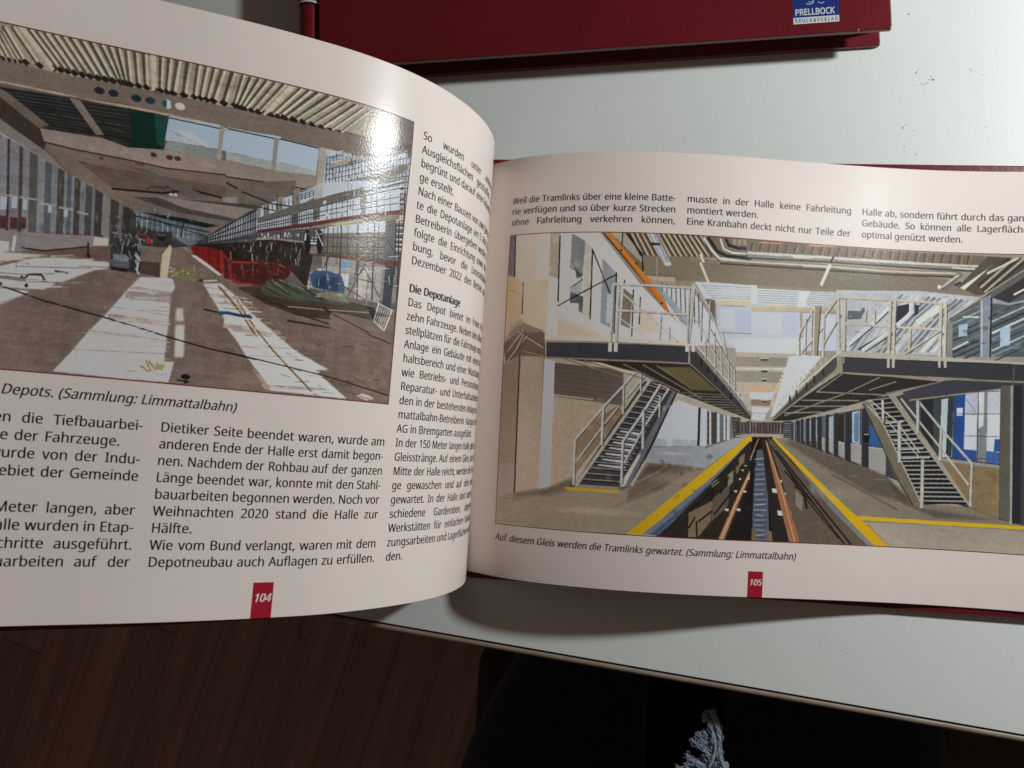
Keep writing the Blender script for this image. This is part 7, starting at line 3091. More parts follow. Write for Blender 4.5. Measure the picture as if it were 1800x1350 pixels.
P 180,178,172 0.02 961,1424,966,1424,966,1429,961,1429
P 180,178,172 0.02 959,1437,963,1437,964,1442,959,1443
P 180,178,172 0.02 956,1450,961,1450,961,1456,956,1457
P 180,178,172 0.02 953,1465,959,1464,959,1471,953,1471
P 220,216,206 0.02 1041,1653,1063,1654,1062,1681,1045,1679
P 220,216,206 0.02 1065,1796,1090,1798,1089,1829,1069,1827
P 220,216,206 0.02 1109,1798,1131,1799,1130,1825,1113,1824
P 220,216,206 0.02 1082,1676,1097,1677,1096,1695,1084,1694
P 220,216,206 0.02 1064,1594,1079,1595,1078,1613,1066,1612
P 92,82,72 0.1 1017,1320,1039,1338,1422,2012,1157,2005,1084,1624
L 34,30,28 9.6 1040,1394,1332,2006
L 34,30,28 12 1053,1404,1358,2009
L 34,30,28 8 1033,1372,1176,1706
L 34,30,28 9.6 1088,1534,1237,1801
L 34,30,28 8 1156,1674,1305,1963
L 34,30,28 16 1170,1706,1178,1772
L 34,30,28 12 1129,1631,1182,1683
P 120,112,102 0.06 1131,1653,1160,1696,1162,1796,1137,1759
P 66,66,66 0.1 1058,1348,1079,1390,1194,1615,1275,1765,1416,2013,1445,2008,1328,1816,1207,1625
P 104,110,114 0.05 1187,1604,1207,1636,1205,1675,1187,1649
P 110,112,112 0.08 1079,1390,1328,1805,1454,2008,1422,2012,1275,1776
P 136,98,72 0.05 1009,1339,1015,1338,1056,1526,1099,1712,1158,2005,1117,2006,1073,1747
L 180,140,112 6.4 1014,1351,1078,1658,1139,2004
P 208,168,34 0.03 953,1312,946,1313,786,1554,652,1765,512,1993,561,1998,681,1801,821,1581,954,1340
P 208,168,34 0 949,1328,956,1320,959,1346,952,1354
P 208,168,34 0.03 1033,1319,1046,1320,1152,1484,1327,1749,1413,1866,1502,2010,1448,2010,1368,1880,1254,1688,1086,1412
P 206,170,40 0.03 1364,1811,1412,1810,1702,1816,2025,1814,2025,1836,1702,1841,1387,1834
E 158,146,128 0.5 384,1863,233,34
E 150,142,130 0.4 648,1616,124,48
E 176,178,180 0.55 672,1455,90,14
E 150,154,160 0.6 851,1389,69,10
E 140,130,116 0.2 25,1819,29,0
E 112,102,90 0.2 545,1848,24,7
E 140,130,116 0.2 392,1774,43,1
E 140,130,116 0.2 356,1774,34,2
E 112,102,90 0.2 250,1898,29,3
E 112,102,90 0.2 354,1873,59,0
E 140,130,116 0.2 147,1970,20,7
E 112,102,90 0.2 503,1879,27,5
E 112,102,90 0.2 235,1839,43,1
E 140,130,116 0.2 196,1900,51,4
E 112,102,90 0.2 554,1948,55,1
E 140,130,116 0.2 130,1923,23,3
E 112,102,90 0.2 530,1864,50,2
E 112,102,90 0.2 204,1962,24,3
E 112,102,90 0.2 217,1858,47,1
E 112,102,90 0.2 86,2016,72,7
E 112,102,90 0.2 124,2010,44,2
E 140,130,116 0.2 459,1798,66,2
E 140,130,116 0.2 359,1943,24,7
E 112,102,90 0.2 413,1963,30,7
E 112,102,90 0.2 562,1803,22,7
E 112,102,90 0.2 282,1986,24,8
E 112,102,90 0.2 53,1934,65,0
E 140,130,116 0.2 503,1888,44,3
E 112,102,90 0.2 419,1855,43,5
E 140,130,116 0.2 289,1921,34,3
L 134,122,106 4 349,1808,620,1579
L 134,122,106 4 418,1889,787,1564
L 134,122,106 4 270,1838,381,1754
E 176,162,140 0.3 353,1307,27,35
E 176,162,140 0.3 364,1211,22,17
E 176,162,140 0.3 294,1592,17,37
E 140,124,106 0.3 356,1252,23,41
E 140,124,106 0.3 240,1458,13,16
E 140,124,106 0.3 421,1309,8,27
E 140,124,106 0.3 394,1247,15,37
E 176,162,140 0.3 322,1531,29,42
E 140,124,106 0.3 400,1584,27,18
E 140,124,106 0.3 267,1150,12,41
E 140,124,106 0.3 433,1628,16,39
E 140,124,106 0.3 308,1606,16,40
E 140,124,106 0.3 288,1448,26,34
E 140,124,106 0.3 392,1133,27,35
E 140,124,106 0.3 359,1572,24,24
E 140,124,106 0.3 287,1595,9,32
E 140,124,106 0.3 453,1242,22,21
E 176,162,140 0.3 466,1529,14,38
E 176,162,140 0.3 409,1343,15,41
E 140,124,106 0.3 447,1235,19,11
E 206,212,218 0.35 666,1251,13,24
E 206,212,218 0.35 693,1136,18,28
E 206,212,218 0.35 691,1192,23,17
E 206,212,218 0.35 647,1363,14,26
E 206,212,218 0.35 686,1184,11,10
E 206,212,218 0.35 729,1239,21,16
E 206,212,218 0.35 708,1166,22,24
E 206,212,218 0.35 744,1254,13,13
E 206,212,218 0.35 625,1163,9,27
E 206,212,218 0.35 637,1310,11,22
E 206,212,218 0.35 661,1204,13,27
E 206,212,218 0.35 715,1332,17,25
E 206,212,218 0.35 652,1156,18,26
E 206,212,218 0.35 722,1363,10,26
E 70,62,54 0.35 855,1622,10,9
E 70,62,54 0.35 659,1897,10,10
E 70,62,54 0.35 762,1549,13,14
E 70,62,54 0.35 905,1744,7,23
E 30,26,24 0.35 829,1909,12,19
E 70,62,54 0.35 874,1596,15,20
E 70,62,54 0.35 807,1913,14,21
E 30,26,24 0.35 681,1836,11,18
E 30,26,24 0.35 899,1913,11,29
E 70,62,54 0.35 680,1744,15,17
E 30,26,24 0.35 689,1727,11,21
E 70,62,54 0.35 680,1546,7,23
E 70,62,54 0.35 869,1769,16,10
E 70,62,54 0.35 931,1850,15,8
E 70,62,54 0.35 624,1507,12,12
E 30,26,24 0.35 744,1687,17,15
E 30,26,24 0.35 651,1528,11,10
E 30,26,24 0.35 630,1518,10,13
E 30,26,24 0.35 880,1842,9,13
E 70,62,54 0.35 914,1773,11,17
E 70,62,54 0.35 956,1792,14,21
E 30,26,24 0.35 699,1585,7,23
E 70,62,54 0.35 833,1516,13,18
E 70,62,54 0.35 732,1554,14,27
E 70,62,54 0.35 713,1659,16,17
E 70,62,54 0.35 859,1656,10,19
E 70,62,54 0.35 858,1467,11,20
E 70,62,54 0.35 897,1678,12,18
E 30,26,24 0.35 799,1464,17,27
E 70,62,54 0.35 722,1981,6,13
E 146,136,122 0.4 1286,1663,144,56
E 150,140,124 0.5 1703,1917,249,15
E 90,84,76 0.35 1454,1604,78,61
E 150,146,138 0.4 1460,1559,38,8
E 150,146,138 0.4 1356,1545,26,9
E 150,146,138 0.4 1594,1625,32,9
E 106,98,88 0.2 1531,1645,47,9
E 140,132,118 0.2 1268,1861,31,5
E 106,98,88 0.2 1394,2006,14,7
E 106,98,88 0.2 1197,1874,36,10
E 140,132,118 0.2 1552,1847,59,1
E 140,132,118 0.2 1449,1984,32,10
E 106,98,88 0.2 1257,1673,16,5
E 106,98,88 0.2 1198,1815,26,9
E 106,98,88 0.2 1784,1685,14,8
E 106,98,88 0.2 1285,1607,17,3
E 140,132,118 0.2 1271,1729,30,10
E 106,98,88 0.2 1471,1827,57,7
E 140,132,118 0.2 1851,1912,23,6
E 106,98,88 0.2 1726,1618,52,6
E 106,98,88 0.2 1840,1966,41,1
E 106,98,88 0.2 1538,1598,47,4
E 140,132,118 0.2 1644,1558,37,6
E 140,132,118 0.2 1405,1799,39,2
E 106,98,88 0.2 1624,1592,58,7
E 106,98,88 0.2 1369,1779,48,8
E 140,132,118 0.2 1819,1832,12,11
E 140,132,118 0.2 1713,1700,51,4
E 106,98,88 0.2 1475,1953,18,8
E 140,132,118 0.2 1513,1682,41,9
E 106,98,88 0.2 1705,1878,39,7
E 140,132,118 0.2 1862,1516,52,5
E 140,132,118 0.2 1590,1806,25,10
E 106,98,88 0.2 1525,1809,63,7
E 140,132,118 0.2 1426,1784,58,3
E 140,132,118 0.2 1495,1538,14,9
E 150,132,104 0.35 1890,1636,10,24
E 150,132,104 0.35 1883,1587,19,37
E 100,86,62 0.35 1808,1718,10,13
E 150,132,104 0.35 1814,1486,18,27
E 100,86,62 0.35 1860,1483,14,22
E 150,132,104 0.35 1860,1472,11,16
E 150,132,104 0.35 1799,1714,17,13
E 100,86,62 0.35 1829,1630,18,22
E 100,86,62 0.35 1815,1547,18,24
E 100,86,62 0.35 1877,1504,16,38
E 150,132,104 0.35 1850,1665,9,12
E 150,132,104 0.35 1875,1668,22,15
E 100,86,62 0.35 1866,1610,23,19
E 150,132,104 0.35 1875,1664,6,23
E 150,132,104 0.35 1801,1746,11,15
E 100,86,62 0.35 1808,1757,6,26
E 80,78,74 0.3 1381,1089,11,11
E 80,78,74 0.3 1387,945,15,11
E 80,78,74 0.3 1221,922,11,8
E 80,78,74 0.3 1403,936,12,10
E 80,78,74 0.3 1261,962,14,5
E 80,78,74 0.3 1356,1130,10,4
E 80,78,74 0.3 1141,910,6,7
E 80,78,74 0.3 1254,1115,4,11
E 80,78,74 0.3 1086,1105,4,7
E 80,78,74 0.3 1381,1123,5,8
E 80,78,74 0.3 1373,918,10,6
E 80,78,74 0.3 1152,1033,6,5
E 80,78,74 0.3 1398,1089,11,4
E 80,78,74 0.3 1094,1077,11,4
E 80,78,74 0.3 1392,975,7,10
E 80,78,74 0.3 1374,969,10,4
E 80,78,74 0.3 1216,1146,15,6
E 80,78,74 0.3 1358,1161,7,11
E 80,78,74 0.3 1149,1172,15,12
E 80,78,74 0.3 1193,1086,13,9
E 80,78,74 0.3 1065,1093,14,9
E 80,78,74 0.3 1373,1150,11,7
E 80,78,74 0.3 1226,935,7,13
E 80,78,74 0.3 1204,1021,15,10
L 76,80,84 4.4 1729,946,1891,928
L 76,80,84 4.4 1737,1093,1893,1080
L 76,80,84 4.4 1744,1239,1894,1232
L 76,80,84 4.4 1752,1385,1895,1383
E 60,66,84 0.4 1288,498,6,4
E 200,196,180 0.4 1437,505,6,6
E 120,126,136 0.4 1494,415,8,4
E 226,228,230 0.4 1627,512,9,12
E 200,196,180 0.4 1535,503,8,14
E 226,228,230 0.4 1528,677,15,4
E 60,66,84 0.4 1502,523,13,7
E 60,66,84 0.4 1304,710,13,7
E 60,66,84 0.4 1307,678,5,4
E 226,228,230 0.4 1272,478,10,6
E 200,196,180 0.4 1322,506,11,3
E 60,66,84 0.4 1356,576,16,7
E 120,126,136 0.4 1600,633,9,9
E 120,126,136 0.4 1683,307,15,13
E 200,196,180 0.4 1381,629,4,12
E 120,126,136 0.4 1694,301,13,8
E 200,196,180 0.4 1675,628,7,5
E 226,228,230 0.4 1654,406,8,14
E 200,196,180 0.4 1270,573,14,8
E 200,196,180 0.4 1481,684,5,6
E 226,228,230 0.4 1536,585,6,6
E 200,196,180 0.4 1439,455,9,5
E 120,126,136 0.4 1615,482,14,5
E 120,126,136 0.4 1358,390,11,7
E 226,228,230 0.4 1278,592,7,8
E 120,126,136 0.4 1678,494,11,6
E 226,228,230 0.4 1679,639,5,6
E 200,196,180 0.4 1317,633,13,10
E 200,196,180 0.4 1354,423,4,14
E 226,228,230 0.4 1479,364,6,14
E 226,228,230 0.4 1269,402,11,4
E 200,196,180 0.4 1429,406,8,12
E 200,196,180 0.4 1489,482,13,8
E 200,196,180 0.4 1304,515,14,3
E 200,196,180 0.4 1431,591,9,6
E 226,228,230 0.4 1327,471,7,10
E 226,228,230 0.4 1351,387,11,9
E 226,228,230 0.4 1456,419,4,9
E 60,66,84 0.4 1565,576,4,8
E 120,126,136 0.4 1314,572,5,6
E 110,124,130 0.4 1922,611,12,13
E 150,166,172 0.4 1770,444,9,8
E 40,46,48 0.4 1850,437,12,16
E 40,46,48 0.4 1762,639,8,19
E 40,46,48 0.4 1927,411,8,11
E 110,124,130 0.4 1929,352,24,15
E 40,46,48 0.4 1828,610,15,8
E 150,166,172 0.4 1728,579,21,7
E 40,46,48 0.4 1888,438,19,8
E 150,166,172 0.4 1863,330,20,14
E 110,124,130 0.4 1948,384,18,20
E 110,124,130 0.4 1878,579,25,20
E 150,166,172 0.4 1864,582,14,13
E 110,124,130 0.4 1893,374,17,20
E 110,124,130 0.4 1897,391,10,10
E 40,46,48 0.4 1935,619,22,12
E 110,124,130 0.4 1966,638,21,22
E 40,46,48 0.4 1970,600,21,19
E 150,166,172 0.4 1841,369,17,14
E 150,166,172 0.4 1943,628,24,17
E 150,166,172 0.4 1884,394,18,16
E 40,46,48 0.4 1795,601,18,12
E 40,46,48 0.4 1767,533,23,19
E 40,46,48 0.4 1833,506,20,21
E 146,134,114 0.25 974,146,73,1
E 84,74,62 0.25 1184,216,67,3
E 84,74,62 0.25 1448,103,29,6
E 84,74,62 0.25 1703,174,67,2
E 84,74,62 0.25 1331,291,26,2
E 146,134,114 0.25 991,96,78,2
E 84,74,62 0.25 998,130,48,1
E 84,74,62 0.25 1073,95,38,10
E 84,74,62 0.25 1654,-47,58,7
E 84,74,62 0.25 1387,38,52,1
E 84,74,62 0.25 1097,22,72,3
E 84,74,62 0.25 1288,-26,62,1
E 146,134,114 0.25 1318,221,35,4
E 84,74,62 0.25 1474,103,43,7
E 84,74,62 0.25 1085,191,40,3
E 146,134,114 0.25 1488,-7,65,5
E 84,74,62 0.25 1421,-7,49,8
E 84,74,62 0.25 1219,200,65,2
E 84,74,62 0.25 1407,171,69,3
E 146,134,114 0.25 1171,91,47,5
E 190,184,172 0.28 332,156,15,25
E 168,160,148 0.28 385,286,12,77
E 190,184,172 0.28 163,531,20,56
E 168,160,148 0.28 139,72,24,67
E 190,184,172 0.28 196,39,21,67
E 168,160,148 0.28 320,546,27,48
E 168,160,148 0.28 191,56,19,25
E 190,184,172 0.28 310,262,15,65
E 216,214,208 0.28 39,37,12,58
E 216,214,208 0.28 48,59,27,65
E 168,160,148 0.28 111,191,12,26
E 216,214,208 0.28 275,223,28,35
E 168,160,148 0.28 328,624,29,40
E 168,160,148 0.28 354,304,13,36
E 216,214,208 0.28 172,252,18,26
E 190,184,172 0.28 129,344,29,39
E 190,184,172 0.28 315,700,10,39
E 216,214,208 0.28 243,193,20,50
E 190,184,172 0.28 261,377,15,59
E 190,184,172 0.28 357,47,28,72
E 216,214,208 0.28 333,320,19,37
E 168,160,148 0.28 202,397,14,55
E 168,160,148 0.28 315,27,28,83
E 216,214,208 0.28 250,544,22,79
E 216,214,208 0.28 62,390,31,76
E 168,160,148 0.28 83,456,17,71
E 168,160,148 0.28 370,401,14,50
E 190,184,172 0.28 251,313,12,76
E 190,184,172 0.28 375,239,15,21
E 190,184,172 0.28 370,311,24,66
E 96,90,82 0.4 48,651,73,75
E 220,222,224 0.4 847,370,94,40"""
# ================================================================== SETTING
# floor of dark parquet strips
fl = obj('floor', *box(-3000, 2600, -2600, 2400, -TZ-12, -TZ-4), mat('floor_gap', (0.08, 0.045, 0.03), .8)); tag(fl, kind='structure')
PL_M = []
for i, c in enumerate([(0.33, 0.225, 0.19), (0.30, 0.205, 0.173), (0.36, 0.25, 0.21), (0.27, 0.183, 0.155)]):
    m = mat('dark_parquet', c, .45, .4, bump=(90, .2, .001)); nt = m.node_tree; p = nt.nodes['Principled BSDF']
    tc = nt.nodes.new('ShaderNodeTexCoord'); mp = nt.nodes.new('ShaderNodeMapping'); mp.inputs['Scale'].default_value = (70, 3.0, 1)
    n = nt.nodes.new('ShaderNodeTexNoise'); n.inputs['Scale'].default_value = 1.0; n.inputs['Detail'].default_value = 6
    r = nt.nodes.new('ShaderNodeValToRGB'); r.color_ramp.elements[0].position = .32; r.color_ramp.elements[1].position = .68
    r.color_ramp.elements[0].color = (c[0]*.72, c[1]*.7, c[2]*.7, 1); r.color_ramp.elements[1].color = (c[0]*1.22, c[1]*1.2, c[2]*1.2, 1)
    nt.links.new(tc.outputs['Object'], mp.inputs['Vector']); nt.links.new(mp.outputs['Vector'], n.inputs['Vector']); nt.links.new(n.outputs['Fac'], r.inputs['Fac']); nt.links.new(r.outputs['Color'], p.inputs['Base Color'])
    PL_M.append(m)
pw, pl = 62.0, 860.0
pm = []
for m in PL_M:
    vs, fs = box(-pw/2+.35, pw/2-.35, -pl/2+.6, pl/2-.6, -4, 0, xf=lambda x, y, z: (x/1000, y/1000, z/1000), bev=.5)
    o_ = obj('plank', vs, fs, m); pm.append(o_.data); bpy.data.objects.remove(o_)
ang = R(-15)
bpy.context.view_layer.update()
for i in range(-26, 12):
    for j in range(-3, 4):
        o_ = bpy.data.objects.new('plank', pm[random.choice((0, 0, 1, 1, 2, 3))]); C.objects.link(o_)
        lx = i*pw; ly = j*pl+(i*0.37 % 1)*pl
        x = -330+lx*math.cos(ang)-ly*math.sin(ang); y = -330+lx*math.sin(ang)+ly*math.cos(ang)
        o_.location = V(x, y, -TZ+random.uniform(-.2, .2)); o_.rotation_euler = (0, 0, ang); o_.parent = fl

# table
tdir = math.atan2(-47.2+23.5, 218.6+51.7)              # direction of the front edge
def TF(x, y, z):                                       # table frame: x along the front edge, y into the table
    c, s = math.cos(tdir), math.sin(tdir); return V(-51.7+x*c-y*s, -23.5+x*s+y*c, z)
TX0, TX1, TY1 = -190.0, 960.0, 690.0
tb = thing('table', TF(360, 340, -TZ), 'pale grey laminate table with beige rounded edging under the open book', 'table')
obj('tabletop', *box(TX0, TX1, .35, TY1, TABLE-20, TABLE, xf=TF), TABLE_M, tb)
g = box(TX0-.3, TX1, -.25, .5, TABLE-19.5, TABLE-.5, xf=TF); obj('groove', *g, DARK, tb)
ep = [(-.2, TABLE-19)]+[(-1.6+1.4*math.sin(a), TABLE-1.9+1.5*math.cos(a)) for a in np.linspace(R(70), R(-90), 14)]+[(-3.0, TABLE-19)]
ep = np.array(ep); k = len(ep)
vs = [TF(TX0-.3, y, z) for y, z in ep]+[TF(TX1, y, z) for y, z in ep]
fs = [[i, (i+1) % k, k+(i+1) % k, k+i] for i in range(k)]+[list(range(k))[::-1], list(range(k, 2*k))]
obj('edging', vs, fs, EDGE, tb, smooth=False)
obj('apron', *join(box(TX0+60, TX1-60, 60, 80, TABLE-90, TABLE-20.2, xf=TF), box(TX0+60, TX1-60, TY1-80, TY1-60, TABLE-90, TABLE-20.2, xf=TF)), WOODLEG, tb)
for lx in (TX0+20, TX1-60):
    for ly in (40, TY1-80): obj('leg', *box(lx, lx+40, ly, ly+40, -TZ, TABLE-20.1, xf=TF, bev=2), WOODLEG, tb)
def blot(cx, cy, r, stretch=1.0, a=0.0, z=TABLE+.03):
    r *= .62
    n = 9; ps = [(r*stretch*math.cos(t)*random.uniform(.6, 1.2), r*math.sin(t)*random.uniform(.5, 1.2)) for t in np.linspace(0, 2*math.pi, n, endpoint=False)]
    return [V(cx+x*math.cos(a)-y*math.sin(a), cy+x*math.sin(a)+y*math.cos(a), z) for x, y in ps], [list(range(n))]
marks = [[(169.6, 236.4, .35, 3.2, .7)], [(173.0, 211.9, .35, 4.0, .9), (173.9, 213.4, .2, 3, .4)],
         [(179.6, 208.9, .75, 1.2, .2), (178.3, 209.0, .3, 2, .6), (177.3, 207.6, .35, 2.5, .6), (176.2, 206.9, .3, 2.5, .8), (175.0, 207.2, .22, 4, .3), (172.6, 206.6, .15, 6, .3), (179.0, 210.2, .2, 3, -.7)],
         [(193.7, 213.4, .3, 2, 0), (194.3, 212.6, .25, 2, -.6)], [(198.5, 211.0, .35, 1, 0)], [(168.4, 188.9, .32, 4.5, 1.0), (169.6, 190.2, .22, 4, .4)],
         [(172.8, 187.8, .32, 1.2, 0)], [(200.1, 189.4, .4, 1, .3)], [(169.2, 181.2, .2, 2, 0), (169.2, 179.2, .15, 5, .8)], [(173.5, 178, .22, 3.5, 1.3)], [(165.3, 211.2, .22, 3, .9)], [(184.8, 202.2, .2, 1, 0)]]
for ms in marks: obj('scuff_mark', *join(*[blot(*a) for a in ms]), SCUFF, tb)
# crumb lying in front of the open book
def lump(cx, cy, cz, rx, ry, rz, a):
    bm = bmesh.new(); bmesh.ops.create_icosphere(bm, subdivisions=2, radius=1)
    for v in bm.verts: v.co *= random.uniform(.75, 1.1)
    vs = [V(cx+v.co.x*rx*math.cos(a)-v.co.y*ry*math.sin(a), cy+v.co.x*rx*math.sin(a)+v.co.y*ry*math.cos(a), cz+v.co.z*rz) for v in bm.verts]
    bm.verts.index_update(); fs = [[v.index for v in f.verts] for f in bm.faces]; bm.free(); return vs, fs
tag(obj('crumb', *join(lump(152.9, -21.6, TABLE+.08, .5, .25, .09, -.5), lump(151.0, -20.6, TABLE+.03, 1.0, .07, .03, -.6)), CRUMB), 'tiny pale crumb on the grey tabletop in front of the open book', 'crumb')

# ================================================================== THE OPEN BOOK
bk = thing('open_book', V(0, 85, TABLE), 'open red hardback lying on the table, left page curling up, showing pages 104 and 105', 'book')
# cover: right board flat on the table, spine strip, left board lifted with the pages
rb, rf = box(2.0, 243.0, -2.92, 172.92, TABLE+.02, -4.08, bev=.5)
spine = ribbon([(3.5, -4.6), (-2, -4.7), (-7, -3.9), (-10.5, -.8), (-12.6, 3.2), (-13.6, 7.5)], -1.7, -2.8, 172.8)
lb = slab('L', 1, 240, -2.92, 172.92, -10.9, -13.2, 4, 20)
obj('cover', *join((rb, rf), spine, lb), COVER, bk)
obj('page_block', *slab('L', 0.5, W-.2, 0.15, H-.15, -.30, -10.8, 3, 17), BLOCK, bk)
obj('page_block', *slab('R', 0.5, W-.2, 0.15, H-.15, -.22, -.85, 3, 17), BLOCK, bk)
pages = {}
for s in 'LR':
    P, f = slab(s, 0.0, W, 0.0, H, 0.0, -.14, 1.0, 5.0)
    pages[s] = obj('page', P, f, PAPER, bk, smooth=False)
    me = pages[s].data; nq = len(f)
    me.polygons.foreach_set('use_smooth', [i < nq//2 for i in range(nq)])
pages['L']['label'] = 'left page 104 with construction site photograph, curling upwards'
pages['R']['label'] = 'right page 105 with depot hall photograph, lying nearly flat'

# ---- lettering of the left page (x = -u)
def XL(u): return -u
T3 = ["So wurden unter anderem die", "Ausgleichsflächen geschaffen, Dächer", "begrünt und darauf eine Fotovoltaikanla-", "ge erstellt.", "Nach einer Bauzeit von zwei Jahren konn-",
      "te die Depotanlage am 5. Mai 2022 der", "Betreiberin übergeben werden. Danach", "folgte die Einrichtung sowie die Erpro-", "bung, bevor die Limmattalbahn im", "Dezember 2022 den Betrieb aufnahm.", "",
      "#Die Depotanlage", "Das Depot bietet im freien Platz für", "zehn Fahrzeuge. Neben den offenen Ab-", "stellplätzen für die Fahrzeuge umfasst die", "Anlage ein Gebäude mit einem Aufent-", "haltsbereich und einer Waschanlage so-",
      "wie Betriebs- und Personalräume. Die", "Reparatur- und Unterhaltsarbeiten wer-", "den in der bestehenden Anlage der Lim-", "mattalbahn-Betreiberin Aargau Verkehr", "AG in Bremgarten ausgeführt.", "In der 150 Meter langen Halle gibt es zwei",
      "Gleisstränge. Auf einem Gleis, das bis zur", "Mitte der Halle reicht, werden die Fahrzeu-", "ge gewaschen und auf dem anderen", "gewartet. In der Halle sind zudem ver-", "schiedene Garderoben, abgetrennte", "Werkstätten für einfachere Instandset-", "zungsarbeiten und Lagerflächen vorhan-", "den."]
T2 = ["Dietiker Seite beendet waren, wurde am", "anderen Ende der Halle erst damit begon-", "nen. Nachdem der Rohbau auf der ganzen", "Länge beendet war, konnte mit den Stahl-", "bauarbeiten begonnen werden. Noch vor", "Weihnachten 2020 stand die Halle zur", "Hälfte.",
      "Wie vom Bund verlangt, waren mit dem", "Depotneubau auch Auflagen zu erfüllen."]
END = {"ge erstellt.", "#Die Depotanlage", "AG in Bremgarten ausgeführt.", "den.", "Hälfte.", "montiert werden.", "optimal genützt werden."}
SZ = 2.62
def column(lines, x0, r0):
    out = []
    for i, t in enumerate(lines):
        if not t: continue
        j = t not in END
        out.append(set_line(t.lstrip('#'), x0, x0+COL, row(r0+i), SZ, just=j, bold=BOLD, kx=KX))
    return out
BOLD, KX = 0, .94
c3 = XL(MARGL+COL); c2 = XL(MARGL+2*COL+GAP); c1r = XL(MARGL+2*COL+2*GAP)
print_block('printed_text', 'L', sum([column(T3, c3, 1)], []), INK, pages['L'])
print_block('printed_text', 'L', column(T2, c2, 23), INK, pages['L'])
for k_, sh_ in enumerate((.07, .14, .21)): print_block('printed_text', 'L', [set_line("Die Depotanlage", c3+sh_, c3+COL, row(12), SZ, just=False, bold=0, kx=KX)], INK, pages['L'], d=.060+.004*k_)
def seg(t, gp, ub, r): return set_line(t, XL(ub)-60, XL(ub), row(r), SZ, just=True, bold=BOLD, kx=KX, gap=gp)
l1 = [seg("begannen die Tiefbauarbei-", 2.35, -c1r, 23), seg("Fläche der Fahrzeuge.", 1.3, 159.6, 24), seg("wurde von der Indu-", 1.65, -c1r, 25), seg("Gebiet der Gemeinde", 1.15, -c1r, 26),
      seg("Meter langen, aber", 1.8, -c1r, 28), seg("Halle wurden in Etap-", 1.05, -c1r, 29), seg("schritte ausgeführt.", 2.2, -c1r, 30), seg("Bauarbeiten auf der", 2.4, -c1r, 31)]
print_block('printed_text', 'L', l1, INK, pages['L'])
print_block('printed_text', 'L', [set_line("des Depots. (Sammlung: Limmattalbahn)", XL(194.9), XL(130.5), 57.8, SZ, italic=True, bold=BOLD, kx=KX)], INK, pages['L'])
# ---- lettering of the right page
X1, X2, X3 = MARG, MARG+COL+GAP, MARG+2*(COL+GAP)
R1 = ["Weil die Tramlinks über eine kleine Batte-", "rie verfügen und so über kurze Strecken", "ohne Fahrleitung verkehren können,"]
R2 = ["musste in der Halle keine Fahrleitung", "montiert werden.", "Eine Kranbahn deckt nicht nur Teile der"]
R3 = ["Halle ab, sondern führt durch das ganze", "Gebäude. So können alle Lagerflächen", "optimal genützt werden."]
for t, x in ((R1, X1), (R2, X2), (R3, X3)): print_block('printed_text', 'R', column(t, x, 1), INK, pages['R'])
print_block('printed_text', 'R', [set_line("Auf diesem Gleis werden die Tramlinks gewartet. (Sammlung: Limmattalbahn)", MARG-.1, 133.2, 14.7, SZ, italic=True, bold=BOLD, kx=KX)], INK, pages['R'])
# ---- page number tabs
for s, u0, u1, n, ub in (('L', 121.3, 115.5, '104', 118.4), ('R', 114.7, 120.6, '105', 117.65)):
    P, f, uv, _, _ = sheet(s, min(u0, u1), max(u0, u1), .02, 10.0 if s == 'L' else 9.8, .03, 1, 1)
    t = obj('page_number_tab', P, f, RED_INK, pages[s])
    x0 = -ub if s == 'L' else ub
    for k_, sh_ in enumerate((-.09, .02, .13)): print_block('page_number', s, [set_line(n, x0-2.5+sh_, x0+2.4+sh_, 4.55, 2.3, italic=True, bold=0, kx=.9)], WHITE_INK, t, d=.065+.004*k_)

# ---- printed photographs: pixels painted here, stroke by stroke
def unpack_strokes(txt):
    out = []
    for ln in txt.strip().split('\n'):
        a = ln.split(' '); k = a[0]; col = tuple(int(t)/255 for t in a[1].split(',')); par = float(a[2]); q_ = [int(t) for t in a[3].split(',')]
        out.append((k, col, par, np.array(q_, float).reshape(-1, 2)/2000.0))
    return out
def fnoise(h, w_, cells, seed):
    r_ = np.random.default_rng(seed); gx, gy = cells; g_ = r_.random((gy+2, gx+2))
    y = np.linspace(0, gy-.001, h); x = np.linspace(0, gx-.001, w_); yi = y.astype(int); xi = x.astype(int); fy = (y-yi)[:, None]; fx = (x-xi)[None]
    fy = fy*fy*(3-2*fy); fx = fx*fx*(3-2*fx)
    a = g_[yi][:, xi]; b = g_[yi][:, xi+1]; c = g_[yi+1][:, xi]; d = g_[yi+1][:, xi+1]
    return (a*(1-fx)+b*fx)*(1-fy)+(c*(1-fx)+d*fx)*fy
def soft(m, r):
    """box blur of a mask, twice"""
    r = int(max(1, r)); k = 2*r+1
    for _ in (0, 1):
        for ax in (0, 1):
            p = np.pad(m, [(r+1, r) if a == ax else (0, 0) for a in (0, 1)], mode='edge'); c = np.cumsum(p, ax)
            m = (c[k:] - c[:-k])/k if ax == 0 else (c[:, k:] - c[:, :-k])/k
    return m
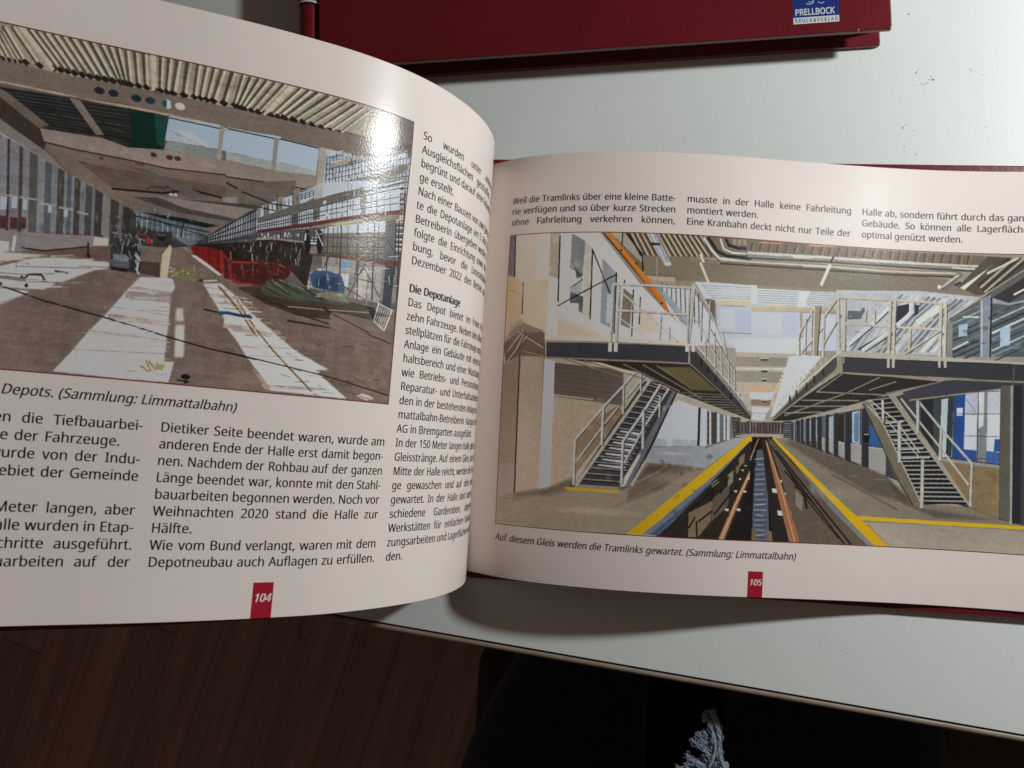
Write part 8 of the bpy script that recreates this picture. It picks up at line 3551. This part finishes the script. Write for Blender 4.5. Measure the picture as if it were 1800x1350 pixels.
def paint(strokes, w_, h, illum, mirror=0, gain=.62, noise=1.0):
    """painter's algorithm on a float canvas; shape coordinates 0..1, y down"""
    im = np.zeros((h, w_, 3)); im[:] = .3
    N1 = fnoise(h, w_, (w_//7, h//7), 1); N2 = fnoise(h, w_, (w_//26, h//34), 2); N3 = fnoise(h, w_, (w_//3, h//3), 3); N4 = fnoise(h, w_, (w_//90, h//8), 4); N5 = fnoise(h, w_, (w_//8, h//80), 5); N6 = fnoise(h, w_, (6, 4), 6)
    NZ = (N2*.42+N4*.34+N5*.12+N1*.16-.52)*noise
    rp = np.random.default_rng(99)
    for kind, col, par, pts in strokes:
        P = pts*[w_, h]; pad = 0
        if kind == 'L':                                # stroke of width par (in 1/2000 of the height)
            wd = max(par/2000*h, 1.0)
            polys = []
            for a, b in zip(P[:-1], P[1:]):
                d = b-a; L = np.hypot(*d)
                if L < 1e-6: continue
                d /= L; n = np.array([-d[1], d[0]])*wd/2; e = d*wd*.25; polys.append(np.array([a+n-e, b+n+e, b-n+e, a-n-e]))
            amt = .14
        else: polys = [P]; amt = par if kind == 'P' else .06
        rad = par if kind == 'B' else 0; pad = int(rad*2.2)+1 if rad else 0
        for Q in polys:
            if kind == 'E':
                c_, r_ = Q[0], np.abs(Q[1]); x0, x1 = int(c_[0]-r_[0]), int(c_[0]+r_[0])+1; y0, y1 = int(c_[1]-r_[1]), int(c_[1]+r_[1])+1
            else: x0, y0 = np.floor(Q.min(0)).astype(int)-pad; x1, y1 = np.ceil(Q.max(0)).astype(int)+1+pad
            x0 = max(x0, 0); y0 = max(y0, 0); x1 = min(x1, w_); y1 = min(y1, h)
            if x1 <= x0 or y1 <= y0: continue
            X, Y = np.meshgrid(np.arange(x0, x1)+.5, np.arange(y0, y1)+.5)
            if kind == 'E':
                q2 = ((X-c_[0])/max(r_[0], .5))**2+((Y-c_[1])/max(r_[1], .5))**2
                m = np.clip((1-q2)*3, 0, 1) if par < .01 else np.clip(1-q2, 0, 1)**1.5*par
            else:
                m = np.zeros(X.shape, bool); j = len(Q)-1
                for i in range(len(Q)):
                    xi, yi = Q[i]; xj, yj = Q[j]
                    if yi != yj: m ^= ((yi > Y) != (yj > Y)) & (X < (xj-xi)*(Y-yi)/(yj-yi)+xi)
                    j = i
                m = m.astype(float)
                if kind == 'G': m = soft(m, 5)*.45     # half transparent soft wash
                if rad: m = soft(m, rad)
            t = 1+amt*2.4*NZ[y0:y1, x0:x1]
            if kind == 'P' and (x1-x0)*(y1-y0) > 900:   # every plain area of a photograph carries some gradient of its own
                g = rp.uniform(-1, 1, 2)*.05; t = t*(1+g[0]*((X-x0)/(x1-x0)-.5)+g[1]*((Y-y0)/(y1-y0)-.5))
            c = np.array(col)[None, None]*t[..., None]
            v = im[y0:y1, x0:x1]; v += (c-v)*m[..., None]
    for ax in (0, 1): im = (np.roll(im, 1, ax)+2*im+np.roll(im, -1, ax))/4
    im *= 1+.05*(N3[..., None]-.5)+.06*(N1[..., None]-.5)+.10*(N6[..., None]-.5)
    im = np.clip(im, 0, 1); im = im-.022*np.sin(2*np.pi*im); lin = np.where(im <= .04045, im/12.92, ((im+.055)/1.055)**2.4)
    # colours above were matched by eye on the lit page: divide by the light that falls there to get the ink's own colour
    if mirror: k = int(mirror*w_); lin[:, :k] = lin[:, 2*k-1:k-1:-1]
    us, top, bot = illum; a = np.linspace(0, 1, w_); b = np.linspace(0, 1, h)[:, None]
    L_ = np.interp(a, us, top)[None]*(1-b)+np.interp(a, us, bot)[None]*b
    lin = lin*gain/L_[..., None]; lin = lin/np.maximum(1, lin.max(-1, keepdims=True)/.82); lin = np.clip(lin, .004, .84)
    return np.where(lin <= .0031308, lin*12.92, 1.055*lin**(1/2.4)-.055)
def to_image(name, im):
    h, w_ = im.shape[:2]
    img = bpy.data.images.new(name, w_, h, float_buffer=False); a = np.ones((h, w_, 4), np.float32); a[..., :3] = im[::-1]
    img.pixels.foreach_set(a.ravel()); img.pack(); return img
def print_mat(name, img):
    m = bpy.data.materials.new(name); m.use_nodes = True; nt = m.node_tree; p = nt.nodes['Principled BSDF']; p.inputs['Roughness'].default_value = .225; p.inputs['Specular IOR Level'].default_value = .5
    t = nt.nodes.new('ShaderNodeTexImage'); t.image = img; t.interpolation = 'Linear'; nt.links.new(t.outputs['Color'], p.inputs['Base Color'])
    tc = nt.nodes.new('ShaderNodeTexCoord'); n = nt.nodes.new('ShaderNodeTexNoise'); n.inputs['Scale'].default_value = 1500; b = nt.nodes.new('ShaderNodeBump'); b.inputs['Strength'].default_value = .4; b.inputs['Distance'].default_value = .0001
    nt.links.new(tc.outputs['Object'], n.inputs['Vector']); nt.links.new(n.outputs['Fac'], b.inputs['Height']); nt.links.new(b.outputs['Normal'], p.inputs['Normal'])
    return m
ILLUM = {'L': ([0, .5, 1], [.31, .37, .47], [.27, .33, .46]), 'R': ([0, .12, .5, 1], [.29, .36, .50, .64], [.17, .25, .36, .43])}
V4T, V4B, V5T, V5B = 154.2275, 64.1337, 137.0376, 21.4498
U4A, U4B = MARGL+COL+GAP, MARGL+3*COL+2*GAP           # right and left ends of the photo on page 104
U5A, U5B = MARG, MARG+3*COL+2*GAP
for s, ua, ub, va, vb, data, tw_ in (('L', U4A, U4B, V4B, V4T, ART4, 1500), ('R', U5A, U5B, V5B, V5T, ART5, 1900)):
    P, f, uv, _, _ = sheet(s, ua, ub, va, vb, .03, 1.0, 4.0)
    if s == 'L': uv = uv*[-1, 1]+[1, 0]
    th = int(tw_*(vb-va)/(ub-ua)); img = to_image('printed_photo', paint(unpack_strokes(data), tw_, th, ILLUM[s], .152 if s == 'L' else 0, .64 if s == 'L' else .62, 1.0 if s == 'L' else .5))
    ph = obj('printed_photo', P, f, print_mat('printed_photo', img), pages[s], smooth=True, uvs=uv)
    k_ = .32; fr = [sheet(s, ua-k_, ub+k_, vb, vb+k_, .035, 1, .3)[:2], sheet(s, ua-k_, ub+k_, va-k_, va, .035, 1, .3)[:2], sheet(s, ua-k_, ua, va, vb, .035, .3, 4)[:2], sheet(s, ub, ub+k_, va, vb, .035, .3, 4)[:2]]
    obj('photo_rule', *join(*fr), RULE_INK, pages[s])

# ================================================================== THE CLOSED BOOK
ba = math.atan(.0667)
BW, BH = 241.3, 175.8
def BF(x, y, z): c, s = math.cos(ba), math.sin(ba); return V(-82.6+x*c-y*s, 206.2+x*s+y*c, TABLE+z)
cb = thing('closed_book', BF(BW/2, BH/2, 0), 'closed dark red hardback behind the open book, small blue and white publisher label on it', 'book')
T_ = 15.6
obj('front_board', *box(9.9, BW, 0, BH, T_-2.6, T_, xf=BF, bev=.55), COVER, cb)
obj('back_board', *box(10.2, BW, 0, BH, .05, 2.6, xf=BF, bev=.55), COVER, cb)
sp = [(13.0, T_-2.75), (9.6, T_-2.7), (8.2, T_-2.0), (7.0, T_-.35), (5.0, T_+.15), (2.6, T_-.1), (.9, T_-1.2), (.15, T_-3.2), (0, T_/2), (.15, 3.2), (.9, 1.4), (2.4, .35), (4.4, .1), (6.3, .35), (8.0, 2.0), (9.6, 3.2), (12.0, 3.4)]
def spl(p, n=5):
    p = np.array(p); t = np.arange(len(p)); tt = np.linspace(0, len(p)-1, (len(p)-1)*n+1); a = np.stack([np.interp(tt, t, p[:, i]) for i in (0, 1)], 1)
    k = np.ones(5)/5; b = np.stack([np.convolve(np.pad(a[:, i], 2, mode='edge'), k, 'valid') for i in (0, 1)], 1); b[0] = a[0]; b[-1] = a[-1]; return b
spp = spl(sp)
obj('spine', *ribbon(spp, -.9, .1, BH-.1, xf=BF), SPINE_M, cb, smooth=False)
obj('page_block', *box(7.5, BW-4.5, 5.0, BH-5.0, 2.65, T_-3.9, xf=BF), BLOCK, cb)
# printed band across the top of the cover seen at the frame's edge
def decal(x0, x1, y0, y1, z=T_+.04): return [BF(x0, y0, z), BF(x1, y0, z), BF(x1, y1, z), BF(x0, y1, z)], [[0, 1, 2, 3]]
LY = 29.3
def on_spine(y0, y1):
    q = spp[(spp[:, 1] > T_-4) & (spp[:, 0] < 12)]; d = np.gradient(q, axis=0); n = np.stack([-d[:, 1], d[:, 0]], 1); n /= np.linalg.norm(n, axis=1)[:, None]; q2 = q-n*.05*(1 if True else -1)
    q2 = q+np.array([0, .06]) if False else q - n*.96
    vs = []; 
    for x, z in q2: vs += [BF(x, y0, z), BF(x, y1, z)]
    return vs, [[2*i, 2*i+1, 2*i+3, 2*i+2] for i in range(len(q2)-1)]
obj('white_rule', *join(decal(10.6, BW-.6, LY+.5, LY+1.2), on_spine(LY-.5, LY+.2)), LABEL_WHITE, cb)
obj('cover_picture', *join(decal(10.6, BW-.6, LY+1.2, BH-8), on_spine(LY+.2, BH-8)), GREEN, cb)
# publisher label
def BL(pts, z=T_+.05): return [BF(x, y, z) for x, y in pts]
lx0, lx1 = 218.2-14.4+0.0, 218.2+3.5
def tob(X, Y): c, s = math.cos(ba), math.sin(ba); dx, dy = X+82.6, Y-206.2; return dx*c+dy*s, -dx*s+dy*c
a0 = tob(120.8, 224.2); a1 = tob(138.2, 225.2); lx0, ly0, lx1 = a0[0], (a0[1]+a1[1])/2, a1[0]
lab = obj('publisher_label', BL([(lx0, ly0+2.6), (lx1, ly0+2.6), (lx1, ly0+20), (lx0, ly0+20)]), [[0, 1, 2, 3]], BLUE, cb)
obj('label_strip', BL([(lx0, ly0), (lx1, ly0), (lx1, ly0+2.6), (lx0, ly0+2.6)], T_+.06), [[0, 1, 2, 3]], LABEL_WHITE, lab)
def flat_text(name, grp, m, z, parent):
    vs, fs, n = [], [], 0
    for p, f in grp: vs += BL(p.tolist(), z); fs += [[i+n for i in a] for a in f]; n += len(p)
    return obj(name, vs, fs, m, parent)
flat_text('publisher_name', set_line("PRELLBOCK", lx0+.7, lx1-1.4, ly0+3.5, 2.45, bold=.028, kx=.8), LABEL_WHITE, T_+.09, lab)
flat_text('publisher_name', set_line("D R U C K & V E R L A G", lx0+.6, lx1-.6, ly0+.55, 1.45, bold=.012, kx=.8), NAVY, T_+.09, lab)
def arcline(pts, wd, z=T_+.09):
    pts = np.array(pts, float); d = np.gradient(pts, axis=0); n = np.stack([-d[:, 1], d[:, 0]], 1); n /= np.linalg.norm(n, axis=1)[:, None]
    a, b = pts+n*wd/2, pts-n*wd/2; k = len(pts); return BL(a.tolist()+b.tolist(), z), [[i, i+1, k+i+1, k+i] for i in range(k-1)]
cxl = lx0+8.8
swirl = [arcline([(cxl-3.6, ly0+8.1), (cxl-2.6, ly0+7.8), (cxl-1.6, ly0+7.9), (cxl-.9, ly0+8.5), (cxl-.8, ly0+9.3)], .28), arcline([(cxl-2.8, ly0+8.9), (cxl-1.9, ly0+8.5), (cxl-1.1, ly0+9.0)], .2),
         arcline([(cxl+.8, ly0+8.6), (cxl+1.6, ly0+8.0), (cxl+2.6, ly0+7.9), (cxl+3.2, ly0+8.4)], .26), arcline([(cxl-4.5, ly0+11), (cxl-2, ly0+13.5), (cxl+2, ly0+13.5), (cxl+4.5, ly0+11)], .4)]
obj('emblem', *join(*swirl), LABEL_WHITE, lab)
sp_m = mat('pale_nick', (.6, .5, .5), .6)
for x, y, r in ((tob(145.5, 221.8)[0], tob(145.5, 221.8)[1], .32), (BW-.4, .35, .45)):
    vs = BL([(x+r*math.cos(t)*random.uniform(.6, 1.2), y+r*math.sin(t)*random.uniform(.6, 1.2)) for t in np.linspace(0, 6.28, 8, endpoint=False)], T_+.05); obj('corner_nick', vs, [list(range(8))], sp_m, cb)

# ================================================================== BELOW THE TABLE EDGE
def skin(name, chains, m, parent=None, sub=2):
    verts, edges, rad = [], [], []
    for ch in chains:
        prev = ch[0] if isinstance(ch[0], int) else None
        for c in (ch[1:] if prev is not None else ch):
            verts.append(V(*c[:3])); rad.append(c[3]/1000)
            if prev is not None: edges.append((prev, len(verts)-1))
            prev = len(verts)-1
    me = bpy.data.meshes.new(name); me.from_pydata(verts, edges, []); o = bpy.data.objects.new(name, me); C.objects.link(o)
    o.modifiers.new('s', 'SKIN'); 
    for i, r_ in enumerate(rad): me.skin_vertices[0].data[i].radius = (r_, r_)
    me.skin_vertices[0].data[0].use_root = True
    ss = o.modifiers.new('d', 'SUBSURF'); ss.levels = ss.render_levels = sub
    bpy.context.view_layer.update(); dg = bpy.context.evaluated_depsgraph_get(); nm = bpy.data.meshes.new_from_object(o.evaluated_get(dg)); o.modifiers.clear(); o.data = nm
    nm.materials.clear(); nm.materials.append(m); nm.polygons.foreach_set('use_smooth', [True]*len(nm.polygons))
    if parent: o.parent = parent
    return o
DENIM = mat('dark_navy_cloth', (0.012, 0.022, 0.045), .9, .2, noise=(160, (0.026, 0.042, 0.075), .4, .7), bump=(700, .5, .0008), sheen=.15)
lap = skin('person', [[(125, -540, -250, 105), (50, -440, -256, 92), (26, -300, -250, 90), (26, -185, -240, 73), (57, -70, -242, 41), (84, 30, -245, 46), (92, 60, -420, 44), (92, 40, -650, 40), (92, 60, -712, 38)],
                      [0, (200, -440, -256, 92), (216, -300, -250, 84), (216, -170, -240, 78), (205, 30, -245, 60), (225, 60, -420, 52), (225, 40, -650, 42), (225, 60, -712, 38)]], DENIM)
ch = thing('chair', V(130, -350, -TZ), 'dark brown chair added under the person in navy trousers, its seat darkening the gap between the legs', 'chair')  # chair added; its dark seat deepens the darkness between the legs
CH = mat('dark_brown_leather', (0.035, 0.020, 0.012), .6, .3, bump=(200, .3, .001))
obj('seat', *box(-40, 330, -640, -120, -372, -326, bev=16), CH, ch, smooth=True)
for x_ in (-20, 275):
    for y_ in (-620, -175): obj('leg', *box(x_, x_+34, y_, y_+34, -TZ, -372.2, bev=3), CH, ch)
obj('backrest', *box(-30, 320, -668, -641, -330, 60, bev=10), CH, ch, smooth=True)
tag(lap, 'seated person in dark navy trousers, only the two thighs seen below the table edge', 'person')
STRAND = mat('pale_blue_yarn', (0.36, 0.45, 0.56), .85, .2, noise=(900, (0.22, 0.29, 0.39), .35, .7), bump=(2500, .6, .0003))
scarf = mat('dark_brown_cloth', (0.022, 0.014, 0.008), .95, .1, bump=(900, .5, .0008))
STR = [[(109.2, -76.9), (107.9, -73.3), (106.5, -68.8), (106.6, -64.5), (105.9, -60.2), (104.2, -56.6), (102.6, -52.9)], [(103.1, -77.5), (104.8, -73.0), (105.9, -68.9), (105.2, -64.3), (103.4, -60.4), (101.7, -57.2), (100.8, -53.8)], [(107.9, -74.2), (107.0, -67.2), (107.5, -63.5), (106.5, -59.5), (104.9, -56.0), (103.3, -53.0)],
 [(105.9, -68.9), (103.6, -66.9), (101.7, -65.6), (101.0, -63.5), (100.7, -62.1)], [(104.7, -72.1), (102.8, -69.8), (100.5, -67.2), (99.1, -65.2), (98.3, -62.6)], [(104.2, -72.7), (101.6, -70.2), (98.7, -68.6), (96.8, -67.3), (95.5, -65.5)], [(103.0, -75.3), (101.1, -73.4), (101.5, -71.6)],
 [(102.4, -76.3), (99.0, -75.1), (96.8, -74.7), (94.9, -73.3), (93.6, -72.2)], [(103.1, -77.3), (99.3, -76.5), (96.2, -76.3), (93.7, -75.0)], [(103.1, -77.6), (98.8, -77.7), (95.0, -77.7), (92.5, -77.1)], [(101.6, -78.2), (96.9, -78.4), (92.6, -78.7), (89.4, -78.8)], [(101.4, -58.1), (100.8, -57.0), (100.2, -55.3)],
 [(106.2, -77.2), (105.7, -73.5), (104.7, -70.5), (103.7, -67.9)], [(109.9, -77.4), (108.6, -74.8), (107.8, -71.8), (107.3, -68.7)]]
ts = thing('frayed_tassel', V(106, -90, -30), 'frayed pale blue yarn tassel hanging in front of the dark trousers', 'tassel')
def strand(pts, i, off=0.0, thin=1.0):
    p = np.array(pts, float); t = np.arange(len(p)); n = (len(p)-1)*6+1; tt = np.linspace(0, len(p)-1, n)
    a = np.stack([np.interp(tt, t, p[:, k]) for k in (0, 1)], 1)
    a = np.stack([np.convolve(np.pad(a[:, k], 3, mode='edge'), np.ones(7)/7, 'valid') for k in (0, 1)], 1)
    d = np.gradient(a, axis=0); d /= np.linalg.norm(d, axis=1)[:, None]+1e-9; vs, fs = [], []; m = 8
    jj = np.arange(n); a = a+np.stack([-d[:, 1], d[:, 0]], 1)*(off*np.cos(jj*.35+i+off*5)*(1+.6*jj/n))[:, None]
    for j in range(n):
        f = j/(n-1); w_ = (1.25 if i in (0, 1, 2, 12) else .85)*(1-.35*f)*(1+.15*math.sin(j*1.7+i))*thin; h_ = .35*w_; z = -24.0+(i % 3)*.5+1.2*math.sin(f*2+i)
        if j in (0, n-1): w_ *= .35; h_ *= .35
        for k in range(m):
            t_ = 2*math.pi*k/m; r_ = 1+.18*math.sin(3*t_+j*.8+i); vs.append(V(a[j, 0]-d[j, 1]*w_*r_*math.cos(t_), a[j, 1]+d[j, 0]*w_*r_*math.cos(t_), z+h_*r_*math.sin(t_)))
    for j in range(n-1):
        for k in range(m): fs.append([j*m+k, j*m+(k+1) % m, (j+1)*m+(k+1) % m, (j+1)*m+k])
    fs += [list(range(m))[::-1], [(n-1)*m+k for k in range(m)]]
    return vs, fs
for i, s_ in enumerate(STR): obj('strand', *join(*[strand(s_, i+k_*3, o_, t_) for k_, (o_, t_) in enumerate(((0, .55), (.75, .38), (-.7, .36), (1.05, .2), (-1.05, .2), (.35, .3)))]), STRAND, ts, smooth=True)
obj('cord', *join(ribbon([(98, -26), (104, -25), (112, -26)], 2.5, -100, -76)), STRAND, ts)
_v, _f = ribbon([(-97, -27), (-112, -27), (-140, -31), (-175, -44), (-215, -80), (-250, -128), (-290, -152), (-340, -158), (-400, -160)], 3.0, 94, 120, xf=lambda a_, b_, c_: V(b_, a_, c_))
obj('cloth_end', _v, _f, scarf, ts)
if __name__ == '__main__' and False: pass
